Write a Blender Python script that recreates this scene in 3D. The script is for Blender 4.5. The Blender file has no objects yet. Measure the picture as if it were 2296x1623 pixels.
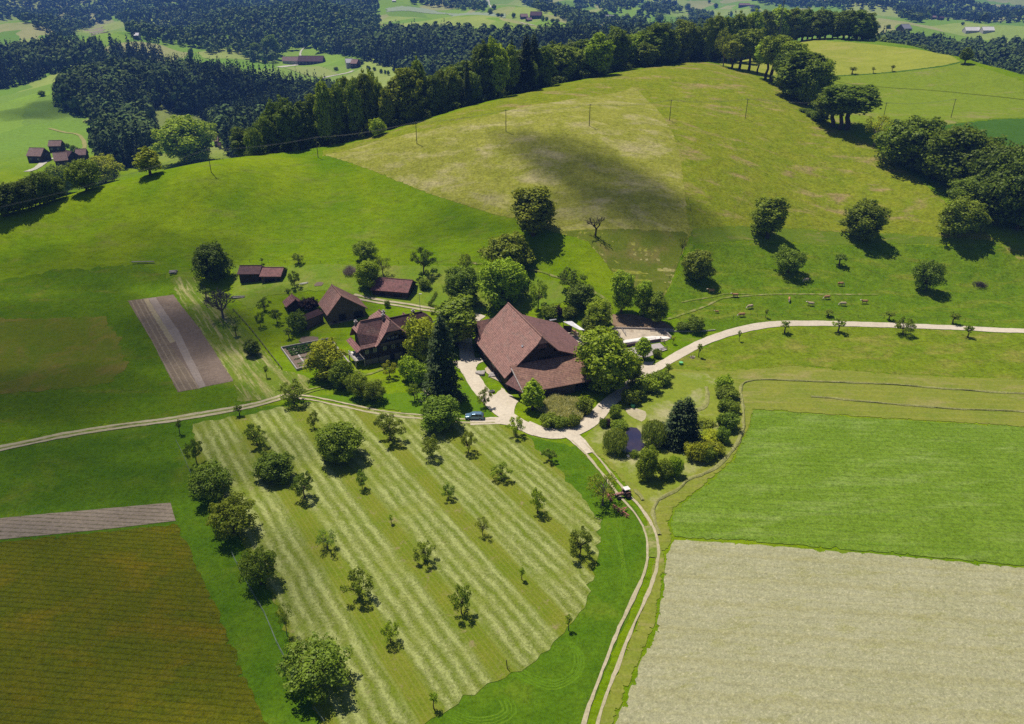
# Farm on a hillside seen from the air
HDEN = .00014
DENOISE = False
import bpy, bmesh, math, random
import numpy as np
from mathutils import Vector, Matrix

random.seed(7)
SC = bpy.context.scene
COL = SC.collection
# ------------------------------------------------------------------ camera model (pixels of a 2296x1623 view of the photo)
F = 1647.0; TH = math.radians(26.5); CT, ST = math.cos(TH), math.sin(TH); CH = 95.0
ZN = {'P': (0, 0, 1.784), 'A1': (0, 0, .6098), 'A2': (1300, 0, .6098), 'A3': (2600, 0, .6516), 'A4': (0, 800, .6098),
      'A5': (1300, 800, .6162), 'A6': (2600, 800, .6516), 'B1': (1100, 950, .3388), 'B2': (1350, 1150, .2773),
      'B3': (1800, 1150, .3696), 'B4': (2300, 1050, .3697), 'B5': (2300, 1550, .3696), 'B6': (700, 1500, .4929),
      'B7': (1600, 1600, .4928), 'B8': (700, 2200, .8711), 'C1': (100, 0, .3944), 'C2': (1000, 0, .3944),
      'C3': (1800, 0, .3944), 'C4': (2600, 0, .3944), 'C5': (3150, 0, .3944), 'C6': (2250, 1300, .2613),
      'C7': (100, 1950, .583), 'C8': (2500, 1950, .6533)}
def PX(z, x, y):
    a, b, s = ZN[z]; return ((a + x * s) / 1.784, (b + y * s) / 1.784)
def ray(px, py):
    u = (px - 1148) / F; v = (811 - py) / F
    return (u, CT + ST * v, -ST + CT * v)
def proj(x, y, z):
    f = y * CT - (z - CH) * ST; up = y * ST + (z - CH) * CT
    return 1148 + F * x / f, 811 - F * up / f, f
def atz(z, x, y, h):
    d = ray(*PX(z, x, y)); t = (h - CH) / d[2]
    return (d[0] * t, d[1] * t)

# ------------------------------------------------------------------ terrain: smooth surface through surveyed points
ctl = []
def cz(px, py, z):
    d = ray(px, py); t = (z - CH) / d[2]; ctl.append((d[0] * t, d[1] * t, z))
def cd(px, py, dep):
    d = ray(px, py); ctl.append((d[0] * dep, d[1] * dep, CH + d[2] * dep))
for px in (-100, 250, 600, 950, 1300, 1650, 2000, 2400):
    for py in (1640, 1250, 1000):
        cz(px, py, 0)
for p in [(66, 990, 0), (250, 800, 0), (500, 860, 0), (800, 880, 0), (1100, 900, 0), (1350, 880, 0), (1600, 850, 0), (1900, 850, 0), (2280, 860, 0),
          (200, 700, 2), (500, 700, 1.5), (700, 720, 1.2), (950, 750, .6), (1150, 740, .8), (1350, 740, 1.3), (1600, 745, 1.2), (1850, 740, 1.3), (2280, 740, 1.7),
          (-40, 690, 2), (-60, 800, 0)]:
    cz(*p)
for p in [(300, 600, 270), (100, 560, 280), (570, 600, 270), (480, 560, 278), (400, 480, 290), (150, 520, 287), (-60, 560, 280),
          (720, 600, 264), (900, 610, 262), (900, 560, 272), (900, 480, 288), (900, 400, 303), (700, 450, 298), (1000, 690, 243), (1150, 640, 253),
          (1200, 535, 262), (1200, 450, 282), (1400, 600, 253), (1400, 540, 260), (1400, 470, 270), (1400, 400, 287), (1300, 640, 244), (1150, 360, 300),
          (1600, 600, 257), (1600, 500, 272), (1600, 400, 292), (1800, 400, 310), (1800, 470, 290), (1800, 540, 275), (1850, 600, 262), (1850, 665, 248),
          (2050, 560, 272), (2050, 640, 256), (2260, 640, 256), (1500, 690, 238), (1700, 690, 240),
          (472, 385, 300), (712, 352, 325), (933, 322, 318), (1135, 295, 316), (1322, 283, 316), (1501, 269, 333), (1671, 265, 351),
          (1560, 200, 385), (1400, 215, 370), (1700, 210, 385), (2132, 264, 366), (1987, 262, 366), (1900, 290, 350), (1830, 240, 385), (1760, 190, 420), (1690, 160, 450),
          (2060, 390, 312), (2130, 450, 290), (2230, 520, 272), (2200, 420, 300), (2200, 300, 345), (2290, 420, 300), (2296, 300, 345),
          (1850, 168, 455), (2000, 200, 425), (2150, 170, 440), (2250, 200, 415), (1950, 130, 500), (1750, 115, 520)]:
    cd(*p)
CREST = [(-60, 505, 285), (66, 471, 294), (150, 442, 300), (270, 405, 308), (380, 378, 315), (500, 357, 325), (600, 344, 332), (712, 330, 340), (850, 296, 350),
         (980, 258, 365), (1100, 225, 385), (1240, 190, 412), (1400, 157, 445), (1560, 133, 475)]
CREST2 = [(1800, 93, 565), (1950, 97, 545), (2050, 112, 515), (2150, 135, 470), (2230, 157, 440), (2300, 180, 420)]
for lst, dz1, dz2 in ((CREST, 9, 30), (CREST2, 8, 28)):
    for px, py, dep in lst:
        cd(px, py, dep)
        d = ray(px, py); x, y, z = d[0] * dep, d[1] * dep, CH + d[2] * dep
        ctl.append((x * 1.08, y * 1.08, z - dz1))
        if lst is CREST or px > 2000: ctl.append((x * 1.28, y * 1.28, z - dz2))
for p in [(120, 362, 560), (-60, 365, 560), (150, 300, 650), (100, 250, 740), (100, 185, 860), (300, 310, 640), (280, 220, 790), (350, 175, 920), (430, 275, 720),
          (470, 312, 640), (485, 325, 600), (600, 240, 760), (650, 200, 860), (500, 183, 950), (150, 120, 1100), (-60, 130, 1080), (300, 125, 1100), (670, 150, 1020),
          (760, 155, 1000), (850, 165, 950), (500, 110, 1180), (750, 112, 1130), (600, 50, 1500), (300, 50, 1750), (230, 70, 1500), (100, 50, 1800), (100, 10, 2300),
          (1000, 110, 1000), (1100, 120, 930), (1000, 175, 820), (1250, 82, 1050), (900, 30, 1500), (1150, 45, 1380), (1300, 68, 1200), (1000, 8, 2000), (1150, 0, 2400),
          (1500, 30, 2000), (1600, 62, 1500), (1400, 62, 1450), (1700, 40, 1800), (1650, 10, 2400), (1850, 22, 2000), (1990, 52, 1450), (2100, 65, 1300), (2200, 78, 1200),
          (2050, 95, 980), (2200, 122, 820), (2290, 130, 800), (2100, 20, 2200), (2210, 8, 2700), (1950, 80, 1150), (700, 20, 1900), (450, 10, 2200)]:
    cd(*p)
for px in range(-300, 2600, 250):
    u = (px - 1148) / F
    for r, z in ((3300, 150), (4600, 230), (6500, 300)):
        ctl.append((u * r, r * .95, z + 25 * math.sin(px * .011 + r)))
for px in range(-300, 2700, 400):
    u = (px - 1148) / F
    ctl.append((u * 60 / .7, 48, 0))
for sx in (-1, 1):
    for r, z in ((80, 0), (180, 0), (300, 14), (450, 0), (800, -5), (1500, 30), (3000, 150)):
        ctl.append((sx * r * 1.05, r * .62, z))
ctl = np.array(ctl)
def warp(x, y):
    r = np.maximum(np.sqrt(x * x + y * y), 40.0)
    return np.arctan2(x, y) * 1.0, np.log(r)
cu, cv = warp(ctl[:, 0], ctl[:, 1])
def tps(d2):
    return np.where(d2 > 1e-12, .5 * d2 * np.log(np.maximum(d2, 1e-12)), 0.0)
n = len(ctl)
K = tps((cu[:, None] - cu[None]) ** 2 + (cv[:, None] - cv[None]) ** 2) + np.eye(n) * 2e-4
Pm = np.stack([np.ones(n), cu, cv], 1)
A = np.zeros((n + 3, n + 3)); A[:n, :n] = K; A[:n, n:] = Pm; A[n:, :n] = Pm.T
TW = np.linalg.solve(A, np.concatenate([ctl[:, 2], np.zeros(3)])); TN = n; TU, TV = cu, cv
def hgt(x, y):
    x = np.atleast_1d(np.asarray(x, float)); y = np.atleast_1d(np.asarray(y, float))
    out = np.empty(x.shape); xf, yf, of = x.ravel(), y.ravel(), out.ravel()
    for i in range(0, len(xf), 20000):
        u, v = warp(xf[i:i + 20000], yf[i:i + 20000])
        k = tps((u[:, None] - TU[None]) ** 2 + (v[:, None] - TV[None]) ** 2)
        of[i:i + 20000] = k @ TW[:TN] + TW[TN] + TW[TN + 1] * u + TW[TN + 2] * v
    r = np.sqrt(xf ** 2 + yf ** 2)
    wv = np.clip((r - 480) / 900, 0, 1)                       # broken relief on the far hills
    of += wv * (19 * np.sin(xf * .011 + 1.3 * np.sin(yf * .004)) * np.sin(yf * .008 + .7) + 5 * np.sin(xf * .031 + yf * .012))
    return of.reshape(x.shape)
def h1(x, y): return float(hgt(x, y)[0])
_t = 45 * (1.0045 ** np.arange(0, 1130))
def hit(px, py):
    d = ray(px, py)
    x, y, z = d[0] * _t, d[1] * _t, CH + d[2] * _t
    below = np.nonzero(z < hgt(x, y))[0]
    if len(below) == 0: i = len(_t) - 1
    else: i = below[0]
    lo, hi = _t[max(i - 1, 0)], _t[i]
    for _ in range(12):
        m = (lo + hi) / 2
        if CH + d[2] * m < h1(d[0] * m, d[1] * m): hi = m
        else: lo = m
    return (d[0] * hi, d[1] * hi)
def G(z, x, y): return hit(*PX(z, x, y))
def GP(z, pts): return [G(z, *p) for p in pts]

# ------------------------------------------------------------------ node helper
class NT:
    def __init__(s, name, world=False):
        s.m = bpy.data.materials.new(name); s.m.use_nodes = True
        s.t = s.m.node_tree; s.t.nodes.clear(); s.out = s.t.nodes.new('ShaderNodeOutputMaterial')
    def n(s, typ, **kw):
        o = s.t.nodes.new(typ)
        for k, v in kw.items(): setattr(o, k, v)
        return o
    def l(s, a, b): s.t.links.new(a, b)
    def put(s, sock, v):
        if hasattr(v, 'is_output') or isinstance(v, bpy.types.NodeSocket): s.l(v, sock)
        elif isinstance(v, (tuple, list)) and len(v) == 3 and sock.type == 'RGBA': sock.default_value = (*v, 1)
        else: sock.default_value = v
    def pos(s): return s.n('ShaderNodeNewGeometry').outputs['Position']
    def map(s, v, scale=(1, 1, 1), rz=0):
        o = s.n('ShaderNodeMapping'); s.l(v, o.inputs[0]); o.inputs['Scale'].default_value = scale
        o.inputs['Rotation'].default_value = (0, 0, rz); return o.outputs[0]
    def aniso(s, P, sx, sy, rz):
        c_, s_ = math.cos(rz), math.sin(rz); o = s.n('ShaderNodeCombineXYZ')
        s.l(s.ma('MULTIPLY', s.dot(P, (c_, s_, 0)), sx), o.inputs[0]); s.l(s.ma('MULTIPLY', s.dot(P, (-s_, c_, 0)), sy), o.inputs[1]); return o.outputs[0]
    def noise(s, v, scale, detail=4, rough=.55, dist=0):
        o = s.n('ShaderNodeTexNoise'); s.l(v, o.inputs['Vector']); o.inputs['Scale'].default_value = scale
        o.inputs['Detail'].default_value = detail; o.inputs['Roughness'].default_value = rough; o.inputs['Distortion'].default_value = dist
        return o.outputs['Fac']
    def ramp(s, f, *st):
        o = s.n('ShaderNodeValToRGB'); s.put(o.inputs[0], f); e = o.color_ramp.elements
        while len(e) < len(st): e.new(.5)
        for i, (p, c) in enumerate(st):
            e[i].position = p; e[i].color = (*c, 1) if len(c) == 3 else c
        return o.outputs[0]
    def rf(s, f, a, b, lo=0., hi=1.):
        o = s.n('ShaderNodeMapRange'); s.put(o.inputs[0], f)
        for i, v in zip((1, 2, 3, 4), (a, b, lo, hi)): o.inputs[i].default_value = v
        return o.outputs[0]
    def mix(s, f, a, b, mode='MIX'):
        o = s.n('ShaderNodeMix', data_type='RGBA', blend_type=mode); s.put(o.inputs[0], f); s.put(o.inputs[6], a); s.put(o.inputs[7], b)
        return o.outputs[2]
    def ma(s, op, a, b=0., c=0.):
        o = s.n('ShaderNodeMath', operation=op); s.put(o.inputs[0], a); s.put(o.inputs[1], b); s.put(o.inputs[2], c); return o.outputs[0]
    def dot(s, v, vec):
        o = s.n('ShaderNodeVectorMath', operation='DOT_PRODUCT'); s.l(v, o.inputs[0]); o.inputs[1].default_value = vec; return o.outputs['Value']
    def fin(s, col, rough=.9, bumpf=None, bd=.1, bs=1., spec=.2, metal=0., ragged=False):
        p = s.n('ShaderNodeBsdfPrincipled'); s.put(p.inputs['Base Color'], col); s.put(p.inputs['Roughness'], rough)
        p.inputs['Specular IOR Level'].default_value = spec; p.inputs['Metallic'].default_value = metal
        if bumpf is not None:
            b = s.n('ShaderNodeBump'); s.l(bumpf, b.inputs['Height']); b.inputs['Distance'].default_value = bd; b.inputs['Strength'].default_value = bs
            s.l(b.outputs[0], p.inputs['Normal'])
        if ragged:                                            # sheets thin out into tufts at their margins
            at = s.n('ShaderNodeAttribute', attribute_name='edge').outputs['Fac']; th = s.rf(s.noise(s.pos(), .9, 5, .7), .3, .7, .45, .98)
            tr = s.n('ShaderNodeBsdfTransparent'); mx = s.n('ShaderNodeMixShader'); s.l(s.ma('GREATER_THAN', at, th), mx.inputs[0]); s.l(p.outputs[0], mx.inputs[1]); s.l(tr.outputs[0], mx.inputs[2]); s.l(mx.outputs[0], s.out.inputs[0])
        else: s.l(p.outputs[0], s.out.inputs[0])
        return s.m

def field_mat(name, a, b, patch=None, pth=(.5, .62), pscale=.03, pstretch=(1, 1), prot=0., rows=(), fine=(2.2, .5), bump=.25, midscale=.12, tuft=None):
    """grass, crop or soil sheet: two tones, drifting patches, optional rows running along a direction"""
    q = NT(name); P = q.pos()
    c = q.mix(q.rf(q.noise(P, midscale, 5, .6), .35, .68), a, b)
    if patch:
        v = q.aniso(P, pstretch[0], pstretch[1], prot)
        c = q.mix(q.rf(q.noise(v, pscale, 7, .68, .4), pth[0], pth[1]), c, patch)
    if tuft:                                                            # lighter tufts drawn out along a direction
        col, sc, (sx, sy), rz, lo, hi = tuft
        v = q.aniso(P, sx, sy, rz)
        c = q.mix(q.rf(q.noise(v, sc, 6, .7, .6), lo, hi), c, col)
    hb = None
    for (dx, dy, per, col, lo, hi, wob) in rows:
        v = q.dot(P, (dx, dy, 0))
        v = q.ma('ADD', v, q.ma('MULTIPLY', q.ma('SUBTRACT', q.noise(P, .35, 4, .6), .5), wob))
        v = q.ma('SINE', q.ma('MULTIPLY', v, 2 * math.pi / per))
        v = q.ma('ADD', v, q.ma('MULTIPLY', q.ma('SUBTRACT', q.noise(P, 1.1, 3), .5), 1.6))
        m = q.rf(v, lo, hi); c = q.mix(m, c, col); hb = m
    f = q.ma('ADD', q.ma('MULTIPLY', q.noise(P, fine[0], 6, .72), .6), q.ma('MULTIPLY', q.noise(P, fine[0] * .35, 5, .7), .4))
    c = q.mix(fine[1], c, q.mix(1., c, q.ramp(f, (.36, (.45, .45, .45)), (.5, (1, 1, 1)), (.66, (1.6, 1.6, 1.5))), 'MULTIPLY'))
    h = f if hb is None else q.ma('ADD', f, q.ma('MULTIPLY', hb, .6))
    return q.fin(c, .95, h, bump, 1., .0, ragged=True)

def plain(name, c1, c2=None, scale=1.5, rough=.8, bump=0., metal=0., spec=.3, stretch=(1, 1, 1)):
    q = NT(name); tc = q.n('ShaderNodeTexCoord').outputs['Object']
    if c2 is None: c2 = tuple(v * .75 for v in c1)
    f = q.noise(q.map(tc, stretch), scale, 5, .6)
    return q.fin(q.mix(q.rf(f, .35, .65), c1, c2), rough, f if bump else None, bump, 1., spec, metal)

def roof_mat(name, a, b, moss, row=.55, tile=.3, rowdark=.6):
    q = NT(name); uv = q.n('ShaderNodeUVMap').outputs[0]
    sep = q.n('ShaderNodeSeparateXYZ'); q.l(uv, sep.inputs[0])
    n1 = q.noise(uv, .35, 5, .7); n2 = q.noise(q.map(uv, (3, 1, 1)), 1.6, 4, .7); n3 = q.noise(q.map(uv, (.5, 1, 1)), .5, 5, .7, .8)
    c = q.mix(q.rf(n1, .3, .7), a, b)
    c = q.mix(q.rf(n3, .52, .70), c, moss); c = q.mix(q.rf(q.noise(uv, .16, 6, .75, 1.2), .60, .70, 0, .6), c, tuple(v * .4 for v in moss))
    c = q.mix(.75, c, q.mix(1., c, q.ramp(n2, (.3, (.55, .55, .55)), (.7, (1.35, 1.35, 1.35))), 'MULTIPLY'))
    vor = q.n('ShaderNodeTexVoronoi'); q.l(q.map(uv, (1 / tile, 1 / row, 1)), vor.inputs['Vector']); vor.inputs['Scale'].default_value = 1.0
    sv = q.n('ShaderNodeSeparateColor'); q.l(vor.outputs['Color'], sv.inputs[0])
    c = q.mix(.6, c, q.mix(1., c, q.ramp(sv.outputs[0], (0, (.6, .6, .6)), (1, (1.4, 1.35, 1.3))), 'MULTIPLY'))
    fr = q.ma('FRACT', q.ma('MULTIPLY', sep.outputs['Y'], 1 / row))
    m = q.rf(fr, .0, .35); c = q.mix(q.ma('SUBTRACT', 1., m), c, q.mix(1., c, (rowdark,) * 3, 'MULTIPLY'))
    return q.fin(c, .85, q.ma('ADD', fr, n2), .08, 1., .2)

def leaf_mat(name, dark, light, var=.5, trans=.35):
    q = NT(name); g = q.n('ShaderNodeNewGeometry'); oi = q.n('ShaderNodeObjectInfo')
    c = q.mix(g.outputs['Random Per Island'], dark, light)
    tc = q.n('ShaderNodeTexCoord').outputs['Object']
    nz = q.noise(tc, .45, 3); c = q.mix(q.rf(nz, .4, .65), c, light)
    c = q.mix(1., c, oi.outputs['Color'], 'MULTIPLY')
    d = q.n('ShaderNodeBsdfDiffuse'); q.l(c, d.inputs[0])
    t = q.n('ShaderNodeBsdfTranslucent'); q.l(q.mix(1., c, (1.25, 1.15, .6), 'MULTIPLY'), t.inputs[0])
    gl = q.n('ShaderNodeBsdfGlossy'); gl.inputs['Roughness'].default_value = .55; gl.inputs[0].default_value = (1, 1, 1, 1)
    m1 = q.n('ShaderNodeMixShader'); m1.inputs[0].default_value = trans; q.l(d.outputs[0], m1.inputs[1]); q.l(t.outputs[0], m1.inputs[2])
    m2 = q.n('ShaderNodeMixShader'); m2.inputs[0].default_value = .012; q.l(m1.outputs[0], m2.inputs[1]); q.l(gl.outputs[0], m2.inputs[2])
    q.l(m2.outputs[0], q.out.inputs[0]); return q.m

# ------------------------------------------------------------------ mesh helpers
def link(o): COL.objects.link(o); return o
def tag(o, label=None, cat=None, group=None, kind=None):
    if label: o['label'] = label
    if cat: o['category'] = cat
    if group: o['group'] = group
    if kind: o['kind'] = kind
    return o
def mesh_np(name, V, Fq, mat=None, smooth=False, quad=4):
    """V (n,3) float, Fq (m,quad) int"""
    me = bpy.data.meshes.new(name); V = np.ascontiguousarray(V, np.float32); Fq = np.ascontiguousarray(Fq, np.int32)
    me.vertices.add(len(V)); me.vertices.foreach_set('co', V.ravel())
    me.loops.add(Fq.size); me.loops.foreach_set('vertex_index', Fq.ravel())
    me.polygons.add(len(Fq)); me.polygons.foreach_set('loop_start', np.arange(0, Fq.size, quad, dtype=np.int32))
    if smooth: me.polygons.foreach_set('use_smooth', np.ones(len(Fq), bool))
    me.update(calc_edges=True)
    if mat: me.materials.append(mat)
    return me
class MB:
    """collects polygons (with optional uv) and builds one mesh object"""
    def __init__(s): s.v = []; s.f = []; s.uv = []; s.mi = []; s.k = 0
    def poly(s, pts, uv=None):
        i = len(s.v); s.v += [tuple(p) for p in pts]; s.f.append(list(range(i, i + len(pts)))); s.uv.append(uv or [(0, 0)] * len(pts)); s.mi.append(s.k)
    def box(s, c, d, rz=0, M=None):
        x, y, z = d[0] / 2, d[1] / 2, d[2] / 2; cr, sr = math.cos(rz), math.sin(rz)
        P = []
        for dz in (-z, z):
            for dx, dy in ((-x, -y), (x, -y), (x, y), (-x, y)):
                P.append((c[0] + dx * cr - dy * sr, c[1] + dx * sr + dy * cr, c[2] + dz))
        for q in ((3, 2, 1, 0), (4, 5, 6, 7), (0, 1, 5, 4), (1, 2, 6, 5), (2, 3, 7, 6), (3, 0, 4, 7)): s.poly([P[j] for j in q])
    def bar(s, a, b, w, h=None):
        a, b = Vector(a), Vector(b); d = (b - a).normalized(); h = h or w
        u = d.cross(Vector((0, 0, 1)))
        u = Vector((1, 0, 0)) if u.length < 1e-4 else u.normalized()
        v = u.cross(d)
        r = [(-1, -1), (1, -1), (1, 1), (-1, 1)]
        A = [a + u * (i * w / 2) + v * (j * h / 2) for i, j in r]; B = [b + u * (i * w / 2) + v * (j * h / 2) for i, j in r]
        s.poly(A[::-1]); s.poly(B)
        for i in range(4): s.poly([A[i], A[(i + 1) % 4], B[(i + 1) % 4], B[i]])
    def tube(s, a, b, r0, r1, n=6):
        a, b = Vector(a), Vector(b); d = b - a
        if d.length < 1e-6: return
        d.normalize(); u = d.orthogonal().normalized(); v = d.cross(u)
        A = [a + (u * math.cos(t) + v * math.sin(t)) * r0 for t in [2 * math.pi * i / n for i in range(n)]]
        B = [b + (u * math.cos(t) + v * math.sin(t)) * r1 for t in [2 * math.pi * i / n for i in range(n)]]
        for i in range(n): s.poly([A[i], A[(i + 1) % n], B[(i + 1) % n], B[i]])
        s.poly(A[::-1]); s.poly(B)
    def prism(s, outline, axis_pts):
        """outline: list of 3D points (planar), extruded by vector"""
        A = [Vector(p) for p in outline]; e = Vector(axis_pts); B = [p + e for p in A]
        s.poly(A[::-1]); s.poly(B)
        for i in range(len(A)): j = (i + 1) % len(A); s.poly([A[i], A[j], B[j], B[i]])
    def slab(s, pts, th, uaxis):
        """roof plane: polygon with thickness below, uv in metres (u along uaxis, v up-slope)"""
        A = [Vector(p) for p in pts]
        nrm = Vector((0, 0, 0))
        for i in range(len(A)): nrm += A[i].cross(A[(i + 1) % len(A)])
        nrm.normalize()
        if nrm.z < 0: A.reverse(); nrm = -nrm
        ua = Vector(uaxis).normalized(); va = nrm.cross(ua)
        uv = [(p.dot(ua) + 50, p.dot(va) + 50) for p in A]
        B = [p - nrm * th for p in A]
        s.poly(A, uv); s.poly(B[::-1], uv[::-1])
        for i in range(len(A)): j = (i + 1) % len(A); s.poly([A[j], A[i], B[i], B[j]])
    def build(s, name, mats, parent=None, smooth=False):
        me = bpy.data.meshes.new(name); me.from_pydata(s.v, [], s.f)
        uvl = me.uv_layers.new(name='UVMap'); flat = [c for f in s.uv for p in f for c in p]; uvl.data.foreach_set('uv', flat)
        for m in (mats if isinstance(mats, list) else [mats]): me.materials.append(m)
        me.polygons.foreach_set('material_index', s.mi)
        if smooth: me.polygons.foreach_set('use_smooth', [True] * len(s.f))
        bm = bmesh.new(); bm.from_mesh(me); bmesh.ops.remove_doubles(bm, verts=bm.verts, dist=1e-4); bmesh.ops.recalc_face_normals(bm, faces=bm.faces)
        bm.to_mesh(me); bm.free()
        o = link(bpy.data.objects.new(name, me)); o.parent = parent; return o
def empty(name, loc, rz=0, label=None, cat=None, group=None):
    o = link(bpy.data.objects.new(name, None)); o.location = loc; o.rotation_euler = (0, 0, rz); o.empty_display_size = .5
    return tag(o, label, cat, group)

# ------------------------------------------------------------------ ground sheets
vivid_a, vivid_b = (.095, .176, .002), (.172, .238, .004)
def axis(lo, hi, step, grow, far_lo, far_hi):
    a = list(np.arange(lo, hi + .1, step)); s = step; v = hi
    while v < far_hi: s *= grow; v += s; a.append(v)
    s = step; v = lo; b = []
    while v > far_lo: s *= grow; v -= s; b.append(v)
    return np.array(b[::-1] + a)
gx = axis(-220, 260, 2, 1.035, -5000, 5000); gy = axis(56, 520, 2, 1.02, -60, 7000)
X, Y = np.meshgrid(gx, gy); Zg = hgt(X, Y)
nx, ny = len(gx), len(gy); idx = np.arange(nx * ny).reshape(ny, nx)
Fg = np.stack([idx[:-1, :-1], idx[:-1, 1:], idx[1:, 1:], idx[1:, :-1]], -1).reshape(-1, 4)
def ground_material():
    q = NT('meadow_grass'); P = q.pos()
    c = q.mix(q.rf(q.noise(P, .03, 5, .6), .35, .65), vivid_a, vivid_b)
    c = q.mix(q.rf(q.noise(q.map(P, (.6, 1.6, 1)), .1, 6, .7), .54, .75), c, (.17, .20, .03))
    # parcels of the distant farmland
    sepx = q.n('ShaderNodeSeparateXYZ'); q.l(P, sepx.inputs[0])
    vor = q.n('ShaderNodeTexVoronoi'); nv = q.n('ShaderNodeTexNoise'); q.l(P, nv.inputs['Vector']); nv.inputs['Scale'].default_value = .006; nv.inputs['Detail'].default_value = 3
    vs = q.n('ShaderNodeVectorMath', operation='SCALE'); q.l(nv.outputs['Color'], vs.inputs[0]); vs.inputs['Scale'].default_value = 90
    va = q.n('ShaderNodeVectorMath', operation='ADD'); q.l(vs.outputs[0], va.inputs[0]); q.l(q.map(P, (1, .62, 0), .5), va.inputs[1])
    q.l(va.outputs[0], vor.inputs['Vector']); vor.inputs['Scale'].default_value = .011; vor.inputs['Randomness'].default_value = .85
    sc = q.n('ShaderNodeSeparateColor'); q.l(vor.outputs['Color'], sc.inputs[0])
    far = q.ramp(sc.outputs[0], (.0, (.13, .25, .025)), (.3, (.20, .31, .04)), (.5, (.12, .23, .03)), (.7, (.28, .34, .08)), (.88, (.31, .30, .13)))
    far = q.mix(q.rf(q.noise(P, .02, 5, .6), .3, .7, 0, .5), far, (.15, .22, .04))
    c = q.mix(q.rf(sepx.outputs['Y'], 520, 620), c, far)
    f = q.ma('ADD', q.ma('MULTIPLY', q.noise(P, 1.6, 6, .72), .55), q.ma('MULTIPLY', q.noise(q.map(P, (.6, 1.4, 1)), .45, 5, .7), .45))
    c = q.mix(.75, c, q.mix(1., c, q.ramp(f, (.36, (.5, .5, .5)), (.5, (1, 1, 1)), (.66, (1.5, 1.5, 1.4))), 'MULTIPLY'))
    return q.fin(c, .95, f, .3, 1., .0)
gme = mesh_np('ground', np.stack([X.ravel(), Y.ravel(), Zg.ravel()], 1), Fg, ground_material(), True)
tag(link(bpy.data.objects.new('ground', gme)), 'bright green meadow rolling up the hill and on to the far hills', None, None, 'structure')

def jitter_poly(pts, step=1.3, amp=.16, sd=1):
    rg = random.Random(sd); out = []
    for i in range(len(pts)):
        a, b = pts[i], pts[(i + 1) % len(pts)]; L = math.dist(a, b); k = max(1, int(L / step)); nx_, ny_ = (b[1] - a[1]) / max(L, .01), -(b[0] - a[0]) / max(L, .01)
        for j in range(k):
            t = j / k; w = rg.uniform(-amp, amp) + amp * .8 * math.sin((i * 7 + j) * .13)
            w += amp * rg.uniform(-1, 1) * (j % 2)
            out.append((a[0] + (b[0] - a[0]) * t + nx_ * w, a[1] + (b[1] - a[1]) * t + ny_ * w))
    return out
LIFT = [0.035]
def drape(name, pts, mat, label=None, lift=None, cell=2., amp=.22, jit=True, ragged=True):
    if jit: pts = jitter_poly(pts, amp=amp, sd=len(pts))
    bm = bmesh.new(); vs = [bm.verts.new((x, y, 0)) for x, y in pts]
    es = [bm.edges.new((vs[i], vs[(i + 1) % len(vs)])) for i in range(len(vs))]
    bmesh.ops.triangle_fill(bm, edges=es, use_beauty=True)
    xs = [p[0] for p in pts]; ys = [p[1] for p in pts]
    for ax, lo, hi in ((0, min(xs), max(xs)), (1, min(ys), max(ys))):
        v = math.ceil(lo / cell) * cell
        while v < hi:
            co = (v, 0, 0) if ax == 0 else (0, v, 0); no = (1, 0, 0) if ax == 0 else (0, 1, 0)
            bmesh.ops.bisect_plane(bm, geom=bm.verts[:] + bm.edges[:] + bm.faces[:], plane_co=co, plane_no=no, dist=1e-5)
            v += cell
    if lift is None: LIFT[0] += .003; lift = LIFT[0]
    bm.verts.ensure_lookup_table()
    zz = hgt([v.co.x for v in bm.verts], [v.co.y for v in bm.verts])
    for v, z in zip(bm.verts, zz): v.co.z = z + lift
    bmesh.ops.recalc_face_normals(bm, faces=bm.faces)
    if sum(f.normal.z for f in bm.faces) < 0: bmesh.ops.reverse_faces(bm, faces=bm.faces)
    for f in bm.faces: f.smooth = True
    bm.verts.index_update(); ed = [1. if v.is_boundary else 0. for v in bm.verts]
    me = bpy.data.meshes.new(name); bm.to_mesh(me); bm.free(); me.materials.append(mat)
    if ragged and name == 'field': a_ = me.attributes.new('edge', 'FLOAT', 'POINT'); a_.data.foreach_set('value', ed)
    return tag(link(bpy.data.objects.new(name, me)), label, None, None, 'structure')
def smooth_line(pts, step=1.5):
    """Catmull-Rom through points, resampled"""
    P = [np.array(p, float) for p in pts]; P = [2 * P[0] - P[1]] + P + [2 * P[-1] - P[-2]]; out = []
    for i in range(1, len(P) - 2):
        L = np.linalg.norm(P[i + 1] - P[i]); k = max(2, int(L / step))
        for j in range(k):
            t = j / k
            out.append(.5 * ((2 * P[i]) + (-P[i - 1] + P[i + 1]) * t + (2 * P[i - 1] - 5 * P[i] + 4 * P[i + 1] - P[i + 2]) * t * t + (-P[i - 1] + 3 * P[i] - 3 * P[i + 1] + P[i + 2]) * t ** 3))
    out.append(P[-2]); return out
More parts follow.
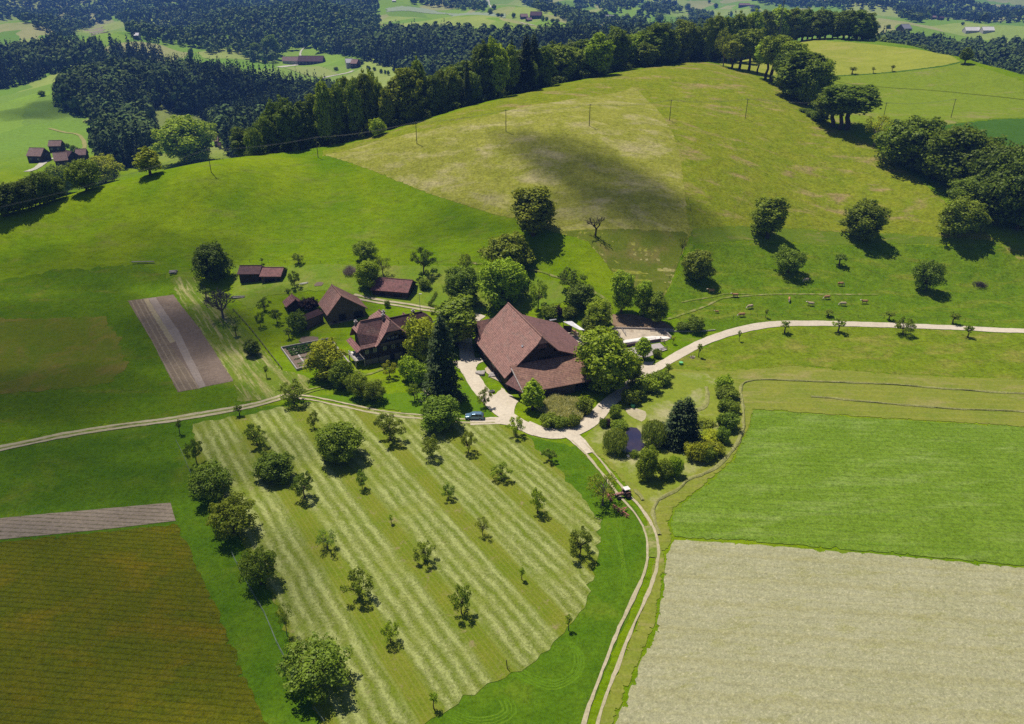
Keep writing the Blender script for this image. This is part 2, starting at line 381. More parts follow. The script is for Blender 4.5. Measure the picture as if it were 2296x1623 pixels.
def ribbon(name, line, width, mat, label=None, offs=(0,), crown=.015, jitter=.12, lift=None, kind='structure', section=None, cat=None, group=None):
    """a strip (or several parallel strips) laid along a line; width may be a number or a function of t"""
    L = smooth_line(line, 1.2); N = len(L); rg = random.Random(N)
    if lift is None: LIFT[0] += .003; lift = LIFT[0]
    T = [L[min(i + 1, N - 1)] - L[max(i - 1, 0)] for i in range(N)]
    V = []; Fc = []
    for of in offs:
        K = 7; base = len(V); jl = jr = 0
        pts = []
        for i in range(N):
            t = T[i] / (np.linalg.norm(T[i]) + 1e-9); nn = np.array((t[1], -t[0])); w = width(i / (N - 1)) if callable(width) else width
            jl = jl * .6 + rg.uniform(-jitter, jitter); jr = jr * .6 + rg.uniform(-jitter, jitter)
            for k in range(K):
                s = (k / (K - 1) - .5); e = of + s * w + (jl if k == 0 else jr if k == K - 1 else 0)
                pts.append((*(L[i] + nn * e), s))
        zz = hgt([p[0] for p in pts], [p[1] for p in pts])
        for j, p in enumerate(pts):
            s = p[2]; hh = section(s, j // K, rg) if section else crown * (1 - 4 * s * s)
            V.append((p[0], p[1], zz[j] + lift + hh))
        for i in range(N - 1):
            for k in range(K - 1):
                a = base + i * K + k; Fc.append((a, a + 1, a + K + 1, a + K))
    me = mesh_np(name, np.array(V), np.array(Fc), mat, True)
    me.flip_normals() if np.mean([p.normal.z for p in me.polygons[:50]]) < 0 else None
    return tag(link(bpy.data.objects.new(name, me)), label, cat, group, kind)
# ================================================================== fields, roads and yards
def PP(*pts): return [hit(*p) for p in pts]
def beyond(pts, k): return [(x * k, y * k) for x, y in pts]
tan, straw = (.27, .20, .085), (.42, .36, .17)
M_pasture = field_mat('tall_pasture', (.195, .215, .016), (.15, .195, .010), (.28, .215, .09), (.53, .66), .045, (1, 2.2), -.25, fine=(1.0, .8), bump=.5,
                      tuft=((.30, .26, .10), .35, (1, 2.6), -.2, .60, .74))
M_mown_hill = field_mat('mown_hill_grass', (.25, .25, .042), (.20, .215, .025), (.35, .31, .14), (.5, .66), .05, (1, 2.0), -.2, fine=(1.2, .8), bump=.3,
                        tuft=((.35, .33, .13), .5, (.7, 3.0), -.15, .55, .75))
M_top = field_mat('yellow_hilltop_grass', (.27, .29, .045), (.22, .25, .035), (.33, .30, .09), (.55, .7), .02, (1, 2.5), 0, rows=((.2, .98, 5., (.24, .27, .04), .6, 2., 2.),))
M_right = field_mat('rough_meadow', (.17, .225, .02), (.15, .21, .018), (.24, .215, .08), (.56, .68), .03, (1, 2.2), -.2, fine=(1.2, .5))
M_darkcrop = field_mat('dark_green_crop', (.05, .115, .016), (.06, .13, .02))
M_mown = field_mat('mown_strip_grass', (.20, .215, .032), (.155, .195, .024), (.29, .24, .10), (.55, .7), .05, (1, 2.5), .05, fine=(2.2, .45),
                   rows=((.06, 1, 2.7, (.25, .235, .07), .5, 2.4, 1.2),), bump=.15)
M_garden = field_mat('garden_mown_grass', (.20, .23, .03), (.155, .21, .02), (.33, .31, .15), (.5, .64), .08, fine=(2.2, .45), bump=.15)
M_crop = field_mat('young_bright_crop', (.120, .195, .016), (.155, .235, .026), (.21, .28, .065), (.5, .7), .045, (1, 4), .1, fine=(2.6, .85), bump=.4,
                   rows=((.07, 1, 9.5, (.10, .19, .014), .8, 2.2, 2.), (.07, 1, 1.9, (.12, .21, .015), .2, 2.2, .5)))
M_hay = field_mat('cut_hay', (.325, .315, .19), (.285, .28, .155), (.25, .245, .085), (.54, .72), .10, (1, 3.2), .08, fine=(3.2, .55), bump=.25,
                  rows=((.09, 1, 6.5, (.28, .26, .11), .5, 2.2, 2.2), (.09, 1, 2.1, (.30, .28, .14), .4, 2.4, 1.)), tuft=((.48, .44, .29), 1.6, (1, 1.8), .6, .52, .72))
M_grain = field_mat('brown_grain_crop', (.125, .125, .006), (.09, .112, .005), (.175, .138, .008), (.5, .7), .06, (1, 2), .1, fine=(2.8, .75), bump=.5,
                    rows=((.1, .995, 6.4, (.045, .06, .004), 1.25, 1.9, 1.2), (.1, .995, 1.1, (.07, .085, .005), .2, 2.2, .3)))
M_soil = field_mat('tilled_soil', (.185, .14, .112), (.155, .118, .094), (.25, .20, .16), (.55, .7), .12, fine=(3., .6), bump=.2)
M_soil_pale = field_mat('dry_pale_soil', (.27, .225, .20), (.24, .195, .17), fine=(3., .5))
M_straw = field_mat('strawy_soil', (.33, .28, .18), (.29, .235, .16), fine=(3., .6))
M_gravel = field_mat('pale_gravel', (.56, .49, .395), (.49, .42, .33), (.45, .40, .28), (.6, .72), .3, fine=(3.5, .4), bump=.05)
M_track = field_mat('worn_track', (.43, .37, .26), (.34, .305, .18), (.26, .26, .10), (.62, .75), .5, fine=(3.5, .5), bump=.05)
M_path = field_mat('trodden_path', (.29, .27, .12), (.22, .235, .06), (.14, .20, .02), (.42, .56), .4, fine=(3, .5))
M_brush = field_mat('bare_brown_earth', (.27, .185, .12), (.21, .145, .09), (.12, .14, .04), (.6, .75), .3, fine=(2, .6))
M_yard = field_mat('yard_concrete', (.50, .42, .33), (.43, .36, .27), (.33, .26, .19), (.55, .68), .25, fine=(2, .5), bump=.03)
M_lawn = field_mat('garden_lawn', (.082, .165, .006), (.115, .195, .010), fine=(2.2, .4))
M_brownm = field_mat('browned_meadow', (.125, .15, .012), (.10, .15, .008), (.18, .155, .03), (.48, .64), .06, fine=(2, .5))

M_lush = field_mat('lush_dark_grass', (.062, .132, .005), (.092, .165, .007), (.135, .185, .014), (.55, .7), .06, fine=(1.8, .7), bump=.4)
M_leftg = field_mat('shaded_meadow_grass', (.075, .145, .004), (.105, .170, .005), (.15, .165, .02), (.55, .7), .05, (1, 2), 0, fine=(1.6, .7), bump=.4)  # cloud shade over the left meadow is partly put into this grass colour
M_cowp = field_mat('cow_pasture_grass', (.085, .155, .006), (.12, .180, .009), (.165, .195, .02), (.52, .66), .06, (1, 3.2), .03, fine=(1.1, .8), bump=.6, tuft=((.055, .125, .005), .35, (1, 3.5), .05, .58, .7))
M_bank = field_mat('roadside_bank_grass', (.12, .175, .008), (.155, .20, .012), (.20, .20, .035), (.5, .64), .06, (1, 2.4), .1, fine=(1.1, .8), bump=.5)
drape('field', PP((-120, 1035), (66, 996), (200, 970), (400, 942), (560, 915), (690, 900), (870, 925), (1020, 945), (1120, 955), (1180, 975), (1290, 1000), (1350, 1055), (1420, 1135), (1450, 1190), (1455, 1250), (1430, 1340), (1370, 1480), (1320, 1600), (1290, 1720), (-120, 1720)), M_lush,
      'lush green grass around the orchard and the lower fields', cell=3)
drape('field', PP((-120, 640), (150, 600), (330, 592), (420, 640), (530, 850), (560, 905), (400, 932), (66, 986), (-120, 1022)), M_leftg, 'deep green meadow on the left below the hill, darkened for cloud shade', cell=3, amp=1.2)
drape('field', PP((1375, 614), (1494, 655), (1556, 545), (1700, 542), (1800, 546), (2000, 546), (2230, 549), (2400, 592), (2400, 742), (2296, 736), (2000, 722), (1800, 722), (1680, 735), (1560, 745), (1500, 700), (1420, 690), (1400, 660)), M_cowp, 'green cow pasture above the main road', cell=3)
drape('field', PP((1500, 800), (1560, 780), (1680, 745), (1800, 732), (2000, 734), (2400, 752), (2400, 853), (2000, 839), (1877, 829), (1770, 821), (1680, 829), (1585, 833), (1500, 827)), M_bank, 'rough grassy bank below the main road', cell=3)
ridge = PP((722, 337), (850, 301), (985, 261), (1100, 229), (1240, 194), (1400, 161), (1480, 148), (1556, 137))
# rough pasture over the right hill, and the strip of long grass along the ridge
hedge_line = PP((1690, 168), (1760, 200), (1830, 250), (1890, 290), (1960, 330), (2050, 395), (2130, 458), (2240, 545), (2400, 650))
drape('field', ridge + hedge_line + PP((2400, 690), (2296, 560), (2230, 540), (2000, 522), (1800, 512), (1560, 518), (1500, 600), (1450, 560), (1400, 400), (1400, 260), (1250, 250), (985, 290), (840, 325), (722, 350)),
      M_pasture, 'rough tall pasture with tan seed heads on the right flank of the hill')
low_right = drape('field', PP((1548, 514), (1640, 505), (1800, 512), (2000, 522), (2230, 540), (2400, 580), (2400, 590), (2230, 548), (2000, 545), (1800, 545), (1700, 540), (1556, 545)),
      field_mat('terrace_grass', (.10, .16, .012), (.14, .19, .016), (.22, .2, .06), (.55, .7), .1, (1, 3), 0), 'terrace of darker grass below the rough pasture')
drape('field', PP((722, 347), (840, 318), (985, 285), (1100, 258), (1250, 228), (1425, 194), (1470, 240), (1510, 300), (1528, 360), (1535, 420), (1540, 480), (1548, 514), (1520, 590), (1494, 653),
      (1480, 685), (1430, 660), (1400, 635), (1375, 612), (1347, 573), (1316, 540), (1240, 520), (1150, 490), (1050, 463), (950, 430), (850, 388)), M_mown_hill,
      'pale mown field with a sharp point on the hill behind the farm')
drape('field', PP((1240, 520), (1316, 540), (1347, 573), (1375, 612), (1400, 635), (1430, 660), (1480, 685), (1494, 653), (1520, 590), (1546, 520), (1450, 515), (1350, 512)),
      field_mat('grazed_brown_grass', (.125, .15, .016), (.10, .135, .012), (.19, .16, .05), (.5, .68), .09, fine=(2, .5)), 'brownish grazed slope under the dead tree')
tf = GP('C4', [(430, 572), (700, 522)]) + PP((1700, 130), (1760, 104)) + GP('C4', [(1430, 416), (1800, 416)]) + GP('C5', [(400, 416), (830, 440), (1200, 483), (1500, 533), (1700, 583), (1760, 622), (1600, 660), (1300, 700), (900, 740), (350, 765)]) + GP('C4', [(1600, 840), (1200, 800), (1000, 740), (900, 700), (700, 650), (480, 605)])
drape('field', tf, M_top, 'smooth yellow green field on the hilltop', cell=4)
drape('field', GP('C5', [(350, 772), (900, 747), (1300, 707), (1600, 667), (1770, 630), (1850, 645), (2100, 722), (2400, 830), (2500, 1190), (2100, 1202), (1450, 1284), (1100, 1260), (600, 1290), (200, 1100), (250, 900)]), M_right,
      'sloping meadow with tan patches beyond the hedge', cell=4)
drape('field', GP('C5', [(1450, 1288), (1800, 1240), (2100, 1206), (2500, 1194), (2500, 1500), (2000, 1620), (1500, 1600), (1100, 1400)]), M_darkcrop, 'dark green crop behind the right hedge', cell=4)
ribbon('path', GP('C5', [(372, 785), (600, 845), (1000, 885), (1500, 918), (2100, 976), (2400, 1010)]), 1.6, field_mat('dark_track', (.07, .10, .01), (.10, .12, .015)), 'thin dark farm track across the meadow beyond the hedge')
ribbon('path', GP('C5', [(352, 768), (900, 744), (1300, 704), (1600, 664), (1768, 626)]), 1.8, M_darkcrop, 'dark grassy bank under the hilltop field')

# left side
drape('field', GP('A4', [(-200, 775), (300, 768), (700, 763), (790, 940), (830, 1080), (700, 1200), (300, 1250), (-200, 1290)]), M_brownm, 'browned patch of meadow left of the ploughed plot', amp=.8)
drape('field', GP('A4', [(1110, 510), (1160, 500), (1290, 500), (1530, 750), (1850, 1112), (2030, 1160), (2030, 1240), (1900, 1290), (1560, 1330), (1530, 1200), (1250, 760), (1150, 600)]),
      field_mat('raked_grass', (.14, .18, .02), (.10, .165, .012), (.25, .24, .09), (.5, .62), .30, (.14, 1.3), -.98, fine=(2, .6), tuft=((.31, .29, .13), .55, (.12, 1.5), -.98, .54, .62)), 'raked grass strip beside the ploughed plot')
drape('field', PP((518, 590), (700, 592), (985, 594), (1100, 602), (1200, 618), (1250, 632), (1290, 672), (1200, 692), (1050, 702), (960, 692), (900, 680), (800, 660), (700, 652), (600, 662), (560, 700), (520, 660)),
      field_mat('light_farm_grass', (.16, .215, .02), (.12, .20, .014), (.21, .22, .05), (.5, .7), .08, fine=(2, .5)), 'light grass paddock around the sheds')
drape('field', GP('A4', [(838, 660), (1138, 619), (1330, 870), (1531, 1187), (1168, 1260), (985, 900)]), M_soil, 'long ploughed plot of reddish soil', amp=.08, ragged=False)
LIFTP = LIFT[0]
drape('field', GP('A4', [(838, 662), (940, 648), (1100, 920), (1310, 1236), (1170, 1258), (985, 900)]), field_mat('furrowed_soil', (.22, .17, .125), (.18, .14, .10), None, fine=(3, .6),
      rows=((.83, .56, 1.5, (.36, .29, .21), .3, 1.9, .3),), bump=.4), 'furrowed left side of the ploughed plot', amp=.06, ragged=False)
drape('field', GP('A4', [(940, 649), (972, 645), (1150, 928), (1115, 938)]), M_straw, 'strawy strip in the ploughed plot', amp=.08, ragged=False)
drape('field', GP('A4', [(972, 645), (1022, 638), (1180, 870), (1350, 1222), (1308, 1235), (1150, 928)]), M_soil_pale, 'pale dry strip in the ploughed plot', amp=.06, ragged=False)
drape('field', PP((-120, 1175), (66, 1155), (383, 1127), (394, 1168), (230, 1187), (-120, 1222)), field_mat('planted_rows', (.29, .235, .185), (.25, .20, .155), None, fine=(3, .5),
      rows=((.075, .997, 1.15, (.10, .10, .03), .5, 1.6, .2),), bump=.3), 'planted strip of pale soil with dark rows', amp=.05, ragged=False)
drape('field', PP((-120, 1226), (230, 1191), (400, 1172), (430, 1240), (470, 1340), (520, 1450), (560, 1540), (602, 1625), (640, 1720), (-120, 1720)), M_grain, 'brown green grain field in the lower left corner', amp=.3)

# orchard: hay rows between tree rows that stand 13.5 m apart
def orchard_mat():
    q = NT('orchard_mown_rows'); P = q.pos()
    c = q.mix(q.rf(q.noise(P, .15, 5, .6), .35, .65), (.19, .212, .022), (.142, .195, .013))
    c = q.mix(q.rf(q.noise(P, .35, 6, .7), .58, .70), c, (.28, .225, .11))
    cc = q.dot(P, (.835, .55, 0)); al = q.dot(P, (.55, -.835, 0))
    cb = q.n('ShaderNodeCombineXYZ'); q.l(cc, cb.inputs[0]); q.l(q.ma('MULTIPLY', al, .16), cb.inputs[1]); RV = cb.outputs[0]
    wob = q.ma('MULTIPLY', q.ma('SUBTRACT', q.noise(P, .09, 3, .5), .5), 1.6)
    wob2 = q.ma('MULTIPLY', q.ma('SUBTRACT', q.noise(P, .55, 4, .6), .5), 1.5)
    cw = q.ma('ADD', q.ma('ADD', cc, wob), wob2)
    ph = q.ma('FRACT', q.ma('DIVIDE', q.ma('SUBTRACT', q.ma('ADD', cc, q.ma('MULTIPLY', q.ma('ADD', wob, wob2), .3)), 16.3), 13.5))
    band = q.ma('MULTIPLY', q.rf(ph, .15, .22), q.rf(ph, .86, .92, 1, 0))
    rows = q.ma('SINE', q.ma('MULTIPLY', cw, 2 * math.pi / 2.35))
    nz = q.noise(RV, .75, 6, .72, .6)
    nz2 = q.noise(P, 1.6, 5, .75)
    hv = q.ma('ADD', q.ma('ADD', q.ma('MULTIPLY', rows, .7), q.ma('MULTIPLY', q.ma('SUBTRACT', nz, .5), 3.6)), q.ma('MULTIPLY', q.ma('SUBTRACT', nz2, .5), 3.4))
    hay = q.rf(hv, -1.15, .6)
    brk = q.rf(q.noise(P, .12, 3), .32, .5)
    m = q.ma('MULTIPLY', q.ma('MULTIPLY', band, hay), q.ma('ADD', .38, q.ma('MULTIPLY', brk, .47)))
    green = q.ma('MULTIPLY', band, q.ma('SUBTRACT', 1., hay))
    c = q.mix(q.ma('MULTIPLY', green, .75), c, (.155, .215, .014))
    st = q.mix(q.rf(q.noise(P, 2.2, 5, .7), .35, .65), (.41, .435, .175), (.31, .345, .10))
    c = q.mix(m, c, st)
    ln = q.ma('SINE', q.ma('MULTIPLY', cc, 2 * math.pi / .9))
    c = q.mix(q.ma('MULTIPLY', q.ma('SUBTRACT', 1., band), q.rf(ln, .3, 1., 0, .3)), c, (.26, .24, .07))
    f = q.noise(P, 2.6, 6, .72)
    c = q.mix(.5, c, q.mix(1., c, q.ramp(f, (.3, (.5, .5, .5)), (.5, (1, 1, 1)), (.72, (1.5, 1.5, 1.45))), 'MULTIPLY'))
    return q.fin(c, .95, q.ma('ADD', q.ma('MULTIPLY', m, 1.), f), .3, 1., .0)
drape('field', PP((432, 950), (560, 926), (690, 898), (870, 922), (1010, 942), (1120, 952), (1185, 985), (1240, 1040), (1300, 1100), (1352, 1165), (1345, 1215), (1322, 1300), (1308, 1362), (1240, 1440),
      (1180, 1490), (1100, 1540), (1010, 1590), (950, 1625), (940, 1720), (760, 1720), (716, 1600), (668, 1500), (628, 1400), (590, 1310), (545, 1225), (490, 1130), (448, 1040)), orchard_mat(),
      'mown orchard floor striped with rows of cut hay', amp=.5)
# mown ground right of the lane, bright crop, hay field
drape('field', PP((1300, 990), (1330, 960), (1400, 895), (1460, 850), (1500, 826), (1585, 832), (1680, 828), (1770, 820), (1877, 828), (2000, 838), (2400, 852), (2400, 965), (2230, 951), (2000, 939), (1690, 918),
      (1676, 965), (1640, 1035), (1560, 1103), (1512, 1140), (1500, 1170), (1510, 1208), (1493, 1240), (1490, 1290), (1470, 1400), (1440, 1470), (1400, 1560), (1350, 1700), (1320, 1700), (1345, 1580), (1390, 1480), (1428, 1390), (1458, 1300), (1466, 1240), (1455, 1190), (1430, 1130), (1395, 1080), (1350, 1030)),
      M_mown, 'mown olive strip between the lane and the bright crop', amp=.1)
drape('field', PP((1305, 985), (1340, 958), (1400, 900), (1450, 850), (1500, 832), (1585, 838), (1600, 850), (1650, 860), (1655, 950), (1600, 1030), (1540, 1080), (1490, 1110), (1470, 1150), (1435, 1100), (1390, 1060), (1350, 1020)),
      M_garden, 'mown grass around the pond')
drape('field', PP((1690, 918), (2000, 940), (2400, 962), (2400, 1280), (2000, 1240), (1700, 1216), (1511, 1205), (1502, 1170), (1514, 1140), (1562, 1103), (1642, 1035), (1677, 965)), M_crop, 'bright green young crop field', amp=.1)
drape('field', PP((1512, 1209), (1700, 1221), (2000, 1245), (2400, 1286), (2400, 1720), (1335, 1720), (1372, 1630), (1405, 1560), (1443, 1470), (1472, 1400), (1488, 1300), (1494, 1243)), M_hay,
      'pale hay field in the lower right corner', amp=.15)
# lawn round the farm, yards, tracks
drape('field', PP((692, 888), (800, 880), (950, 880), (1060, 850), (1075, 900), (1110, 935), (1060, 950), (950, 935), (850, 915), (760, 905)), M_lawn, 'bright lawn in front of the farmhouse')
drape('yard', GP('B4', [(430, 710), (960, 745), (1040, 822), (980, 850), (480, 925), (330, 960), (180, 900), (0, 900), (-150, 850), (-100, 740), (100, 800), (330, 790)]), M_yard, 'pale concrete cattle yard', amp=.05)
drape('yard', GP('B4', [(370, 560), (640, 560), (960, 640), (1060, 705), (1000, 742), (430, 708), (390, 650)]), M_brush, 'bare trodden earth under the tall trees')
drape('yard', GP('C6', [(920, 372), (1490, 275), (1600, 375), (1330, 480), (1150, 535), (980, 520), (700, 560), (700, 420)]), field_mat('asphalt', (.42, .37, .36), (.36, .32, .31), fine=(3, .3)), 'grey paved lot below the slab', amp=.03)
drape('yard', GP('B3', [(430, 1180), (500, 1150), (560, 1080), (640, 1150), (740, 1230), (690, 1290), (700, 1370), (600, 1310), (500, 1250)]), M_gravel, 'gravel apron by the barn')
drape('yard', GP('B3', [(30, 800), (110, 790), (160, 770), (330, 760), (380, 790), (290, 830), (270, 880), (290, 950), (330, 1040), (380, 1110), (300, 1150), (230, 1060), (170, 960), (80, 860)]), M_gravel, 'gravel forecourt between house and barn')
drape('yard', GP('C6', [(1110, 640), (1250, 560), (1420, 560), (1350, 640), (1230, 690)]), M_gravel, 'gravel pull-in beside the main track')
drape('yard', GP('B5', [(540, 230), (650, 220), (760, 260), (770, 320), (720, 370), (640, 330), (570, 290)]), M_track, 'dry bare patch by the pond')
main = PP((2400, 746), (2296, 742)) + GP('A6', [(2115, 797), (1900, 785), (1600, 773), (1400, 766), (1150, 759), (900, 757), (750, 763), (600, 787), (450, 828), (300, 885), (150, 965), (20, 1040)]) + \
    GP('B4', [(740, 1205), (600, 1325), (480, 1430), (350, 1530)]) + GP('B3', [(1650, 1315), (1550, 1420), (1400, 1520), (1250, 1570), (1100, 1582), (950, 1552), (800, 1490)])
def wid(t): return 3.3 + 1.6 * max(0, (t - .75) / .25)
ribbon('road', main, wid, M_gravel, 'pale gravel farm road curving round to the barn', jitter=.1)
ribbon('road', GP('B3', [(950, 1560), (800, 1500), (680, 1430), (560, 1350), (470, 1260), (390, 1180), (320, 1090), (250, 980), (200, 870), (190, 760), (170, 640), (160, 520), (180, 420), (260, 340), (330, 290)]), 4.2, M_gravel,
       'gravel drive running up between the house and the big barn', jitter=.12)
ribbon('road', GP('B3', [(820, 1500), (640, 1455), (500, 1440), (330, 1450), (220, 1455)]), 3.2, M_gravel, 'gravel spur where the blue van stands')
ribbon('path', GP('A5', [(1000, 748), (850, 738), (700, 712), (500, 680), (300, 648), (180, 620)]), 1., M_track, 'two faint wheel tracks behind the farmhouse', offs=(-.9, .9))
ribbon('path', [hit(-150, 1040)] + PP((-40, 1015), (66, 992), (200, 966), (400, 938), (560, 910), (640, 888)), 1.15, M_track, 'worn farm track coming in from the left edge', offs=(-.85, .85), jitter=.16)
ribbon('path', [hit(-150, 1040)] + PP((-40, 1015), (66, 992), (200, 966), (400, 938), (560, 910), (640, 888)), .8, M_path, 'grassy middle of the left farm track', jitter=.2)
ribbon('path', PP((640, 888), (700, 893), (780, 910), (860, 926), (960, 936), (1050, 944), (1110, 944)), .6, M_track, 'two wheel tracks running past the orchard to the van', offs=(-.8, .8), jitter=.14)
ribbon('path', PP((660, 886), (720, 870), (780, 860)), .5, M_path, 'faint wheel tracks branching to the garden', offs=(-.8, .8), jitter=.1)
ribbon('path', GP('A5', [(200, 1105), (260, 1135), (330, 1115), (400, 1090), (490, 1082)]), .9, M_path, 'garden path below the farmhouse')
lane = PP((1290, 985), (1318, 1012), (1361, 1062), (1395, 1105), (1430, 1145), (1456, 1188), (1463, 1225), (1462, 1260), (1451, 1300), (1431, 1350), (1412, 1390), (1385, 1450), (1357, 1525), (1335, 1585), (1322, 1630), (1305, 1700))
ribbon('path', lane, .62, M_track, 'twin pale wheel ruts of the lane down the right side', offs=(-.95, .95), jitter=.13)
ribbon('road', PP((1248, 962), (1275, 972), (1300, 992), (1322, 1016)), lambda t: 4.2 - 1.6 * t, M_gravel, 'gravel mouth where the lane leaves the farm road')
ribbon('path', PP((1450, 1180), (1460, 1205), (1463, 1225), (1463, 1250)), 2.0, M_path, 'bare crossing where the ruts meet')
for nm, pts, w in (('pasture trail to the cows', GP('B4', [(990, 615), (1100, 580), (1250, 530), (1400, 480), (1560, 400), (1700, 375)]) + GP('A6', [(760, 578), (1000, 578), (1400, 580)]), .7),
                   ('faint cow trail up the pasture', GP('B4', [(1150, 430), (1300, 400), (1500, 370)]) + GP('A6', [(480, 575), (700, 583)]), .4),
                   ('trodden cow path dropping from the hill', GP('B4', [(390, 700), (388, 560), (370, 450), (320, 390), (240, 340), (120, 250)]), 1.0),
                   ('worn path along the paddock fence', GP('A5', [(950, 410), (1100, 420), (1250, 440), (1400, 465), (1500, 500), (1600, 540)]), .6)):
    ribbon('path', pts, w, M_path, nm, jitter=.12)
# curved tyre marks pressed into the headland grass
M_mark = field_mat('flattened_grass', (.105, .19, .010), (.085, .175, .007), fine=(3, .6))
for k in range(4):
    r = k * 13
    ribbon('path', GP('B8', [(1800 + r * .5, 420), (1835 + r, 480), (1822 + r, 560 + r * .3), (1740 + r * .3, 600 + r), (1650 - r * .3, 575 + r), (1590 - r, 545 + r * .5)]), .28, M_mark, 'faint curved tyre mark in the headland grass', jitter=.08, lift=.045, crown=0)
    ribbon('path', GP('B8', [(1490 + r * 1.6, 690), (1505 + r * 1.6, 735 + r * .3), (1440 + r, 765 + r), (1350, 765 + r), (1290 - r, 738 + r * .6)]), .28, M_mark, 'faint curved tyre mark at the foot of the orchard', jitter=.08, lift=.045, crown=0)
for k in range(6):
    ribbon('path', GP('B7', [(1700 + k * 18, 960 + k * 60), (1790 + k * 10, 1130 + k * 55), (1800, 1330 + k * 45)]), .22, M_mark, 'faint curved mowing mark between orchard and lane', jitter=.06, lift=.045, crown=0)
# pond
pond = drape('water', GP('B5', [(560, 440), (610, 430), (670, 440), (710, 480), (730, 540), (725, 600), (770, 620), (700, 690), (640, 690), (560, 720), (500, 690), (495, 640), (540, 600), (545, 520)]),
             None or (lambda q: q.fin(q.mix(q.rf(q.noise(q.pos(), .25, 5), .4, .6), (.028, .026, .06), (.045, .035, .06)), .03, q.noise(q.pos(), 1.2, 3), .02, .4, .6))(NT('pond_water')),
             'small dark garden pond between the willows', amp=.1)
drape('kerb_strip', GP('A5', [(1035, 1095), (1060, 1080), (1110, 1110), (1160, 1190), (1130, 1180), (1080, 1150)]), M_yard, 'stony edge along the barn wall')
for z, (cx, cy), r in (('B1', (515, 552), 1.9), ('B1', (400, 1205), 3.4), ('B7', (1050, 310), 0)):
    if r:
        x, y = G(z, cx, cy)
        drape('field', [(x + r * math.cos(a) * random.uniform(.8, 1.1), y + r * .8 * math.sin(a) * random.uniform(.8, 1.1)) for a in np.linspace(0, 6.28, 14)[:-1]], M_soil, 'round patch of old ash on the grass' if r < 2 else 'oval patch of bare reddish soil by the kitchen garden', amp=.05)
# ================================================================== trees
M_leaf = leaf_mat('leaves', (.075, .125, .004), (.265, .345, .018))
M_needle = leaf_mat('needles', (.028, .050, .014), (.070, .105, .024), trans=.2)
M_willow = leaf_mat('willow_leaves', (.16, .21, .025), (.32, .38, .06))
M_purple = leaf_mat('purple_leaves', (.022, .012, .014), (.06, .03, .032), trans=.2)
M_bark = plain('bark', (.10, .075, .055), (.05, .038, .03), 3, .9, .05)
M_grey_bark = plain('grey_bark', (.20, .17, .15), (.12, .10, .09), 3, .9, .05)
def rdirs(rg, n, up=.0):
    d = rg.normal(size=(n, 3)); d[:, 2] += up; d /= np.linalg.norm(d, axis=1)[:, None] + 1e-9; return d
def quads(C, N, S, rg, aspect=1.0, axis=None):
    n = len(C)
    if axis is None:
        a = rdirs(rg, n); 
    else: a = axis + rg.normal(size=(n, 3)) * .15
    T = a - N * (a * N).sum(1)[:, None]; T /= np.linalg.norm(T, axis=1)[:, None] + 1e-9
    B = np.cross(N, T); S = np.broadcast_to(S, (n,))[:, None] * .5
    la = S * aspect; j = lambda: rg.uniform(.7, 1.2, (n, 1))
    V = np.stack([C - T * la * j() - B * S * .4, C + B * S * j() - T * la * .1, C + T * la * j() + B * S * .2, C - B * S * j() + T * la * .1], 1)
    V[:, 1] += N * S * .25; V[:, 3] += N * S * .25
    return V.reshape(-1, 3)
def cloud(name, V, mat):
    n = len(V) // 4
    return mesh_np(name, V, np.arange(4 * n).reshape(n, 4), mat)
def blob(rg, c, r, n, size, low=.55, up=.35, flat=.8):
    d = rdirs(rg, n, up); k = rg.uniform(low, 1.05, n) ** .6
    lump = 1 + .22 * np.sin(d[:, 0] * 5 + c[0]) * np.sin(d[:, 1] * 6 + c[1] * 2) + .12 * np.sin(d[:, 2] * 9 + c[2])
    C = np.asarray(c) + d * (k * lump)[:, None] * np.asarray(r)
    N = d + rdirs(rg, n) * .75; N[:, 2] += .25; N /= np.linalg.norm(N, axis=1)[:, None]
    return quads(C, N, rg.uniform(.7, 1.3, n) * size, rg)
def limb(mb, a, b, r0, r1, bend, rg, seg=3):
    a, b = Vector(a), Vector(b); prev = a; L = (b - a).length
    for i in range(1, seg + 1):
        t = i / seg; p = a.lerp(b, t)
        if i < seg: p += Vector(rg.normal(size=3)) * L * bend
        mb.tube(prev, p, r0 + (r1 - r0) * (i - 1) / seg, r0 + (r1 - r0) * t, 6); prev = p
    return prev
def stash(mb, name, mat):
    me = bpy.data.meshes.new(name); me.from_pydata(mb.v, [], mb.f); me.materials.append(mat); me.update(); return me
PROTO = {}                                                    # kind -> list of (trunk mesh, crown mesh, height, width)
def add_proto(kind, trunk, crown, H, W):
    co = np.empty(len(crown.vertices) * 3, np.float32); crown.vertices.foreach_get('co', co); co = co.reshape(-1, 3)
    if len(co): H = float(np.percentile(co[:, 2], 99.7)); W = float(np.percentile(np.hypot(co[:, 0] - co[:, 0].mean(), co[:, 1] - co[:, 1].mean()), 97)) * 2
    PROTO.setdefault(kind, []).append((trunk, crown, H, W))
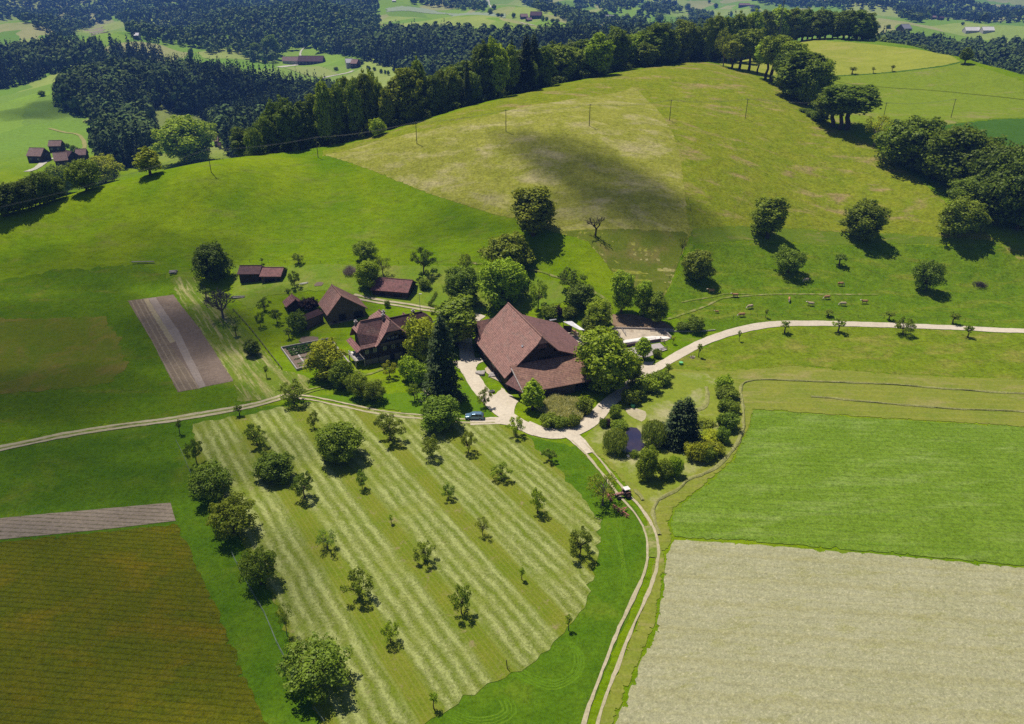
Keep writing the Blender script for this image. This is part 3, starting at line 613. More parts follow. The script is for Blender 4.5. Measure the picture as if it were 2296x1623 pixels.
def make_broad(kind, seed, H, W, ncl, clr, per, leaf, trunk=.22, flat=.42, gap=1., bark=M_bark, shell=.62, lean=0, mat=M_leaf, pyr=0.):
    rg = np.random.default_rng(seed); mb = MB(); cz_ = H * (trunk + (1 - trunk) * .5); rz = H * (1 - trunk) * .5
    top = Vector((lean * W, 0, H * (trunk + .12))); limb(mb, (0, 0, -.6), top, H * .028 + .05, H * .02, .03, rg, 3)
    VV = []
    for i in range(ncl):
        f = (i + .5) / ncl; z = 1 - 2 * f; a = i * 2.39996 + rg.uniform(-.5, .5); rr = math.sqrt(max(0, 1 - z * z))
        sh = shell * rg.uniform(.72, 1.15) * (1 + .13 * math.sin(2 * a + seed) + .08 * math.sin(3 * a + seed * 2 + z * 3)); taper = 1 - pyr * max(0, (z + 1) / 2)
        c = np.array([math.cos(a) * rr * W * .5 * sh * taper + lean * W, math.sin(a) * rr * W * .5 * sh * taper, cz_ + z * rz * sh * 1.12])
        r = W * clr * rg.uniform(.7, 1.25) * (1 - pyr * .4 * max(0, z))
        VV.append(blob(rg, c, (r, r, r * rg.uniform(.65, .9)), int(per * (r / (W * clr)) ** 2), leaf))
        if rg.random() < .85: limb(mb, top if rg.random() < .6 else top * .85, Vector(c), H * .011 + .03, .03, .06, rg, 3)
        for _ in range(2):                                    # small outlying sprays break the outline
            d = rdirs(rg, 1, .3)[0]; c2 = c + d * r * rg.uniform(.8, 1.15)
            VV.append(blob(rg, c2, (r * .4,) * 3, int(per * .14), leaf))
    if ncl > 18:
        VV.append(blob(rg, (lean * W, 0, cz_), (W * .33, W * .33, rz * .62), int(per * 3), leaf * 1.5))
    add_proto(kind, stash(mb, 'trunk', bark), cloud('crown', np.concatenate(VV), mat), H, W)
for s in (1, 2, 3): make_broad('broad', s, 14, 12, 44, .15, 210, .48, .0, shell=.68)
for s in (11, 12, 13, 14): make_broad('tall', s, 24, 13, 56, .16, 190, .72, .0)
for s in (21, 22): make_broad('dense', s, 9, 8.5, 46, .16, 280, .30, .0, shell=.66)
for s in (31, 32, 33, 34): make_broad('fruit', s, 6, 6.2, 16, .125, 130, .25, .26, shell=.78)
for s in (41, 42): make_broad('fruitbig', s, 8.5, 9, 34, .118, 150, .29, .1, shell=.70)
for s in (51, 52): make_broad('sparse', s, 6.5, 6.5, 15, .13, 95, .22, .3, bark=M_grey_bark, shell=.75)
for s in (61, 62): make_broad('sapling', s, 3.2, 1.8, 7, .2, 45, .2, .4)
for s in (71, 72): make_broad('column', s, 16, 8, 42, .19, 190, .45, .0, shell=.6)
for s in (81, 82, 83): make_broad('bush', s, 3.4, 4.4, 18, .2, 170, .26, .0, shell=.58)
make_broad('pyramid', 91, 9, 5.6, 30, .17, 190, .30, .12, pyr=.75)
make_broad('pyramid', 92, 9, 5.6, 30, .17, 190, .30, .12, pyr=.7)
make_broad('lowbush', 95, 1.6, 4, 14, .2, 120, .22, .0, shell=.6)
make_broad('purple', 96, 3.6, 4.2, 18, .2, 170, .26, .0, shell=.58, mat=M_purple)
make_broad('trunky', 97, 20, 12, 30, .17, 220, .6, .3, shell=.66)
make_broad('trunky', 98, 20, 12, 28, .18, 220, .6, .34, shell=.66)
def make_spruce(seed, H, W, n=6500, leaf=.5, mat=M_needle):
    rg = np.random.default_rng(seed); mb = MB(); mb.tube((0, 0, -.5), (0, 0, H * .97), H * .016 + .05, .02, 7)
    t = rg.beta(1.0, 1.7, n) * .97 + .01; nl = int(H * 1.5); lay = np.floor(t * nl); ph = lay * 2.1
    nb = 9; br = rg.integers(0, nb, n); a = br * 2 * math.pi / nb + ph + rg.normal(size=n) * .16 * (1 + t)
    R = .62 * W * (1 - t) ** .6 * (1 + .12 * np.sin(t * 31 + seed) ) * (1 + .22 * np.sin(br * 3.7 + lay * 1.9)) + .05
    k = rg.uniform(.12, 1, n) ** .7; r = R * k
    z = H * ((lay + .5) / nl) - .28 * r + rg.normal(size=n) * .12 + H * .03
    C = np.stack([np.cos(a) * r, np.sin(a) * r, z], 1)
    ax = np.stack([np.cos(a), np.sin(a), -.35 * np.ones(n)], 1)
    N = np.stack([np.cos(a) * .35, np.sin(a) * .35, np.ones(n)], 1) + rdirs(rg, n) * .45; N /= np.linalg.norm(N, axis=1)[:, None]
    add_proto('spruce', stash(mb, 'trunk', M_bark), cloud('crown', quads(C, N, rg.uniform(.6, 1.2, n) * leaf, rg, 1.6, ax), mat), H, W)
make_spruce(5, 20, 8.5, 9000, .5); make_spruce(6, 16, 8, 7000, .48); make_spruce(8, 22, 7.5, 8000, .55)
def make_willow(seed, H=5.2, W=6.6):
    rg = np.random.default_rng(seed); mb = MB(); limb(mb, (0, 0, -.3), (0, 0, H * .5), .25, .18, .03, rg); VV = []
    for i in range(26):
        a = i * 2.4; rr = math.sqrt((i + .5) / 26) * W * .42; c = np.array([math.cos(a) * rr, math.sin(a) * rr, H * (.8 - .32 * (rr / (W * .5)) ** 2)])
        limb(mb, (0, 0, H * .5), c, .07, .02, .05, rg, 2); n = 230
        d = rdirs(rg, n, .5); C = c + d * np.array([1.1, 1.1, .5]); C[:, 2] -= rg.uniform(0, 1, n) ** 1.5 * H * .42
        N = d * [1, 1, .3] + rdirs(rg, n) * .3; N /= np.linalg.norm(N, axis=1)[:, None]
        VV.append(quads(C, N, rg.uniform(.13, .24, n), rg, 3.2, np.tile([[0., 0., 1.]], (n, 1)) + d * .5))
    add_proto('willow', stash(mb, 'trunk', M_bark), cloud('crown', np.concatenate(VV), M_willow), H, W)
make_willow(3); make_willow(4)
def make_bare(kind, seed, H, W, depth, bark, spread=.75, twig=.018, start=0):
    rg = np.random.default_rng(seed); mb = MB(); tw = MB()
    def grow(p, d, L, r, k):
        q = p + d * L; (mb if k > 1 else tw).tube(p, q, r, r * .68, 5 if k > 1 else 4)
        if k == 0: return
        for _ in range(3 if k > 1 else 4):
            nd = (d + Vector(rg.normal(size=3)) * spread); nd.z = nd.z * .75 + .28; nd.normalize()
            grow(p.lerp(q, rg.uniform(.6, 1)), nd, L * rg.uniform(.62, .85), max(r * .6, twig), k - 1)
    if start:
        mb.tube((0, 0, -.3), (0, 0, H * .28), H * .04, H * .032, 7)
        for k in range(start): a = k * 6.283 / start; grow(Vector((0, 0, H * (.2 + .02 * (k % 4)))), Vector((math.cos(a), math.sin(a), .75 if k % 2 else 1.5)).normalized(), H * .27, H * .02, depth)
    else: grow(Vector((0, 0, -.3)), Vector((.08, 0, 1)), H * .3, H * .04, depth)
    add_proto(kind, stash(mb, 'trunk', bark), stash(tw, 'twigs', bark), H, W)
make_bare('bare', 7, 6, 7, 4, M_grey_bark, .55, .03, 7); make_bare('dead', 9, 8, 7, 4, M_bark, .6, .05)
COUNT = {}
def col3(c): return (*c, 1)
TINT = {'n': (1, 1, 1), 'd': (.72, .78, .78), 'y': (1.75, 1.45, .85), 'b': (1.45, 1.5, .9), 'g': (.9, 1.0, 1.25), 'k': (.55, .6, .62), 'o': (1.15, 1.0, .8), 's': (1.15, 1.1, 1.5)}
def tree(kind, z, x, yb, yt, w, label=None, group=None, tint='n', name=None, cat='tree', var=None, xy=None, lowcut=0):
    """stand a tree with its foot seen at (x, yb), its top at yt and its crown w pixels wide"""
    px, pb = PX(z, x, yb); _, pt = PX(z, x, yt)
    if xy is None:
        if kind in ('broad', 'dense', 'column', 'bush', 'fruitbig', 'lowbush', 'purple', 'tall'):
            dep_ = TH + math.atan((pb - 811) / F); pb -= .36 * w * ZN[z][2] / 1.784 * max(0, math.sin(dep_))
        X0, Y0 = hit(px, pb)
    else: X0, Y0 = xy
    z0 = h1(X0, Y0); fw = Y0 * CT - (z0 - CH) * ST
    v = (811 - pt) / F; q = Y0 * (v * CT - ST) / (CT + v * ST); Hm = max(q + CH - z0, .6)
    Wm = w * ZN[z][2] / 1.784 * fw / F
    L = PROTO[kind]; k = COUNT.get(kind, 0); COUNT[kind] = k + 1; tr, cr, H0, W0 = L[(k if var is None else var) % len(L)]
    nm = name or {'spruce': 'spruce_tree', 'willow': 'willow_tree', 'bush': 'bush', 'lowbush': 'bush', 'purple': 'purple_bush', 'fruit': 'fruit_tree', 'fruitbig': 'fruit_tree', 'sparse': 'fruit_tree', 'sapling': 'sapling', 'bare': 'bare_tree', 'dead': 'dead_tree'}.get(kind, 'broadleaf_tree')
    if nm in ('bush', 'purple_bush'): cat = 'bush'
    o = empty(nm, (X0, Y0, z0 - .05), (k * 2.399) % 6.28, label, cat, group)
    sc = Wm / W0 * (1.3 if group and 'hedge' in group else 1.05 if kind in ('bush', 'lowbush') else 1.); o.scale = (sc, sc, Hm / H0)
    rg = random.Random(k * 31 + 5); t = TINT[tint]; j = rg.uniform(.85, 1.15)
    for me, nmm in ((tr, 'trunk'), (cr, 'crown' if kind not in ('bare', 'dead') else 'twigs')):
        c = link(bpy.data.objects.new(nmm, me)); c.parent = o; c.color = (t[0] * j, t[1] * j * rg.uniform(.95, 1.05), t[2] * j, 1)
    return o
ORD = 'first second third fourth fifth sixth seventh eighth ninth tenth eleventh twelfth thirteenth fourteenth fifteenth sixteenth seventeenth eighteenth nineteenth twentieth'.split()
def ordn(i):
    if i < 20: return ORD[i]
    t = {2: 'twenty', 3: 'thirty', 4: 'forty'}[(i + 1) // 10]
    return ('twentieth', 'thirtieth', 'fortieth')[(i + 1) // 10 - 2] if (i + 1) % 10 == 0 else t + '-' + ORD[(i + 1) % 10 - 1]
FR = 'fruit trees standing in rows in the mown orchard'
rows = [
 ('first', [('fruit', 'B6', 180, 722, 525, 150, 'd', 'small dark'), ('fruitbig', 'B6', 310, 1070, 740, 380, 'd', 'broad dark'), ('fruitbig', 'B6', 480, 1385, 1010, 380, 'o', 'yellow leaved wide'),
            ('fruitbig', 'C7', 1620, 730, 430, 260, 'n', 'round green'), ('sparse', 'C7', 1800, 1015, 790, 110, 'n', 'thin crooked'), ('fruitbig', 'C7', 2005, 1490, 1095, 470, 'g', 'largest, many limbed')]),
 ('second', [('fruit', 'B6', 670, 572, 390, 195, 'n', 'forked bright'), ('dense', 'B6', 815, 900, 640, 300, 'd', 'dense dark'), ('fruit', 'B6', 1055, 997, 790, 190, 'd', 'sparse leaning'),
             ('sparse', 'B6', 1240, 1407, 1270, 195, 'g', 'thin grey green'), ('fruit', 'B8', 845, 222, 90, 140, 'n', 'open spreading'), ('fruit', 'B8', 990, 425, 335, 92, 'b', 'small round'), ('sapling', 'B8', 1190, 728, 655, 40, 'b', 'slim young')]),
 ('third', [('fruit', 'B6', 1130, 437, 290, 110, 'n', 'upright'), ('dense', 'B6', 1345, 760, 405, 385, 'n', 'huge round dense'), ('fruit', 'B6', 1520, 927, 775, 100, 'g', 'small neat'),
            ('sapling', 'B6', 1755, 1207, 1130, 45, 'b', 'tiny young'), ('fruit', 'B7', 205, 1312, 1150, 190, 'n', 'leafy'), ('fruit', 'B8', 1316, 292, 165, 112, 'n', 'taller forked')]),
 ('fourth', [('fruit', 'B6', 1750, 532, 300, 255, 'n', 'wide crowned'), ('fruit', 'B7', 255, 467, 290, 165, 'n', 'tall narrow'), ('fruit', 'B7', 392, 802, 680, 118, 'g', 'small compact'),
             ('sparse', 'B7', 672, 1100, 945, 120, 'o', 'withered pale'), ('sapling', 'B7', 992, 1462, 1360, 52, 'b', 'very small staked'), ('sapling', 'B8', 1806, 367, 295, 36, 'b', 'slender young')]),
 ('fifth', [('fruit', 'B7', 555, 427, 255, 142, 'o', 'drooping olive'), ('fruit', 'B7', 820, 647, 515, 175, 'n', 'split crowned'), ('fruit', 'B7', 1115, 922, 720, 140, 'b', 'lanky bright'), ('fruit', 'B7', 1462, 1270, 1040, 235, 'n', 'stout full crowned')]),
 ('sixth', [('fruit', 'B7', 940, 285, 140, 160, 'b', 'bright roadside'), ('fruit', 'B7', 1210, 497, 385, 125, 'g', 'small low'), ('sparse', 'B7', 1645, 850, 615, 290, 'o', 'big half bare leaning')])]
for rn, lst in rows:
    for i, (kind, z, x, yb, yt, w, tn, look) in enumerate(lst):
        tree(kind, z, x, yb, yt, w, f'{look} fruit tree, {ordn(i)} from top in the {rn} orchard row', FR, tn, 'sapling' if kind == 'sapling' else None)
T = tree
T('sapling', 'B6', 522, 332, 245, 75, 'small fruit tree just below the left farm track', tint='d', name='fruit_tree')
T('sapling', 'B6', 45, 480, 360, 60, 'small dark fruit tree at the orchard corner beside the left track', tint='d', name='fruit_tree')
T('fruit', 'B6', 965, 225, 50, 240, 'wide fruit tree at the fork of the farm tracks', tint='n')
T('broad', 'A5', 740, 1530, 1285, 265, 'big round leafy tree left of the blue van', tint='g')
T('spruce', 'A5', 770, 1290, 760, 255, 'tallest dark spruce in front of the farmhouse', tint='n', var=0)
T('broad', 'A5', 640, 1075, 765, 250, 'light green tree right of the farmhouse gable', tint='y')
T('tall', 'A5', 860, 985, 650, 290, 'large spreading tree between the farmhouse and big barn', tint='n')
T('bush', 'A5', 560, 1190, 1020, 150, 'flowering shrub at the spruce foot beside the house', tint='b')
T('bush', 'A5', 625, 1215, 1060, 130, 'second shrub with pale blossom against the tall spruce', tint='b')
T('fruit', 'A5', 420, 1152, 1045, 115, 'small light tree on the lawn before the farmhouse', tint='y')
T('fruitbig', 'A5', 225, 1310, 1125, 170, 'gnarled tree on the front lawn left of the open grass', tint='n')
T('fruitbig', 'A5', 320, 1330, 1160, 160, 'right hand tree of the gnarled pair on the front lawn', tint='n')
T('fruit', 'A5', 580, 1305, 1190, 105, 'low dark tree on the lawn left of the spruce foot', tint='d')
T('broad', 'A5', 120, 1245, 1050, 160, 'dark tree between the garden and the front lawn', tint='n')
T('broad', 'A4', 2140, 1205, 925, 260, 'bright yellow green tree covering the kitchen garden corner', tint='y')
T('broad', 'A4', 2245, 1240, 1050, 120, 'smaller green tree against the garden tree', tint='n')
T('fruit', 'A5', 1038, 1345, 1218, 95, 'slim tree at the edge of the drive above the van', tint='n')
T('pyramid', 'A5', 1348, 1362, 1163, 145, 'neat egg shaped tree before the barn annex', tint='b')
T('broad', 'A5', 1800, 1290, 858, 405, 'massive oak like tree covering the right corner of the barn', tint='b')
T('broad', 'A5', 1985, 1215, 1000, 130, 'light leaved tree peeping out behind the massive one', tint='y')
T('pyramid', 'A5', 2063, 1035, 893, 110, 'small cone shaped tree before the grey paved lot', tint='b')
T('bush', 'A5', 2150, 1025, 965, 55, 'little round bush right of the cone shaped tree', tint='n')
for i, (x, yb, yt, w) in enumerate(((1980, 1335, 1230, 90), (2020, 1300, 1200, 100), (2090, 1255, 1140, 130), (2170, 1210, 1110, 110))):
    T('bush', 'A5', x, yb, yt, w, f'{ordn(i)} shrub from the left in the hedge below the road', 'shrubs of the hedge below the road', 'b' if i == 2 else 'n')
for x, yb, yt, w, l in ((1450, 1480, 1390, 120, 'bush at the left foot of the reed thicket'), (1530, 1492, 1405, 100, 'bush at the bottom middle of the reed thicket'), (1610, 1480, 1395, 90, 'bush at the bottom right of the reed thicket'), (1685, 1400, 1280, 110, 'light green bush at the right end of the reed thicket')):
    T('bush', 'A5', x, yb, yt, w, l, 'bushes around the reed thicket', 'n')
T('sapling', 'A5', 2225, 1135, 1070, 45, 'thin young tree right of the roadside hedge', tint='n')
T('bush', 'B5', 430, 345, 190, 150, 'tall bush where the pond garden meets the road', tint='n'); T('purple', 'B5', 345, 430, 330, 110, 'dull purplish bush beside the road above the pond')
T('bush', 'B5', 300, 440, 330, 90, 'dark bush at the very edge of the road above the pond', tint='d'); T('bush', 'B5', 470, 480, 365, 180, 'spreading bush over the top of the pond', tint='n')
T('willow', 'B5', 430, 690, 460, 275, 'yellow green weeping willow left of the pond'); T('willow', 'B5', 850, 612, 370, 285, 'yellow green weeping willow right of the pond')
T('spruce', 'B5', 1090, 600, 150, 390, 'left spruce of the pair right of the pond', 'pair of spruces by the pond', 'n', var=1); T('spruce', 'B5', 1175, 610, 122, 390, 'right, slightly taller spruce of the pair by the pond', 'pair of spruces by the pond', 'n', var=0)
T('bush', 'B5', 1050, 590, 385, 200, 'grey green shrub in front of the pond spruces', tint='g'); T('bush', 'B5', 1110, 625, 520, 150, 'lower shrub under the pond spruces', tint='g')
T('broad', 'B5', 770, 1035, 650, 235, 'upright tree below the pond, tallest of its clump', tint='n'); T('bush', 'B5', 965, 1010, 790, 170, 'middle tree of the clump below the pond', tint='n'); T('broad', 'B5', 1080, 985, 745, 165, 'right tree of the clump below the pond', tint='b')
for x, yb, yt, w, tn, l in ((1320, 820, 600, 200, 'y', 'yellowish shrub at the left end of the lower hedge'), (1430, 810, 640, 150, 'n', 'green shrub filling the lower hedge'), (1500, 750, 590, 175, 'y', 'yellowish shrub in the middle of the lower hedge'), (1470, 600, 480, 190, 'y', 'light shrub above the lower hedge'),
                            (1600, 610, 430, 120, 'g', 'narrow grey green shrub in the hedge bend'), (1655, 480, 270, 180, 'g', 'tall shrub in the bend of the hedge'), (1600, 470, 300, 110, 'd', 'dark shrub inside the hedge bend'),
                            (1690, 290, 150, 130, 'n', 'shrub at the lower end of the upright hedge'), (1615, 260, 120, 130, 'n', 'left shrub near the lower end of the upright hedge'), (1640, 140, 10, 185, 'n', 'dense shrub in the middle of the upright hedge')):
    T('bush', 'B5', x, yb, yt, w, l, 'shrubs of the curved garden hedge', tn)
T('bush', 'A6', 450, 1165, 1078, 85, 'top shrub of the upright hedge beside the hay strips', 'shrubs of the curved garden hedge', 'b'); T('bush', 'A6', 465, 1230, 1150, 105, 'second shrub from the top of the upright hedge', 'shrubs of the curved garden hedge', 'n')
T('lowbush', 'B5', 1400, 440, 340, 210, 'low rosy flower thicket inside the hedge', tint='o'); T('lowbush', 'B5', 510, 755, 690, 120, 'low box shrub at the lower pond bank', tint='n'); T('lowbush', 'B5', 635, 768, 675, 120, 'rounded low shrub below the pond water', tint='n')
T('column', 'B4', 500, 575, 95, 245, 'tall column shaped tree left of the earth bank', tint='b', group='tall trees behind the cattle yard'); T('column', 'B4', 735, 600, 205, 195, 'middle column shaped tree behind the cattle yard', tint='b', group='tall trees behind the cattle yard')
T('column', 'B4', 885, 690, 325, 230, 'right column shaped tree behind the cattle yard', tint='n', group='tall trees behind the cattle yard')
T('bush', 'B4', 1160, 745, 645, 150, 'left bush by the wall near the main road', tint='d'); T('bush', 'B4', 1290, 755, 590, 200, 'larger right bush by the wall near the main road', tint='d'); T('bush', 'B4', 890, 1040, 940, 90, 'small bush at the fence of the paved lot', tint='n'); T('sapling', 'B4', 1060, 880, 790, 50, 'small yellowish tree right of the white slab', tint='y')
T('fruit', 'A5', 1600, 610, 440, 195, 'dark tree left of the worn cow path', tint='d'); T('broad', 'A5', 1665, 720, 545, 190, 'dark green tree beside the cow path behind the barn', tint='g'); T('broad', 'A5', 1770, 850, 645, 180, 'light green tree above the cattle pen', tint='b'); T('bush', 'A5', 1720, 865, 755, 140, 'dense bush under the light tree by the cattle pen', tint='n')
T('bush', 'A5', 1460, 775, 680, 115, 'bush behind the barn roof', 'bushes behind the barn roof', 'n'); T('purple', 'A5', 1510, 770, 680, 70, 'purple bush behind the barn roof', 'bushes behind the barn roof'); T('bush', 'A5', 1590, 775, 690, 100, 'second green bush behind the barn roof', 'bushes behind the barn roof', 'n')
T('fruit', 'A5', 1385, 705, 513, 145, 'light tree with a visible trunk behind the big barn', tint='b'); T('broad', 'A5', 1150, 715, 385, 310, 'large bright tree behind the big barn', tint='b'); T('broad', 'A5', 1190, 500, 220, 330, 'broad olive tree on the slope behind the bright one', tint='o')
T('broad', 'A5', 895, 700, 440, 225, 'dark tree left of the large bright one', tint='d'); T('fruit', 'A5', 915, 480, 345, 105, 'small grey green tree on the paddock edge', tint='s'); T('fruit', 'A5', 643, 475, 293, 160, 'lone fruit tree in the paddock middle', tint='d')
T('fruitbig', 'A5', 262, 405, 263, 165, 'round fruit tree above the brush pile', tint='n'); T('sparse', 'A5', 378, 492, 362, 130, 'gappy tree behind the open shed', tint='n'); T('broad', 'A5', 285, 590, 392, 180, 'leafy tree left of the open shed', tint='b'); T('bush', 'A5', 645, 582, 510, 85, 'small bush right of the open shed', tint='n'); T('bush', 'A5', 405, 700, 650, 35, 'tiny bush by the farmhouse fence', tint='n')
T('column', 'P', 1196, 536, 419, 96, 'great lone tree on the slope above the farm', tint='o', name='broadleaf_tree'); T('dead', 'A5', 1755, 232, 95, 130, 'leafless dead tree on the brown slope')
T('column', 'P', 1720, 541, 442, 74, 'left tree of the three large ones on the right slope', tint='n'); T('broad', 'P', 1933, 546, 449, 90, 'middle tree of the three large ones on the right slope', tint='n'); T('broad', 'P', 2150, 541, 445, 98, 'right tree of the three large ones on the right slope', tint='n')
T('broad', 'A6', 288, 508, 310, 190, 'grey green round tree on the cow pasture, nearest the farm', tint='s'); T('fruitbig', 'A6', 850, 468, 280, 190, 'dark tree in the middle of the cow pasture', tint='g'); T('sapling', 'A6', 1158, 400, 330, 85, 'very small tree in the middle of the cow pasture', tint='d'); T('fruitbig', 'A6', 1690, 580, 370, 185, 'dark tree at the right end of the cow pasture', tint='d'); T('sparse', 'A6', 195, 335, 228, 50, 'thin nearly bare tree on the field corner', tint='o')
for i, (x, yb, yt, w) in enumerate(((110, 1078, 1000, 50), (300, 965, 880, 34), (545, 866, 797, 26), (827, 815, 742, 62), (1155, 812, 725, 85), (1550, 825, 722, 115), (1945, 843, 768, 58))):
    T('sapling' if w < 100 else 'fruit', 'A6', x, yb, yt, w, f'{ordn(i)} small tree from the left along the lower edge of the main road', 'young trees along the main road', 'n')
for x, yb, yt, w, l in ((710, 722, 665, 28, 'left twiggy sapling'), (1090, 712, 672, 60, 'low middle sapling'), (1465, 735, 680, 65, 'wider sapling'), (1860, 758, 690, 66, 'right sapling')):
    T('sapling', 'A6', x, yb, yt, w, l + ' above the main road in the cow pasture', 'saplings above the main road', 'n')
T('dense', 'A4', 1408, 552, 285, 252, 'big round tree left of the tiled twin shed', tint='k'); T('bare', 'A4', 1465, 775, 590, 215, 'leafless brown tree right of the ploughed plot')
T('dense', 'A4', 1655, 1035, 910, 105, 'small dense dark tree by the wooden rail', tint='k')
for x, yb, yt, w, k, tn, l in ((1710, 833, 738, 75, 'fruit', 'd', 'leaning little tree left of the dark shed'), (1818, 808, 715, 85, 'fruit', 'd', 'small tree above the leaning little one'), (1738, 728, 640, 95, 'fruit', 'd', 'pale small tree in the shaded orchard patch'), (1895, 908, 840, 60, 'sapling', 'd', 'tiny tree above the kitchen garden'),
        (1550, 893, 820, 50, 'sapling', 'd', 'tiny tree at the edge of the raked grass'), (1957, 418, 345, 80, 'fruit', 'n', 'small tree at the paddock fence'), (1720, 417, 377, 28, 'sapling', 'd', 'tiny tree behind the tiled twin shed'), (1935, 570, 463, 95, 'fruit', 'd', 'dark little tree right of the twin shed'), (1895, 640, 580, 45, 'sapling', 'n', 'shrubby sapling above the small hut'),
        (1355, 645, 578, 65, 'sapling', 'd', 'small tree under the big round left tree'), (1750, 1165, 1085, 34, 'sapling', 'n', 'sapling between the rail and the garden')):
    T(k, 'A4', x, yb, yt, w, l, 'small fruit trees around the left sheds', tn, 'fruit_tree' if k == 'fruit' else None)
T('bush', 'A4', 1960, 882, 735, 135, 'dark shrub at the end of the low shed', tint='d'); T('purple', 'A4', 2032, 735, 638, 125, 'dark purple bush between the small hut and the tall barn')
# trees along and behind the ridge
RG = 'trees in the wood along the ridge'
T('broad', 'A1', 1255, 1092, 763, 365, 'huge bright tree standing alone at the left end of the ridge', tint='b'); T('pyramid', 'A1', 985, 1147, 962, 160, 'small pointed tree left of the huge ridge tree', tint='y')
for i, (x, yb, yt, w, tn) in enumerate(((215, 1400, 1175, 190, 'k'), (290, 1370, 1130, 170, 'k'), (360, 1340, 1150, 150, 'd'), (430, 1310, 1080, 190, 'n'), (570, 1280, 1050, 200, 'n'), (700, 1235, 1018, 215, 'y'), (130, 1420, 1190, 200, 'k'), (30, 1450, 1220, 200, 'k'))):
    T('broad', 'A1', x, yb - 15, yt, w, f'{ordn(sorted((215, 290, 360, 430, 570, 700, 130, 30)).index(x))} tree from the left in the clump at the left frame edge', 'trees in the clump at the left edge', tn)
ridge_rows = [('C2', 60, 1545, 1300, 150, 'bush', 'n'), ('C2', 190, 1540, 1180, 210, 'broad', 'd'), ('C2', 290, 1520, 1040, 190, 'tall', 'd'), ('C2', 420, 1500, 1000, 240, 'tall', 'd'), ('C2', 590, 1480, 1035, 210, 'tall', 'd'), ('C2', 700, 1470, 955, 200, 'tall', 'n'),
 ('C2', 790, 1455, 830, 175, 'tall', 'b'), ('C2', 900, 1440, 850, 180, 'tall', 'n'), ('C2', 985, 1430, 790, 180, 'tall', 'n'), ('C2', 1090, 1410, 800, 160, 'tall', 'n'), ('C2', 1200, 1390, 752, 200, 'tall', 'n'), ('C2', 1300, 1365, 735, 160, 'tall', 'b'),
 ('C2', 1400, 1330, 905, 150, 'tall', 'o'), ('C2', 1600, 1215, 690, 330, 'tall', 'o'), ('C2', 1720, 1165, 618, 150, 'tall', 'n'), ('C2', 1850, 1140, 760, 180, 'tall', 'd'), ('C2', 1940, 1120, 715, 150, 'tall', 'n'), ('C2', 2060, 1095, 688, 180, 'tall', 'n'),
 ('C3', 180, 1060, 620, 95, 'spruce', 'n'), ('C3', 225, 1040, 740, 190, 'broad', 'g'), ('C3', 335, 1010, 450, 215, 'tall', 'd'), ('C3', 490, 965, 398, 210, 'tall', 'b'), ('C3', 620, 930, 460, 190, 'tall', 'b'), ('C3', 628, 900, 385, 80, 'spruce', 'n'),
 ('C3', 770, 880, 358, 210, 'spruce', 'n'), ('C3', 845, 860, 350, 200, 'spruce', 'n'), ('C3', 790, 880, 580, 170, 'broad', 'g'), ('C3', 950, 825, 470, 190, 'tall', 'd'), ('C3', 1130, 775, 468, 280, 'tall', 'n'), ('C3', 1330, 730, 480, 210, 'tall', 'n'),
 ('C3', 1490, 700, 338, 270, 'tall', 'b'), ('C3', 1680, 670, 278, 220, 'tall', 'd'), ('C3', 1870, 655, 350, 235, 'tall', 'b'), ('C3', 2000, 640, 430, 190, 'tall', 'n'), ('C3', 2080, 635, 238, 290, 'tall', 'd'), ('C3', 2240, 622, 360, 150, 'tall', 's'),
 ('C4', 50, 628, 238, 260, 'tall', 'd'), ('C4', 180, 612, 300, 190, 'tall', 'd'), ('C4', 280, 600, 340, 190, 'tall', 's'), ('C4', 335, 585, 205, 210, 'tall', 'n'), ('C4', 440, 570, 270, 170, 'tall', 'd')]
def crest(px, y0=None, far=520, push=1.5):
    """last ground point of the near hill along an image column"""
    y = (np.interp(px, [c[0] for c in CREST], [c[1] for c in CREST]) if y0 is None else y0) - 8
    while y < 700:
        p = hit(px, y + push)
        if math.hypot(*p) < far: return p
        y += 1.5
ridge_rows.sort(key=lambda r: PX(r[0], r[1], 0)[0])
for i, (z, x, yb, yt, w, k, tn) in enumerate(ridge_rows):
    look = {'spruce': 'dark pointed spruce', 'bush': 'low leafy bush', 'broad': 'rounded tree', 'tall': {'b': 'bright green tall tree', 'd': 'dark tall tree', 'n': 'green tall tree', 'o': 'olive brown tall tree', 's': 'greyish tall tree'}.get(tn)}[k]
    x0, y0 = crest(PX(z, x, 0)[0]); r = math.hypot(x0, y0); kk = (r + 5 + 4 * (i % 3)) / r
    T(k, z, x, yb, yt - 4, w * 1.12, f'{look}, {ordn(i)} from the left in the wood along the ridge', RG, tn, xy=(x0 * kk, y0 * kk))
# a second line just behind fills the depth of the wood
for i in range(30):
    px = 560 + i * 36; yb = np.interp(px, [c[0] for c in CREST], [c[1] for c in CREST]); rr = random.Random(i); x0, y0 = crest(px); r = math.hypot(x0, y0); kk = (r + 26 + rr.uniform(-4, 7)) / r
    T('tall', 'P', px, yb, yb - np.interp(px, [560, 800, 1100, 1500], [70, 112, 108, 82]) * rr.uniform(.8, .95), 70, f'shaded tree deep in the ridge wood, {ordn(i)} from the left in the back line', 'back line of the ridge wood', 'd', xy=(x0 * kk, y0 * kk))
rgu = np.random.default_rng(77); VV = []
for px in np.arange(560, 1600, 3.0):
    x0, y0 = crest(px); r = math.hypot(x0, y0)
    for _ in range(3):
        kk = (r + rgu.uniform(3, 26)) / r; x1, y1 = x0 * kk + rgu.normal() * 1.5, y0 * kk; s_ = rgu.uniform(1.2, 2.4)
        VV.append(blob(rgu, np.array([x1, y1, h1(x1, y1) + s_ * .8]), (s_ * 1.3, s_ * 1.3, s_ * 1.2), 70, .6))
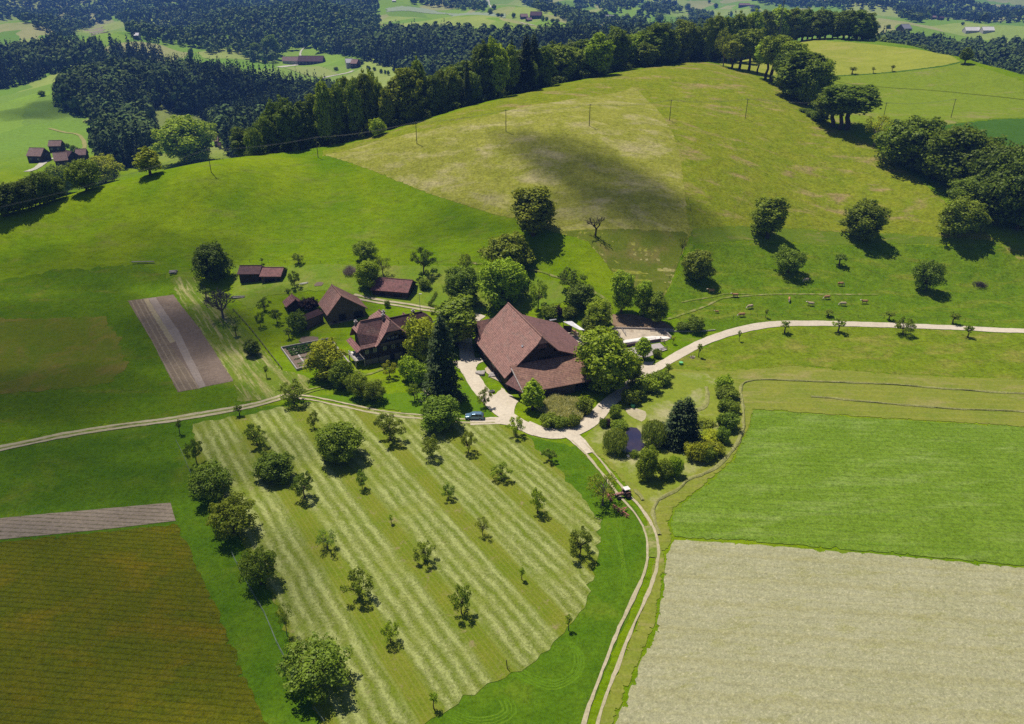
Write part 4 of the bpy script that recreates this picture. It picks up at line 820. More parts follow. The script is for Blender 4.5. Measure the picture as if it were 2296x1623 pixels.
tag(link(bpy.data.objects.new('undergrowth', cloud('undergrowth', np.concatenate(VV), M_leaf))), 'dark undergrowth filling the foot of the ridge wood', 'undergrowth', None, 'stuff').color = (.5, .55, .55, 1)
T('sapling', 'C2', 1205, 1385, 1238, 85, 'small yellow willowy tree on the ridge fence', tint='y', name='broadleaf_tree'); T('bush', 'C2', 1300, 1380, 1200, 165, 'bright green bush on the ridge fence', tint='b')
HG = 'trees in the hedge row running down the right of the hill'
hedge = [('C4', 520, 610, 330, 150, 'trunky', 'n'), ('C4', 590, 612, 288, 270, 'trunky', 'n'), ('C4', 740, 668, 280, 150, 'sparse', 'o'), ('C4', 828, 690, 400, 165, 'trunky', 'y'), ('C4', 905, 698, 335, 200, 'trunky', 'n'), ('C4', 998, 722, 290, 200, 'trunky', 'n'), ('C4', 1090, 748, 470, 150, 'trunky', 'b'),
 ('C4', 1172, 800, 395, 200, 'trunky', 'b'), ('C4', 1228, 825, 355, 260, 'trunky', 'n'), ('C4', 1385, 880, 415, 260, 'trunky', 'b'), ('C4', 1335, 890, 550, 180, 'trunky', 'd'), ('C4', 1500, 1025, 512, 400, 'tall', 'd'), ('C4', 1590, 1080, 600, 200, 'tall', 'n'), ('C4', 1670, 1070, 625, 230, 'tall', 'b'),
 ('C4', 1845, 1285, 895, 320, 'trunky', 'd'), ('C4', 1915, 1310, 860, 330, 'trunky', 'd'), ('C4', 1985, 1310, 870, 420, 'trunky', 'd'), ('C5', 875, 1480, 1165, 250, 'sparse', 'y'),
 ('A3', 1600, 1045, 720, 320, 'broad', 'd'), ('A3', 1820, 1150, 770, 300, 'broad', 'd'), ('A3', 1740, 1110, 920, 200, 'broad', 'd'), ('A3', 1990, 1200, 850, 280, 'broad', 'd'), ('A3', 1960, 1300, 1080, 230, 'broad', 'd'), ('A3', 2110, 1300, 890, 260, 'broad', 'k'), ('A3', 2120, 1400, 1050, 240, 'broad', 'k'), ('A3', 2260, 1440, 950, 300, 'broad', 'k'), ('A3', 2240, 1340, 900, 250, 'broad', 'd')]
hedge.sort(key=lambda r: PX(r[0], r[1], 0)[0])
for i, (z, x, yb, yt, w, k, tn) in enumerate(hedge):
    look = {'b': 'bright leaved', 'n': 'green', 'd': 'dark leaved', 'y': 'yellowish', 'o': 'thin grey', 'k': 'very dark'}[tn]
    T(k, z, x, yb, yt, w, f'{look} tree, {ordn(i)} from the top of the hedge row down the hill', HG, tn, 'broadleaf_tree')
for i, (x, yb, yt, w) in enumerate(((1580, 1140, 1095, 110), (1640, 1180, 1120, 120), (1720, 1230, 1130, 150))):
    T('bush', 'C4', x, yb, yt, w, ('left', 'middle', 'right')[i] + ' low bush under the hedge row by the big oaks', 'low bushes under the hedge row', 'd')
HW = 'trees of the wood on the hilltop'
wood = [(560, 190, 130, 'n'), (650, 165, 190, 'n'), (760, 180, 180, 'n'), (860, 148, 200, 'n'), (930, 210, 160, 'd'), (1010, 125, 210, 'b'), (1130, 110, 210, 'n'), (1270, 85, 240, 'b'), (1420, 88, 200, 'n'), (1540, 98, 200, 'd'), (1640, 150, 180, 's'), (1720, 100, 220, 'd'), (1850, 172, 150, 'b'), (1960, 108, 230, 'd'), (2090, 108, 230, 'd'), (2160, 190, 150, 'd')]
for i, (x, yt, w, tn) in enumerate(wood):
    gp = GP('C4', [(1440, 425), (1600, 423), (1800, 424), (2000, 428), (2100, 432)]) if i == 0 else gp
    px, _ = PX('C4', x, 0); u = (px - 1148) / F; dep = 560 - max(0, x - 1400) * .02 + (x < 1300) * 10
    x0, y0 = crest(px, 88, 640); r = math.hypot(x0, y0); x0, y0 = x0 * (1 + 4 / r), y0 * (1 + 4 / r)
    T('tall', 'C4', x, 425, yt - 6, w * 1.05, f'tree {ordn(i)} from the left in the rounded wood on the hilltop', HW, tn, xy=(x0, y0))
    T('tall', 'C4', x + 40, 420, yt + 22, w, f'hidden tree, {ordn(i)} from the left in the second line of the hilltop wood', HW, 'd', xy=(x0 * 1.03 + 4, y0 * 1.03))
for x, yb, yt, w, l in ((657, 747, 673, 80, 'left'), (865, 740, 673, 50, 'middle'), (1063, 722, 655, 50, 'right')):
    T('sapling', 'C5', x, yb, yt, w, l + ' of three little trees at the foot of the hilltop field', 'three little trees at the hilltop field', 'o', 'fruit_tree')
T('pyramid', 'C5', 1795, 645, 480, 120, 'lone egg shaped tree at the right end of the hilltop field', tint='d')
# brush pile of bare twigs
# ================================================================== far woods (one mass each) and lone far trees
q = NT('far_foliage'); at = q.n('ShaderNodeAttribute', attribute_name='tone'); g = q.n('ShaderNodeNewGeometry')
c = q.mix(1., at.outputs['Color'], q.ramp(g.outputs['Random Per Island'], (0, (.8, .8, .8)), (1, (1.2, 1.2, 1.15))), 'MULTIPLY')
M_far = q.fin(c, .9, None, spec=.1)
def inpoly(px, py, poly):
    x, y = np.asarray(px), np.asarray(py); r = np.zeros(x.shape, bool); n = len(poly)
    for i in range(n):
        (x1, y1), (x2, y2) = poly[i], poly[(i + 1) % n]
        if y1 == y2: continue
        c = ((y1 > y) != (y2 > y)) & (x < (x2 - x1) * (y - y1) / (y2 - y1) + x1); r ^= c
    return r
def far_conifer(rg, n):
    t = rg.beta(1.0, 1.6, n); a = rg.uniform(0, 6.283, n); r = .5 * (1 - t) ** .9 * rg.uniform(.55, 1.0, n) * (1 + .2 * np.sin(a * 5 + t * 20))
    C = np.stack([np.cos(a) * r, np.sin(a) * r, t * .97], 1); N = np.stack([np.cos(a), np.sin(a), np.full(n, .9)], 1) + rdirs(rg, n) * .3
    N /= np.linalg.norm(N, axis=1)[:, None]; return C, N, (1.25 - t * .75)
def far_round(rg, n):
    k = rg.integers(0, 7, n); cc = np.array([(math.cos(j * 1.05) * .24, math.sin(j * 1.05) * .24, .45 + .06 * (j % 3)) for j in range(6)] + [(0, 0, .72)])
    d = rdirs(rg, n, .4); C = cc[k] + d * np.array([.27, .27, .24]); N = d + rdirs(rg, n) * .3; N /= np.linalg.norm(N, axis=1)[:, None]; return C, N, np.ones(n) * 1.25
def make_forest(name, label, regions, seed, near, far, sp, mixc, hgt_m, nq, minf=520, lum=1.0):
    rg = np.random.default_rng(seed); P0 = []
    r = near
    while r < far:
        dr = sp * (1 + max(0, r - 800) / 1600); da = dr / r; aa = np.arange(-.70, .70, da); aa = aa + rg.uniform(-.42, .42, len(aa)) * da
        rr = r + rg.uniform(-.45, .45, len(aa)) * dr; P0.append(np.stack([np.sin(aa) * rr, np.cos(aa) * rr], 1)); r += dr
    P0 = np.concatenate(P0); z = hgt(P0[:, 0], P0[:, 1]); px, py, fw = proj(P0[:, 0], P0[:, 1], z)
    keep = np.zeros(len(P0), bool)
    for poly in regions: keep |= inpoly(px, py, poly)
    keep &= fw > minf; P0, z, fw = P0[keep], z[keep], fw[keep]
    V, Cc = [], []; tpl = [(far_conifer(rg, nq), far_conifer(rg, nq), far_conifer(rg, nq)), (far_round(rg, nq), far_round(rg, nq), far_round(rg, nq))]
    n = len(P0)
    clump = np.sin(P0[:, 0] * .021 + 1.7 * np.sin(P0[:, 1] * .017)) * .5 + np.sin(P0[:, 1] * .033 + P0[:, 0] * .011) * .35 + rg.normal(size=n) * .35
    con = clump > np.quantile(clump, 1 - mixc) if n else np.zeros(0, bool)
    for isc in (0, 1):
        for v in range(3):
            sel = np.nonzero((con == (isc == 0)) & (np.arange(n) % 3 == v))[0]
            if not len(sel): continue
            C, N, S = tpl[isc][v]; m = len(sel); nqq = len(C); grow = (1 + np.maximum(0, fw[sel] - 900) / 2600)
            Hh = hgt_m * rg.uniform(.75, 1.2, m) * (1.08 if isc == 0 else .85); Wd = Hh * (rg.uniform(.30, .40, m) if isc == 0 else rg.uniform(.55, .8, m)) * grow
            th = rg.uniform(0, 6.283, m); ct, st = np.cos(th), np.sin(th)
            c3 = np.empty((m, nqq, 3)); c3[..., 0] = (C[:, 0] * ct[:, None] - C[:, 1] * st[:, None]) * Wd[:, None] + P0[sel, 0][:, None]
            c3[..., 1] = (C[:, 0] * st[:, None] + C[:, 1] * ct[:, None]) * Wd[:, None] + P0[sel, 1][:, None]; c3[..., 2] = C[:, 2] * Hh[:, None] + z[sel][:, None] - 1
            n3 = np.empty((m, nqq, 3)); n3[..., 0] = N[:, 0] * ct[:, None] - N[:, 1] * st[:, None]; n3[..., 1] = N[:, 0] * st[:, None] + N[:, 1] * ct[:, None]; n3[..., 2] = N[:, 2]
            size = (S[None] * Wd[:, None] * (.34 if isc == 0 else .27)) * (60 / nqq) ** .5
            V.append(quads(c3.reshape(-1, 3), n3.reshape(-1, 3), size.reshape(-1), rg).astype(np.float32))
            base = np.array((.028, .052, .020)) if isc == 0 else np.array((.065, .105, .026)); tone = base * lum * rg.uniform(.7, 1.45, (m, 1)) * (1 + np.array([.25, .1, 0]) * rg.uniform(-.4, 1, (m, 1)))
            Cc.append(np.repeat(np.concatenate([tone, np.ones((m, 1))], 1), nqq * 4, axis=0).astype(np.float32))
    V = np.concatenate(V); Cc = np.concatenate(Cc); me = mesh_np(name, V, np.arange(len(V)).reshape(-1, 4), M_far)
    ca = me.color_attributes.new('tone', 'FLOAT_COLOR', 'POINT'); ca.data.foreach_set('color', Cc.ravel())
    print(name, n, 'trees')
    return tag(link(bpy.data.objects.new(name, me)), label, 'forest', None, 'stuff')
FA = [(122, 238), (190, 264), (228, 290), (222, 330), (215, 440), (335, 470), (345, 400), (342, 335), (340, 300), (338, 262), (350, 240), (400, 252), (468, 270), (505, 330), (560, 420), (780, 420), (790, 230), (760, 222), (700, 212), (620, 198), (500, 178), (350, 165), (230, 178), (180, 192), (150, 210)]
FB = [(-300, 240), (0, 202), (66, 186), (120, 168), (190, 150), (205, 172), (240, 166), (375, 128), (330, 116), (200, 110), (66, 100), (-300, 100)]
FC = [(-300, 60), (40, 42), (70, 60), (150, 88), (172, 72), (262, 42), (290, 62), (295, 88), (400, 104), (440, 110), (470, 122), (520, 112), (545, 128), (560, 140), (620, 142), (640, 118), (700, 108), (720, 118), (800, 112), (838, 96), (852, 62), (846, 28), (858, -60), (-300, -60)]
FD = [(690, 116), (760, 122), (830, 138), (880, 152), (900, 178), (960, 182), (1000, 188), (1060, 260), (1240, 260), (1480, 220), (1720, 180), (1720, 84), (1600, 78), (1480, 92), (1340, 96), (1300, 84), (1200, 92), (1080, 88), (1010, 80), (940, 84), (870, 78), (840, 98), (760, 108)]
FE = [(922, 10), (1000, 20), (1090, 28), (1085, 4), (920, -30)]
FF = [(1140, -10), (1195, 20), (1265, 46), (1288, 68), (1400, 74), (1482, 66), (1420, 50), (1300, 36), (1250, 14), (1210, -10)]
FG = [(1270, 66), (1287, 46), (1341, 50), (1372, 58), (1420, 66), (1380, 70)]
FG2 = [(1292, 25), (1318, 18), (1343, 13), (1343, 28), (1374, 24), (1374, 35), (1427, 15), (1451, -5), (1292, -8)]
FG3 = [(1427, 50), (1451, 48), (1484, 32), (1524, 30), (1530, 8), (1514, 0), (1469, 0), (1429, 28)]
FG4 = [(1537, 32), (1598, 30), (1588, 50), (1552, 56)]
FH = [(1690, 8), (1760, 16), (1840, 20), (1955, 24), (2000, 34), (2045, 50), (2120, 40), (2190, 52), (2240, 52), (2600, 70), (2600, 34), (2190, 18), (2150, -30), (1690, -30)]
FI = [(1900, 118), (1960, 104), (2000, 95), (2070, 98), (2120, 108), (2230, 112), (2600, 112), (2600, 260), (2296, 240), (2200, 200), (1900, 160)]
make_forest('forest', 'dark conifer forest on the spur behind the left ridge', [FA], 1, 540, 1250, 7.2, .58, 26, 110)
make_forest('forest', 'dark wood below the left skyline fields', [FB], 2, 700, 1500, 8.2, .7, 25, 80, 700)
make_forest('forest', 'blue green forest covering the far left mountainside', [FC], 3, 1050, 3200, 9.5, .25, 20, 52, 950, 1.35)
make_forest('forest', 'mixed forest on the steep slope behind the ridge trees', [FD], 4, 620, 1500, 7.8, .42, 25, 80, 600)
make_forest('forest', 'far strips of wood between the fields near the top', [FE, FF, FG, FG2, FG3, FG4], 5, 1200, 3600, 10.5, .3, 18, 40, 1150, 1.3)
make_forest('forest', 'far forest along the top right hills', [FH], 6, 1200, 3600, 10.5, .4, 19, 40, 1100, 1.2)
make_forest('forest', 'dark broadleaf wood right of the hilltop', [FI], 7, 600, 1250, 8.2, .15, 21, 110, 600, 1.15)
# ================================================================== buildings
M_roof_barn = roof_mat('weathered_red_tiles', (.31, .175, .148), (.26, .138, .118), (.22, .15, .13), .5, .3, .75)
M_roof_brown = roof_mat('brown_sheet_tiles', (.195, .105, .10), (.22, .115, .108), (.165, .095, .088), .4, .3, .85)
M_roof_house = roof_mat('house_tiles', (.32, .18, .16), (.28, .145, .135), (.34, .22, .19), .62, .35, .45)
M_roof_dark = roof_mat('dark_tiles', (.11, .06, .065), (.085, .05, .06), (.14, .07, .06), .62, .35, .5)
M_roof_shed = roof_mat('shed_tiles', (.26, .125, .12), (.21, .10, .10), (.15, .10, .09), .6, .35, .55)
M_roof_annex = roof_mat('annex_tiles', (.33, .185, .145), (.27, .15, .115), (.36, .23, .16), .6, .35, .5)
M_wood = plain('dark_timber', (.055, .040, .030), (.030, .022, .018), 1.2, .85, .03, stretch=(6, 6, .4))
M_wood2 = plain('grey_timber', (.13, .10, .08), (.07, .055, .045), 1.2, .85, .03, stretch=(6, 6, .4))
M_white = plain('white_plaster', (.50, .47, .44), (.36, .33, .31), .8, .9)
M_cable = plain('cable_grey', (.16, .16, .17))
M_net = plain('net_grey_green', (.22, .27, .22))
M_metal = plain('pale_metal_sheet', (.36, .35, .38), (.28, .27, .30), 1.5, .5, .01, .2)
M_glass = plain('window_glass', (.03, .035, .045), (.05, .05, .06), 2, .08, spec=.6)
M_frame = plain('white_frame', (.62, .60, .56), rough=.6)
M_shut = plain('shutter_green', (.045, .05, .035))
M_stone = plain('rubble_stone', (.30, .26, .22), (.16, .14, .12), 2.5, .9, .08)
M_black = plain('dark_opening', (.008, .008, .009))
M_light = plain('white_stone', (.75, .72, .70), (.64, .59, .55), 1.5, .8)
M_concrete = plain('concrete', (.42, .38, .36), (.32, .28, .27), 1.2, .9, .02)
M_purplewall = plain('stained_wall', (.16, .10, .11), (.10, .065, .07), 1., .9)
def gable(par, mr, mw, b0, b1, left, right, th=.28, wi=.9, bi=.9, base=-1.0, hip0=None, hip1=None, a0=0., wall='wall', roof='roof', cap=True, axis='b'):
    """one gabled block in the local frame of par. Ridge runs along local -y..: coordinates (a, b, z) with b toward local +x when axis is 'a'.
    left/right: [(s, z), ...] from the ridge down to the eaves; hipN = (set-back of the ridge, half width, height) at end N"""
    def L(a, b, z): return (a, b, z) if axis == 'b' else (b, a, z)
    ua = L(0, 1, 0); R = MB(); zr = left[0][1]
    for side in (left, right):
        pr = (a0, zr)
        for k, (s, z) in enumerate(side[1:]):
            s += a0; p = [L(pr[0], b0, pr[1]), L(pr[0], b1, pr[1]), L(s, b1, z), L(s, b0, z)]
            if k == 0:
                p = []
                if hip0: hb, sc, zc = hip0; sg = 1 if s > a0 else -1; p += [L(a0 + sg * sc, b0, zc), L(a0, b0 + hb, zr)]
                else: p.append(L(a0, b0, zr))
                if hip1: hb, sc, zc = hip1; sg = 1 if s > a0 else -1; p += [L(a0, b1 - hb, zr), L(a0 + sg * sc, b1, zc)]
                else: p.append(L(a0, b1, zr))
                p += [L(s, b1, z), L(s, b0, z)]
            R.slab(p, th, ua); pr = (s, z)
    for hp, bb, sg in ((hip0, b0, 1), (hip1, b1, -1)):
        if hp: R.slab([L(a0, bb + sg * hp[0], zr), L(a0 - hp[1], bb, hp[2]), L(a0 + hp[1], bb, hp[2])], th, L(1, 0, 0))
    if cap:
        R.bar(L(a0, b0 + (hip0[0] if hip0 else -.05), zr + .03), L(a0, b1 - (hip1[0] if hip1 else -.05), zr + .03), .35, .22)
    ro = R.build(roof, mr, par)
    Wl = MB()
    def zat(prof, s):
        for (s0, z0), (s1, z1) in zip(prof, prof[1:]):
            if min(s0, s1) - 1e-6 <= s <= max(s0, s1) + 1e-6: return z0 + (z1 - z0) * (s - s0) / (s1 - s0)
    sl, sr = left[-1][0] + wi, right[-1][0] - wi
    out = [(sl, base), (sl, zat(left, sl) - th - .05)] + [(s, z - th - .05) for s, z in left[1:-1][::-1] if s > sl] + [(0, zr - th - .08)] + [(s, z - th - .05) for s, z in right[1:-1] if s < sr] + [(sr, zat(right, sr) - th - .05), (sr, base)]
    def cut(out, hp):
        if not hp: return out
        zc = hp[2] - th - .1; r = []
        for i, (s, z) in enumerate(out):
            if z > zc:
                p, nn = out[i - 1], out[(i + 1) % len(out)]
                for q_ in (p, nn):
                    if q_[1] <= zc: t = (zc - z) / (q_[1] - z); r.append((s + (q_[0] - s) * t, zc))
            else: r.append((s, z))
        return r
    o0 = cut(out, hip0 or hip1)
    Wl.prism([L(s + a0, b0 + bi, z) for s, z in o0], Vector(L(0, b1 - b0 - 2 * bi, 0)))
    return ro, Wl.build(wall, mw, par)
def window(par, x, y, z, nx_, ny_, w=1.0, h=1.2, shutters=True, name='window'):
    """a framed window on a wall whose outward normal is (nx, ny) in the parent's frame"""
    rz = math.atan2(ny_, nx_); u = (-ny_, nx_); f = MB()
    for s in (-1, 1): f.box((x + u[0] * s * w / 2 + nx_ * .04, y + u[1] * s * w / 2 + ny_ * .04, z), (.10, .10, h + .1), rz)
    for s in (-1, 0, 1): f.box((x + nx_ * .04, y + ny_ * .04, z + s * h / 2), (.09, w, .09), rz)
    fo = f.build(name, M_frame, par); p = MB(); p.box((x + nx_ * .01, y + ny_ * .01, z), (.06, w - .06, h - .06), rz); p.build('pane', M_glass, fo)
    if shutters:
        for s in (-1, 1): k = MB(); k.box((x + u[0] * s * (w * .5 + .35) + nx_ * .05, y + u[1] * s * (w * .5 + .35) + ny_ * .05, z), (.07, .5, h), rz); k.build('shutter', M_shut, fo)
def opening(par, x, y, z, nx_, ny_, w, h, name='door', mat=None):
    rz = math.atan2(ny_, nx_); d = MB(); d.box((x + nx_ * .03, y + ny_ * .03, z), (.12, w, h), rz); o = d.build(name, mat or M_black, par)
    u = (-ny_, nx_); f = MB(); 
    for s in (-1, 1): f.box((x + u[0] * s * (w / 2 + .08) + nx_ * .06, y + u[1] * s * (w / 2 + .08) + ny_ * .06, z), (.14, .14, h + .2), rz)
    f.box((x + nx_ * .06, y + ny_ * .06, z + h / 2 + .08), (.14, w + .3, .14), rz); f.build(name + '_frame', M_wood2, o)
def frame_at(name, x, y, ang, label, cat='house', z=None, group=None):
    return empty(name, (x, y, h1(x, y) if z is None else z), ang, label, cat, group)
# ---- the big barn: local +y runs from the front gable back along the ridge
R1 = Vector((8.3, 176.6)); d = Vector((-.354, .935)); ang = math.atan2(d.y, d.x) - math.pi / 2
z0b = .3
B = frame_at('barn', 8.3, 176.6, ang, 'huge barn with a steep weathered red tiled roof beside the gravel drive', 'barn', z0b)
gable(B, M_roof_barn, M_wood, 0, 26.8, [(0, 13.7), (-11, 3.7)], [(0, 13.7), (4.7, 9.2)], hip0=(.9, 1.7, 12.1), wi=1.2, bi=.8)
gable(B, M_roof_brown, M_wood, .02, 26.2, [(4.6, 9.42), (4.2, 9.42)], [(4.6, 9.42), (16.2, 4.9)], wi=1.0, bi=.9, wall='side_wall', roof='side_roof', cap=False) if 0 else None
R = MB(); R.slab([(4.55, .05, 9.33), (4.55, 26.7, 9.33), (16.2, 26.7, 4.75), (16.2, .05, 4.75)], .28, (0, 1, 0)); R.build('side_roof', M_roof_brown, B)
Wl = MB(); Wl.prism([(4.4, .85, -1), (4.4, .85, 8.95), (15.1, .85, 4.8), (15.1, .85, -1)], (0, 25.1, 0)); Wl.build('side_wall', M_wood, B)
Wl = MB(); Wl.prism([(.3, .78, -1), (.3, .78, 9), (4.4, .78, 8.9), (4.4, .78, -1)], (0, 25.2, 0)); Wl.build('wall', M_wood, B)
# louvred tip of the gable, hay hatch and its rail
m = MB()
for k in range(5): m.box((0, .74, 11.4 - k * .28 + .3), (1.5 + k * .38, .1, .16))
m.build('louvre', M_roof_brown, B)
m = MB(); m.box((.2, .72, 10.0), (1.6, .12, .35)); m.build('hatch', M_black, B)
m = MB(); m.box((1.2, .70, 7.35), (3.6, .14, .4)); m.build('hatch', M_black, B)
m = MB(); m.box((-4.2, 12, 9.95), (.5, .9, .12)); o = m.build('skylight', M_metal, B); o.data.transform(Matrix.Translation((-4.2, 12, 9.95)) @ Matrix.Rotation(math.radians(-42.3), 4, 'Y') @ Matrix.Translation((4.2, -12, -9.95))); o.location = (0, -7.5, .15)
# front annex: lean-to roof falling toward the viewer with a small hipped end on the left
m = MB(); m.slab([(-9.2, .7, 6.9), (13.2, .7, 6.9), (13.2, -8.2, 3.05), (-8.85, -8.2, 3.05)], .25, (1, 0, 0)); m.build('annex_roof', M_roof_annex, B)
m = MB(); m.slab([(-9.1, -2.2, 5.6), (-8.85, -8.1, 3.0), (-11.3, -1.4, 2.9)], .22, (0, 1, 0)); m.build('annex_hip', M_roof_brown, B)
m = MB(); m.bar((-9.2, -.3, 6.52), (-8.87, -8.3, 3.1), .22, .14); m.build('verge_board', M_concrete, B)
m = MB(); m.bar((-7.6, .62, 6.98), (13.2, .62, 6.98), .3, .16); m.build('flashing', M_roof_brown, B)
m = MB(); m.prism([(-7.8, -6.9, -1), (-7.8, .4, -1), (-7.8, .4, 6.3), (-7.8, -6.9, 3.2)], (14.4, 0, 0)); m.build('annex_wall', M_wood2, B)
for x in (7.6, 10.2, 12.8): m = MB(); m.box((x, -6.9, 1.2), (.28, .28, 4.2)); m.build('post', M_wood, B)
m = MB(); m.prism([(7, -2.5, -1), (7, .3, -1), (7, .3, 6.1), (7, -2.5, 4.9)], (5.8, 0, 0)); m.build('annex_wall', M_wood, B)
# small cross roof at the back left
m = MB(); m.slab([(-3, 28.3, 8.9), (-9.6, 28.3, 8.6), (-9.6, 24.2, 4.8), (-3, 24.2, 4.8)], .25, (1, 0, 0)); m.slab([(-3, 28.3, 8.9), (-9.6, 28.3, 8.6), (-9.6, 32.4, 4.8), (-3, 32.4, 4.8)], .25, (1, 0, 0)); m.build('cross_roof', M_roof_barn, B)
m = MB(); m.prism([(-8.8, 25, -1), (-8.8, 31.6, -1), (-8.8, 31.6, 5.1), (-8.8, 28.3, 8.1), (-8.8, 25, 5.1)], (6, 0, 0)); m.build('cross_wall', M_wood, B)
opening(B, -9.85, 16, 1.5, -1, 0, 3.2, 3.2); opening(B, -9.85, 8, 1.3, -1, 0, 1.4, 2.2); opening(B, 15.1, 12, 1.6, 1, 0, 3.4, 3.2)
for yy in (11.5, 13, 20): window(B, -9.82, yy, 1.9, -1, 0, .8, .8, False)
# ---- farmhouse
X0 = (-36.7, 196.5); angh = math.atan2(.49, .87)
Hs = frame_at('farmhouse', X0[0], X0[1], angh, 'large dark timber farmhouse with crossing red tiled hipped roofs', 'house', .6)
# local x = a (right), local y = -b (back)
gable(Hs, M_roof_house, M_wood, -5.9, 7.7, [(0, 11.4), (-4.9, 5.6), (-5.7, 5.1)], [(0, 11.4), (4.4, 6.8), (6.6, 5.2)], hip0=(2.0, 2.3, 8.9), hip1=(2.4, 2.2, 9.0), wi=1.3, bi=1.2)
gable(Hs, M_roof_house, M_wood, -9.6, -.2, [(0, 11.25), (-4.3, 5.7), (-5.2, 5.0)], [(0, 11.25), (5.2, 5.4)], hip0=(2.0, 2.2, 8.9), wi=1.0, bi=1.2, axis='a', wall='wing_wall', roof='wing_roof')
gable(Hs, M_roof_dark, M_wood, .5, 14.2, [(0, 9.7), (-5.4, 4.6)], [(0, 9.7), (5.2, 4.8)], hip1=(2.2, 2.0, 7.9), wi=1.0, bi=1.0, axis='a', a0=1.6, wall='side_wing_wall', roof='side_wing_roof')
gable(Hs, M_roof_house, M_wood, 0, 5.2, [(0, 8.9), (-1.9, 7.0)], [(0, 8.9), (1.9, 7.0)], wi=.3, bi=.3, a0=7.4, base=5.5, wall='dormer_wall', roof='dormer_roof')
m = MB(); m.slab([(-9.4, -4.7, 4.9), (-9.4, 4.9, 4.9), (-10.9, 4.9, 4.0), (-10.9, -4.7, 4.0)], .2, (0, 1, 0)); m.build('skirt_roof', M_roof_shed, Hs)
for x, y, z, hh in ((-.2, .9, 11.3, 1.7), (-.9, -.6, 11.2, 1.5), (-8.6, 1.2, 9.9, 1.6), (9.4, 2.2, 9.2, 1.6)):
    c = MB(); c.box((x, y, z + hh / 2 - .6), (.75, .75, hh)); o = c.build('chimney', M_stone, Hs); c = MB(); c.box((x, y, z + hh - .52), (.95, .95, .14)); c.box((x, y, z + hh - .25), (.5, .5, .35)); c.build('chimney_cap', M_concrete, o)
fy = -4.72                                                   # front face of the gable, then the wing
for x, z, sh in ((-2.6, 3.6, True), (0, 3.6, True), (2.6, 3.6, True), (4.5, 3.6, True)): window(Hs, x, fy, z, 0, -1, .8, 1.1, sh)
for x in (-1.2, 0, 1.3): window(Hs, x, fy, 6.3, 0, -1, .6, .6, False)
for x in (-7.8, -5.4): window(Hs, x, -4.22, 3.4, 0, -1, .85, 1.15, True)
m = MB(); m.box((.3, fy - .06, .2), (9.6, .12, 2.0)); m.box((-6.2, -4.26, .1), (4.4, .1, 1.6)); m.build('plinth', M_stone, Hs)
for x in (-.6, 3.4): opening(Hs, x, fy - .12, .4, 0, -1, 1.2, 2.0)
m = MB()                                                     # curved barge ceiling under the gable
for k in range(13):
    t0, t1 = math.pi * k / 13, math.pi * (k + 1) / 13
    m.bar((.4 + 3.7 * math.cos(t0), fy - .5, 5.2 + 2.9 * math.sin(t0)), (.4 + 3.7 * math.cos(t1), fy - .5, 5.2 + 2.9 * math.sin(t1)), .3, .9)
m.build('arch', M_wood2, Hs)
m = MB(); m.box((.3, fy - .55, 4.95), (8.8, 1.1, .18)); m.box((.3, fy - 1.05, 5.4), (8.8, .08, .8)); m.build('balcony', M_wood2, Hs)
opening(Hs, 9.5, -2.6, 1.2, 0, -1, 2.6, 2.6)
m = MB(); m.box((-10.2, -1.8, 1.55), (3.0, 6.2, .18)); 
for x, y in ((-11.5, -4.7), (-11.5, 1.1), (-8.9, -4.7)): m.box((x, y, .4), (.3, .3, 2.6))
m.build('terrace', M_concrete, Hs); m = MB(); m.bar((-11.6, -4.8, 2.5), (-8.8, -4.8, 2.5), .07); m.bar((-11.6, -4.8, 2.5), (-11.6, 1.2, 2.5), .07)
for k in range(8): m.bar((-11.6, -4.8 + k * .85, 1.6), (-11.6, -4.8 + k * .85, 2.5), .05)
m.build('railing', M_light, Hs)
ca, sa = math.cos(angh), math.sin(angh)
def HL(a, b, z): return (X0[0] + a * ca - b * sa, X0[1] + a * sa + b * ca, .6 + z)
def round_table(loc):
    t = empty('round_table', loc, 0, 'white round table on the farmhouse terrace', 'table'); m = MB(); m.tube((0, 0, .70), (0, 0, .76), .75, .75, 16); m.build('table_top', M_light, t); m = MB(); m.tube((0, 0, 0), (0, 0, .7), .06, .06); m.tube((0, 0, 0), (0, 0, .05), .35, .3, 10); m.build('leg', M_metal, t)
round_table(HL(-10.6, -.4, 1.64))
for k, (a, b) in enumerate(((-10.4, -1.7), (-11.2, 1.0))):
    t = empty('garden_chair', HL(a, b, 1.64), k * 2.5, ('garden chair below the white terrace table', 'garden chair above the white terrace table')[k], 'chair', 'chairs on the farmhouse terrace')
    m = MB(); m.box((0, 0, .45), (.5, .5, .06)); m.build('seat', M_metal, t); m = MB(); m.box((0, .23, .7), (.5, .05, .5)); m.build('backrest', M_metal, t)
    for x in (-.2, .2):
        for y in (-.2, .2): m = MB(); m.box((x, y, .22), (.04, .04, .44)); m.build('leg', M_metal, t)
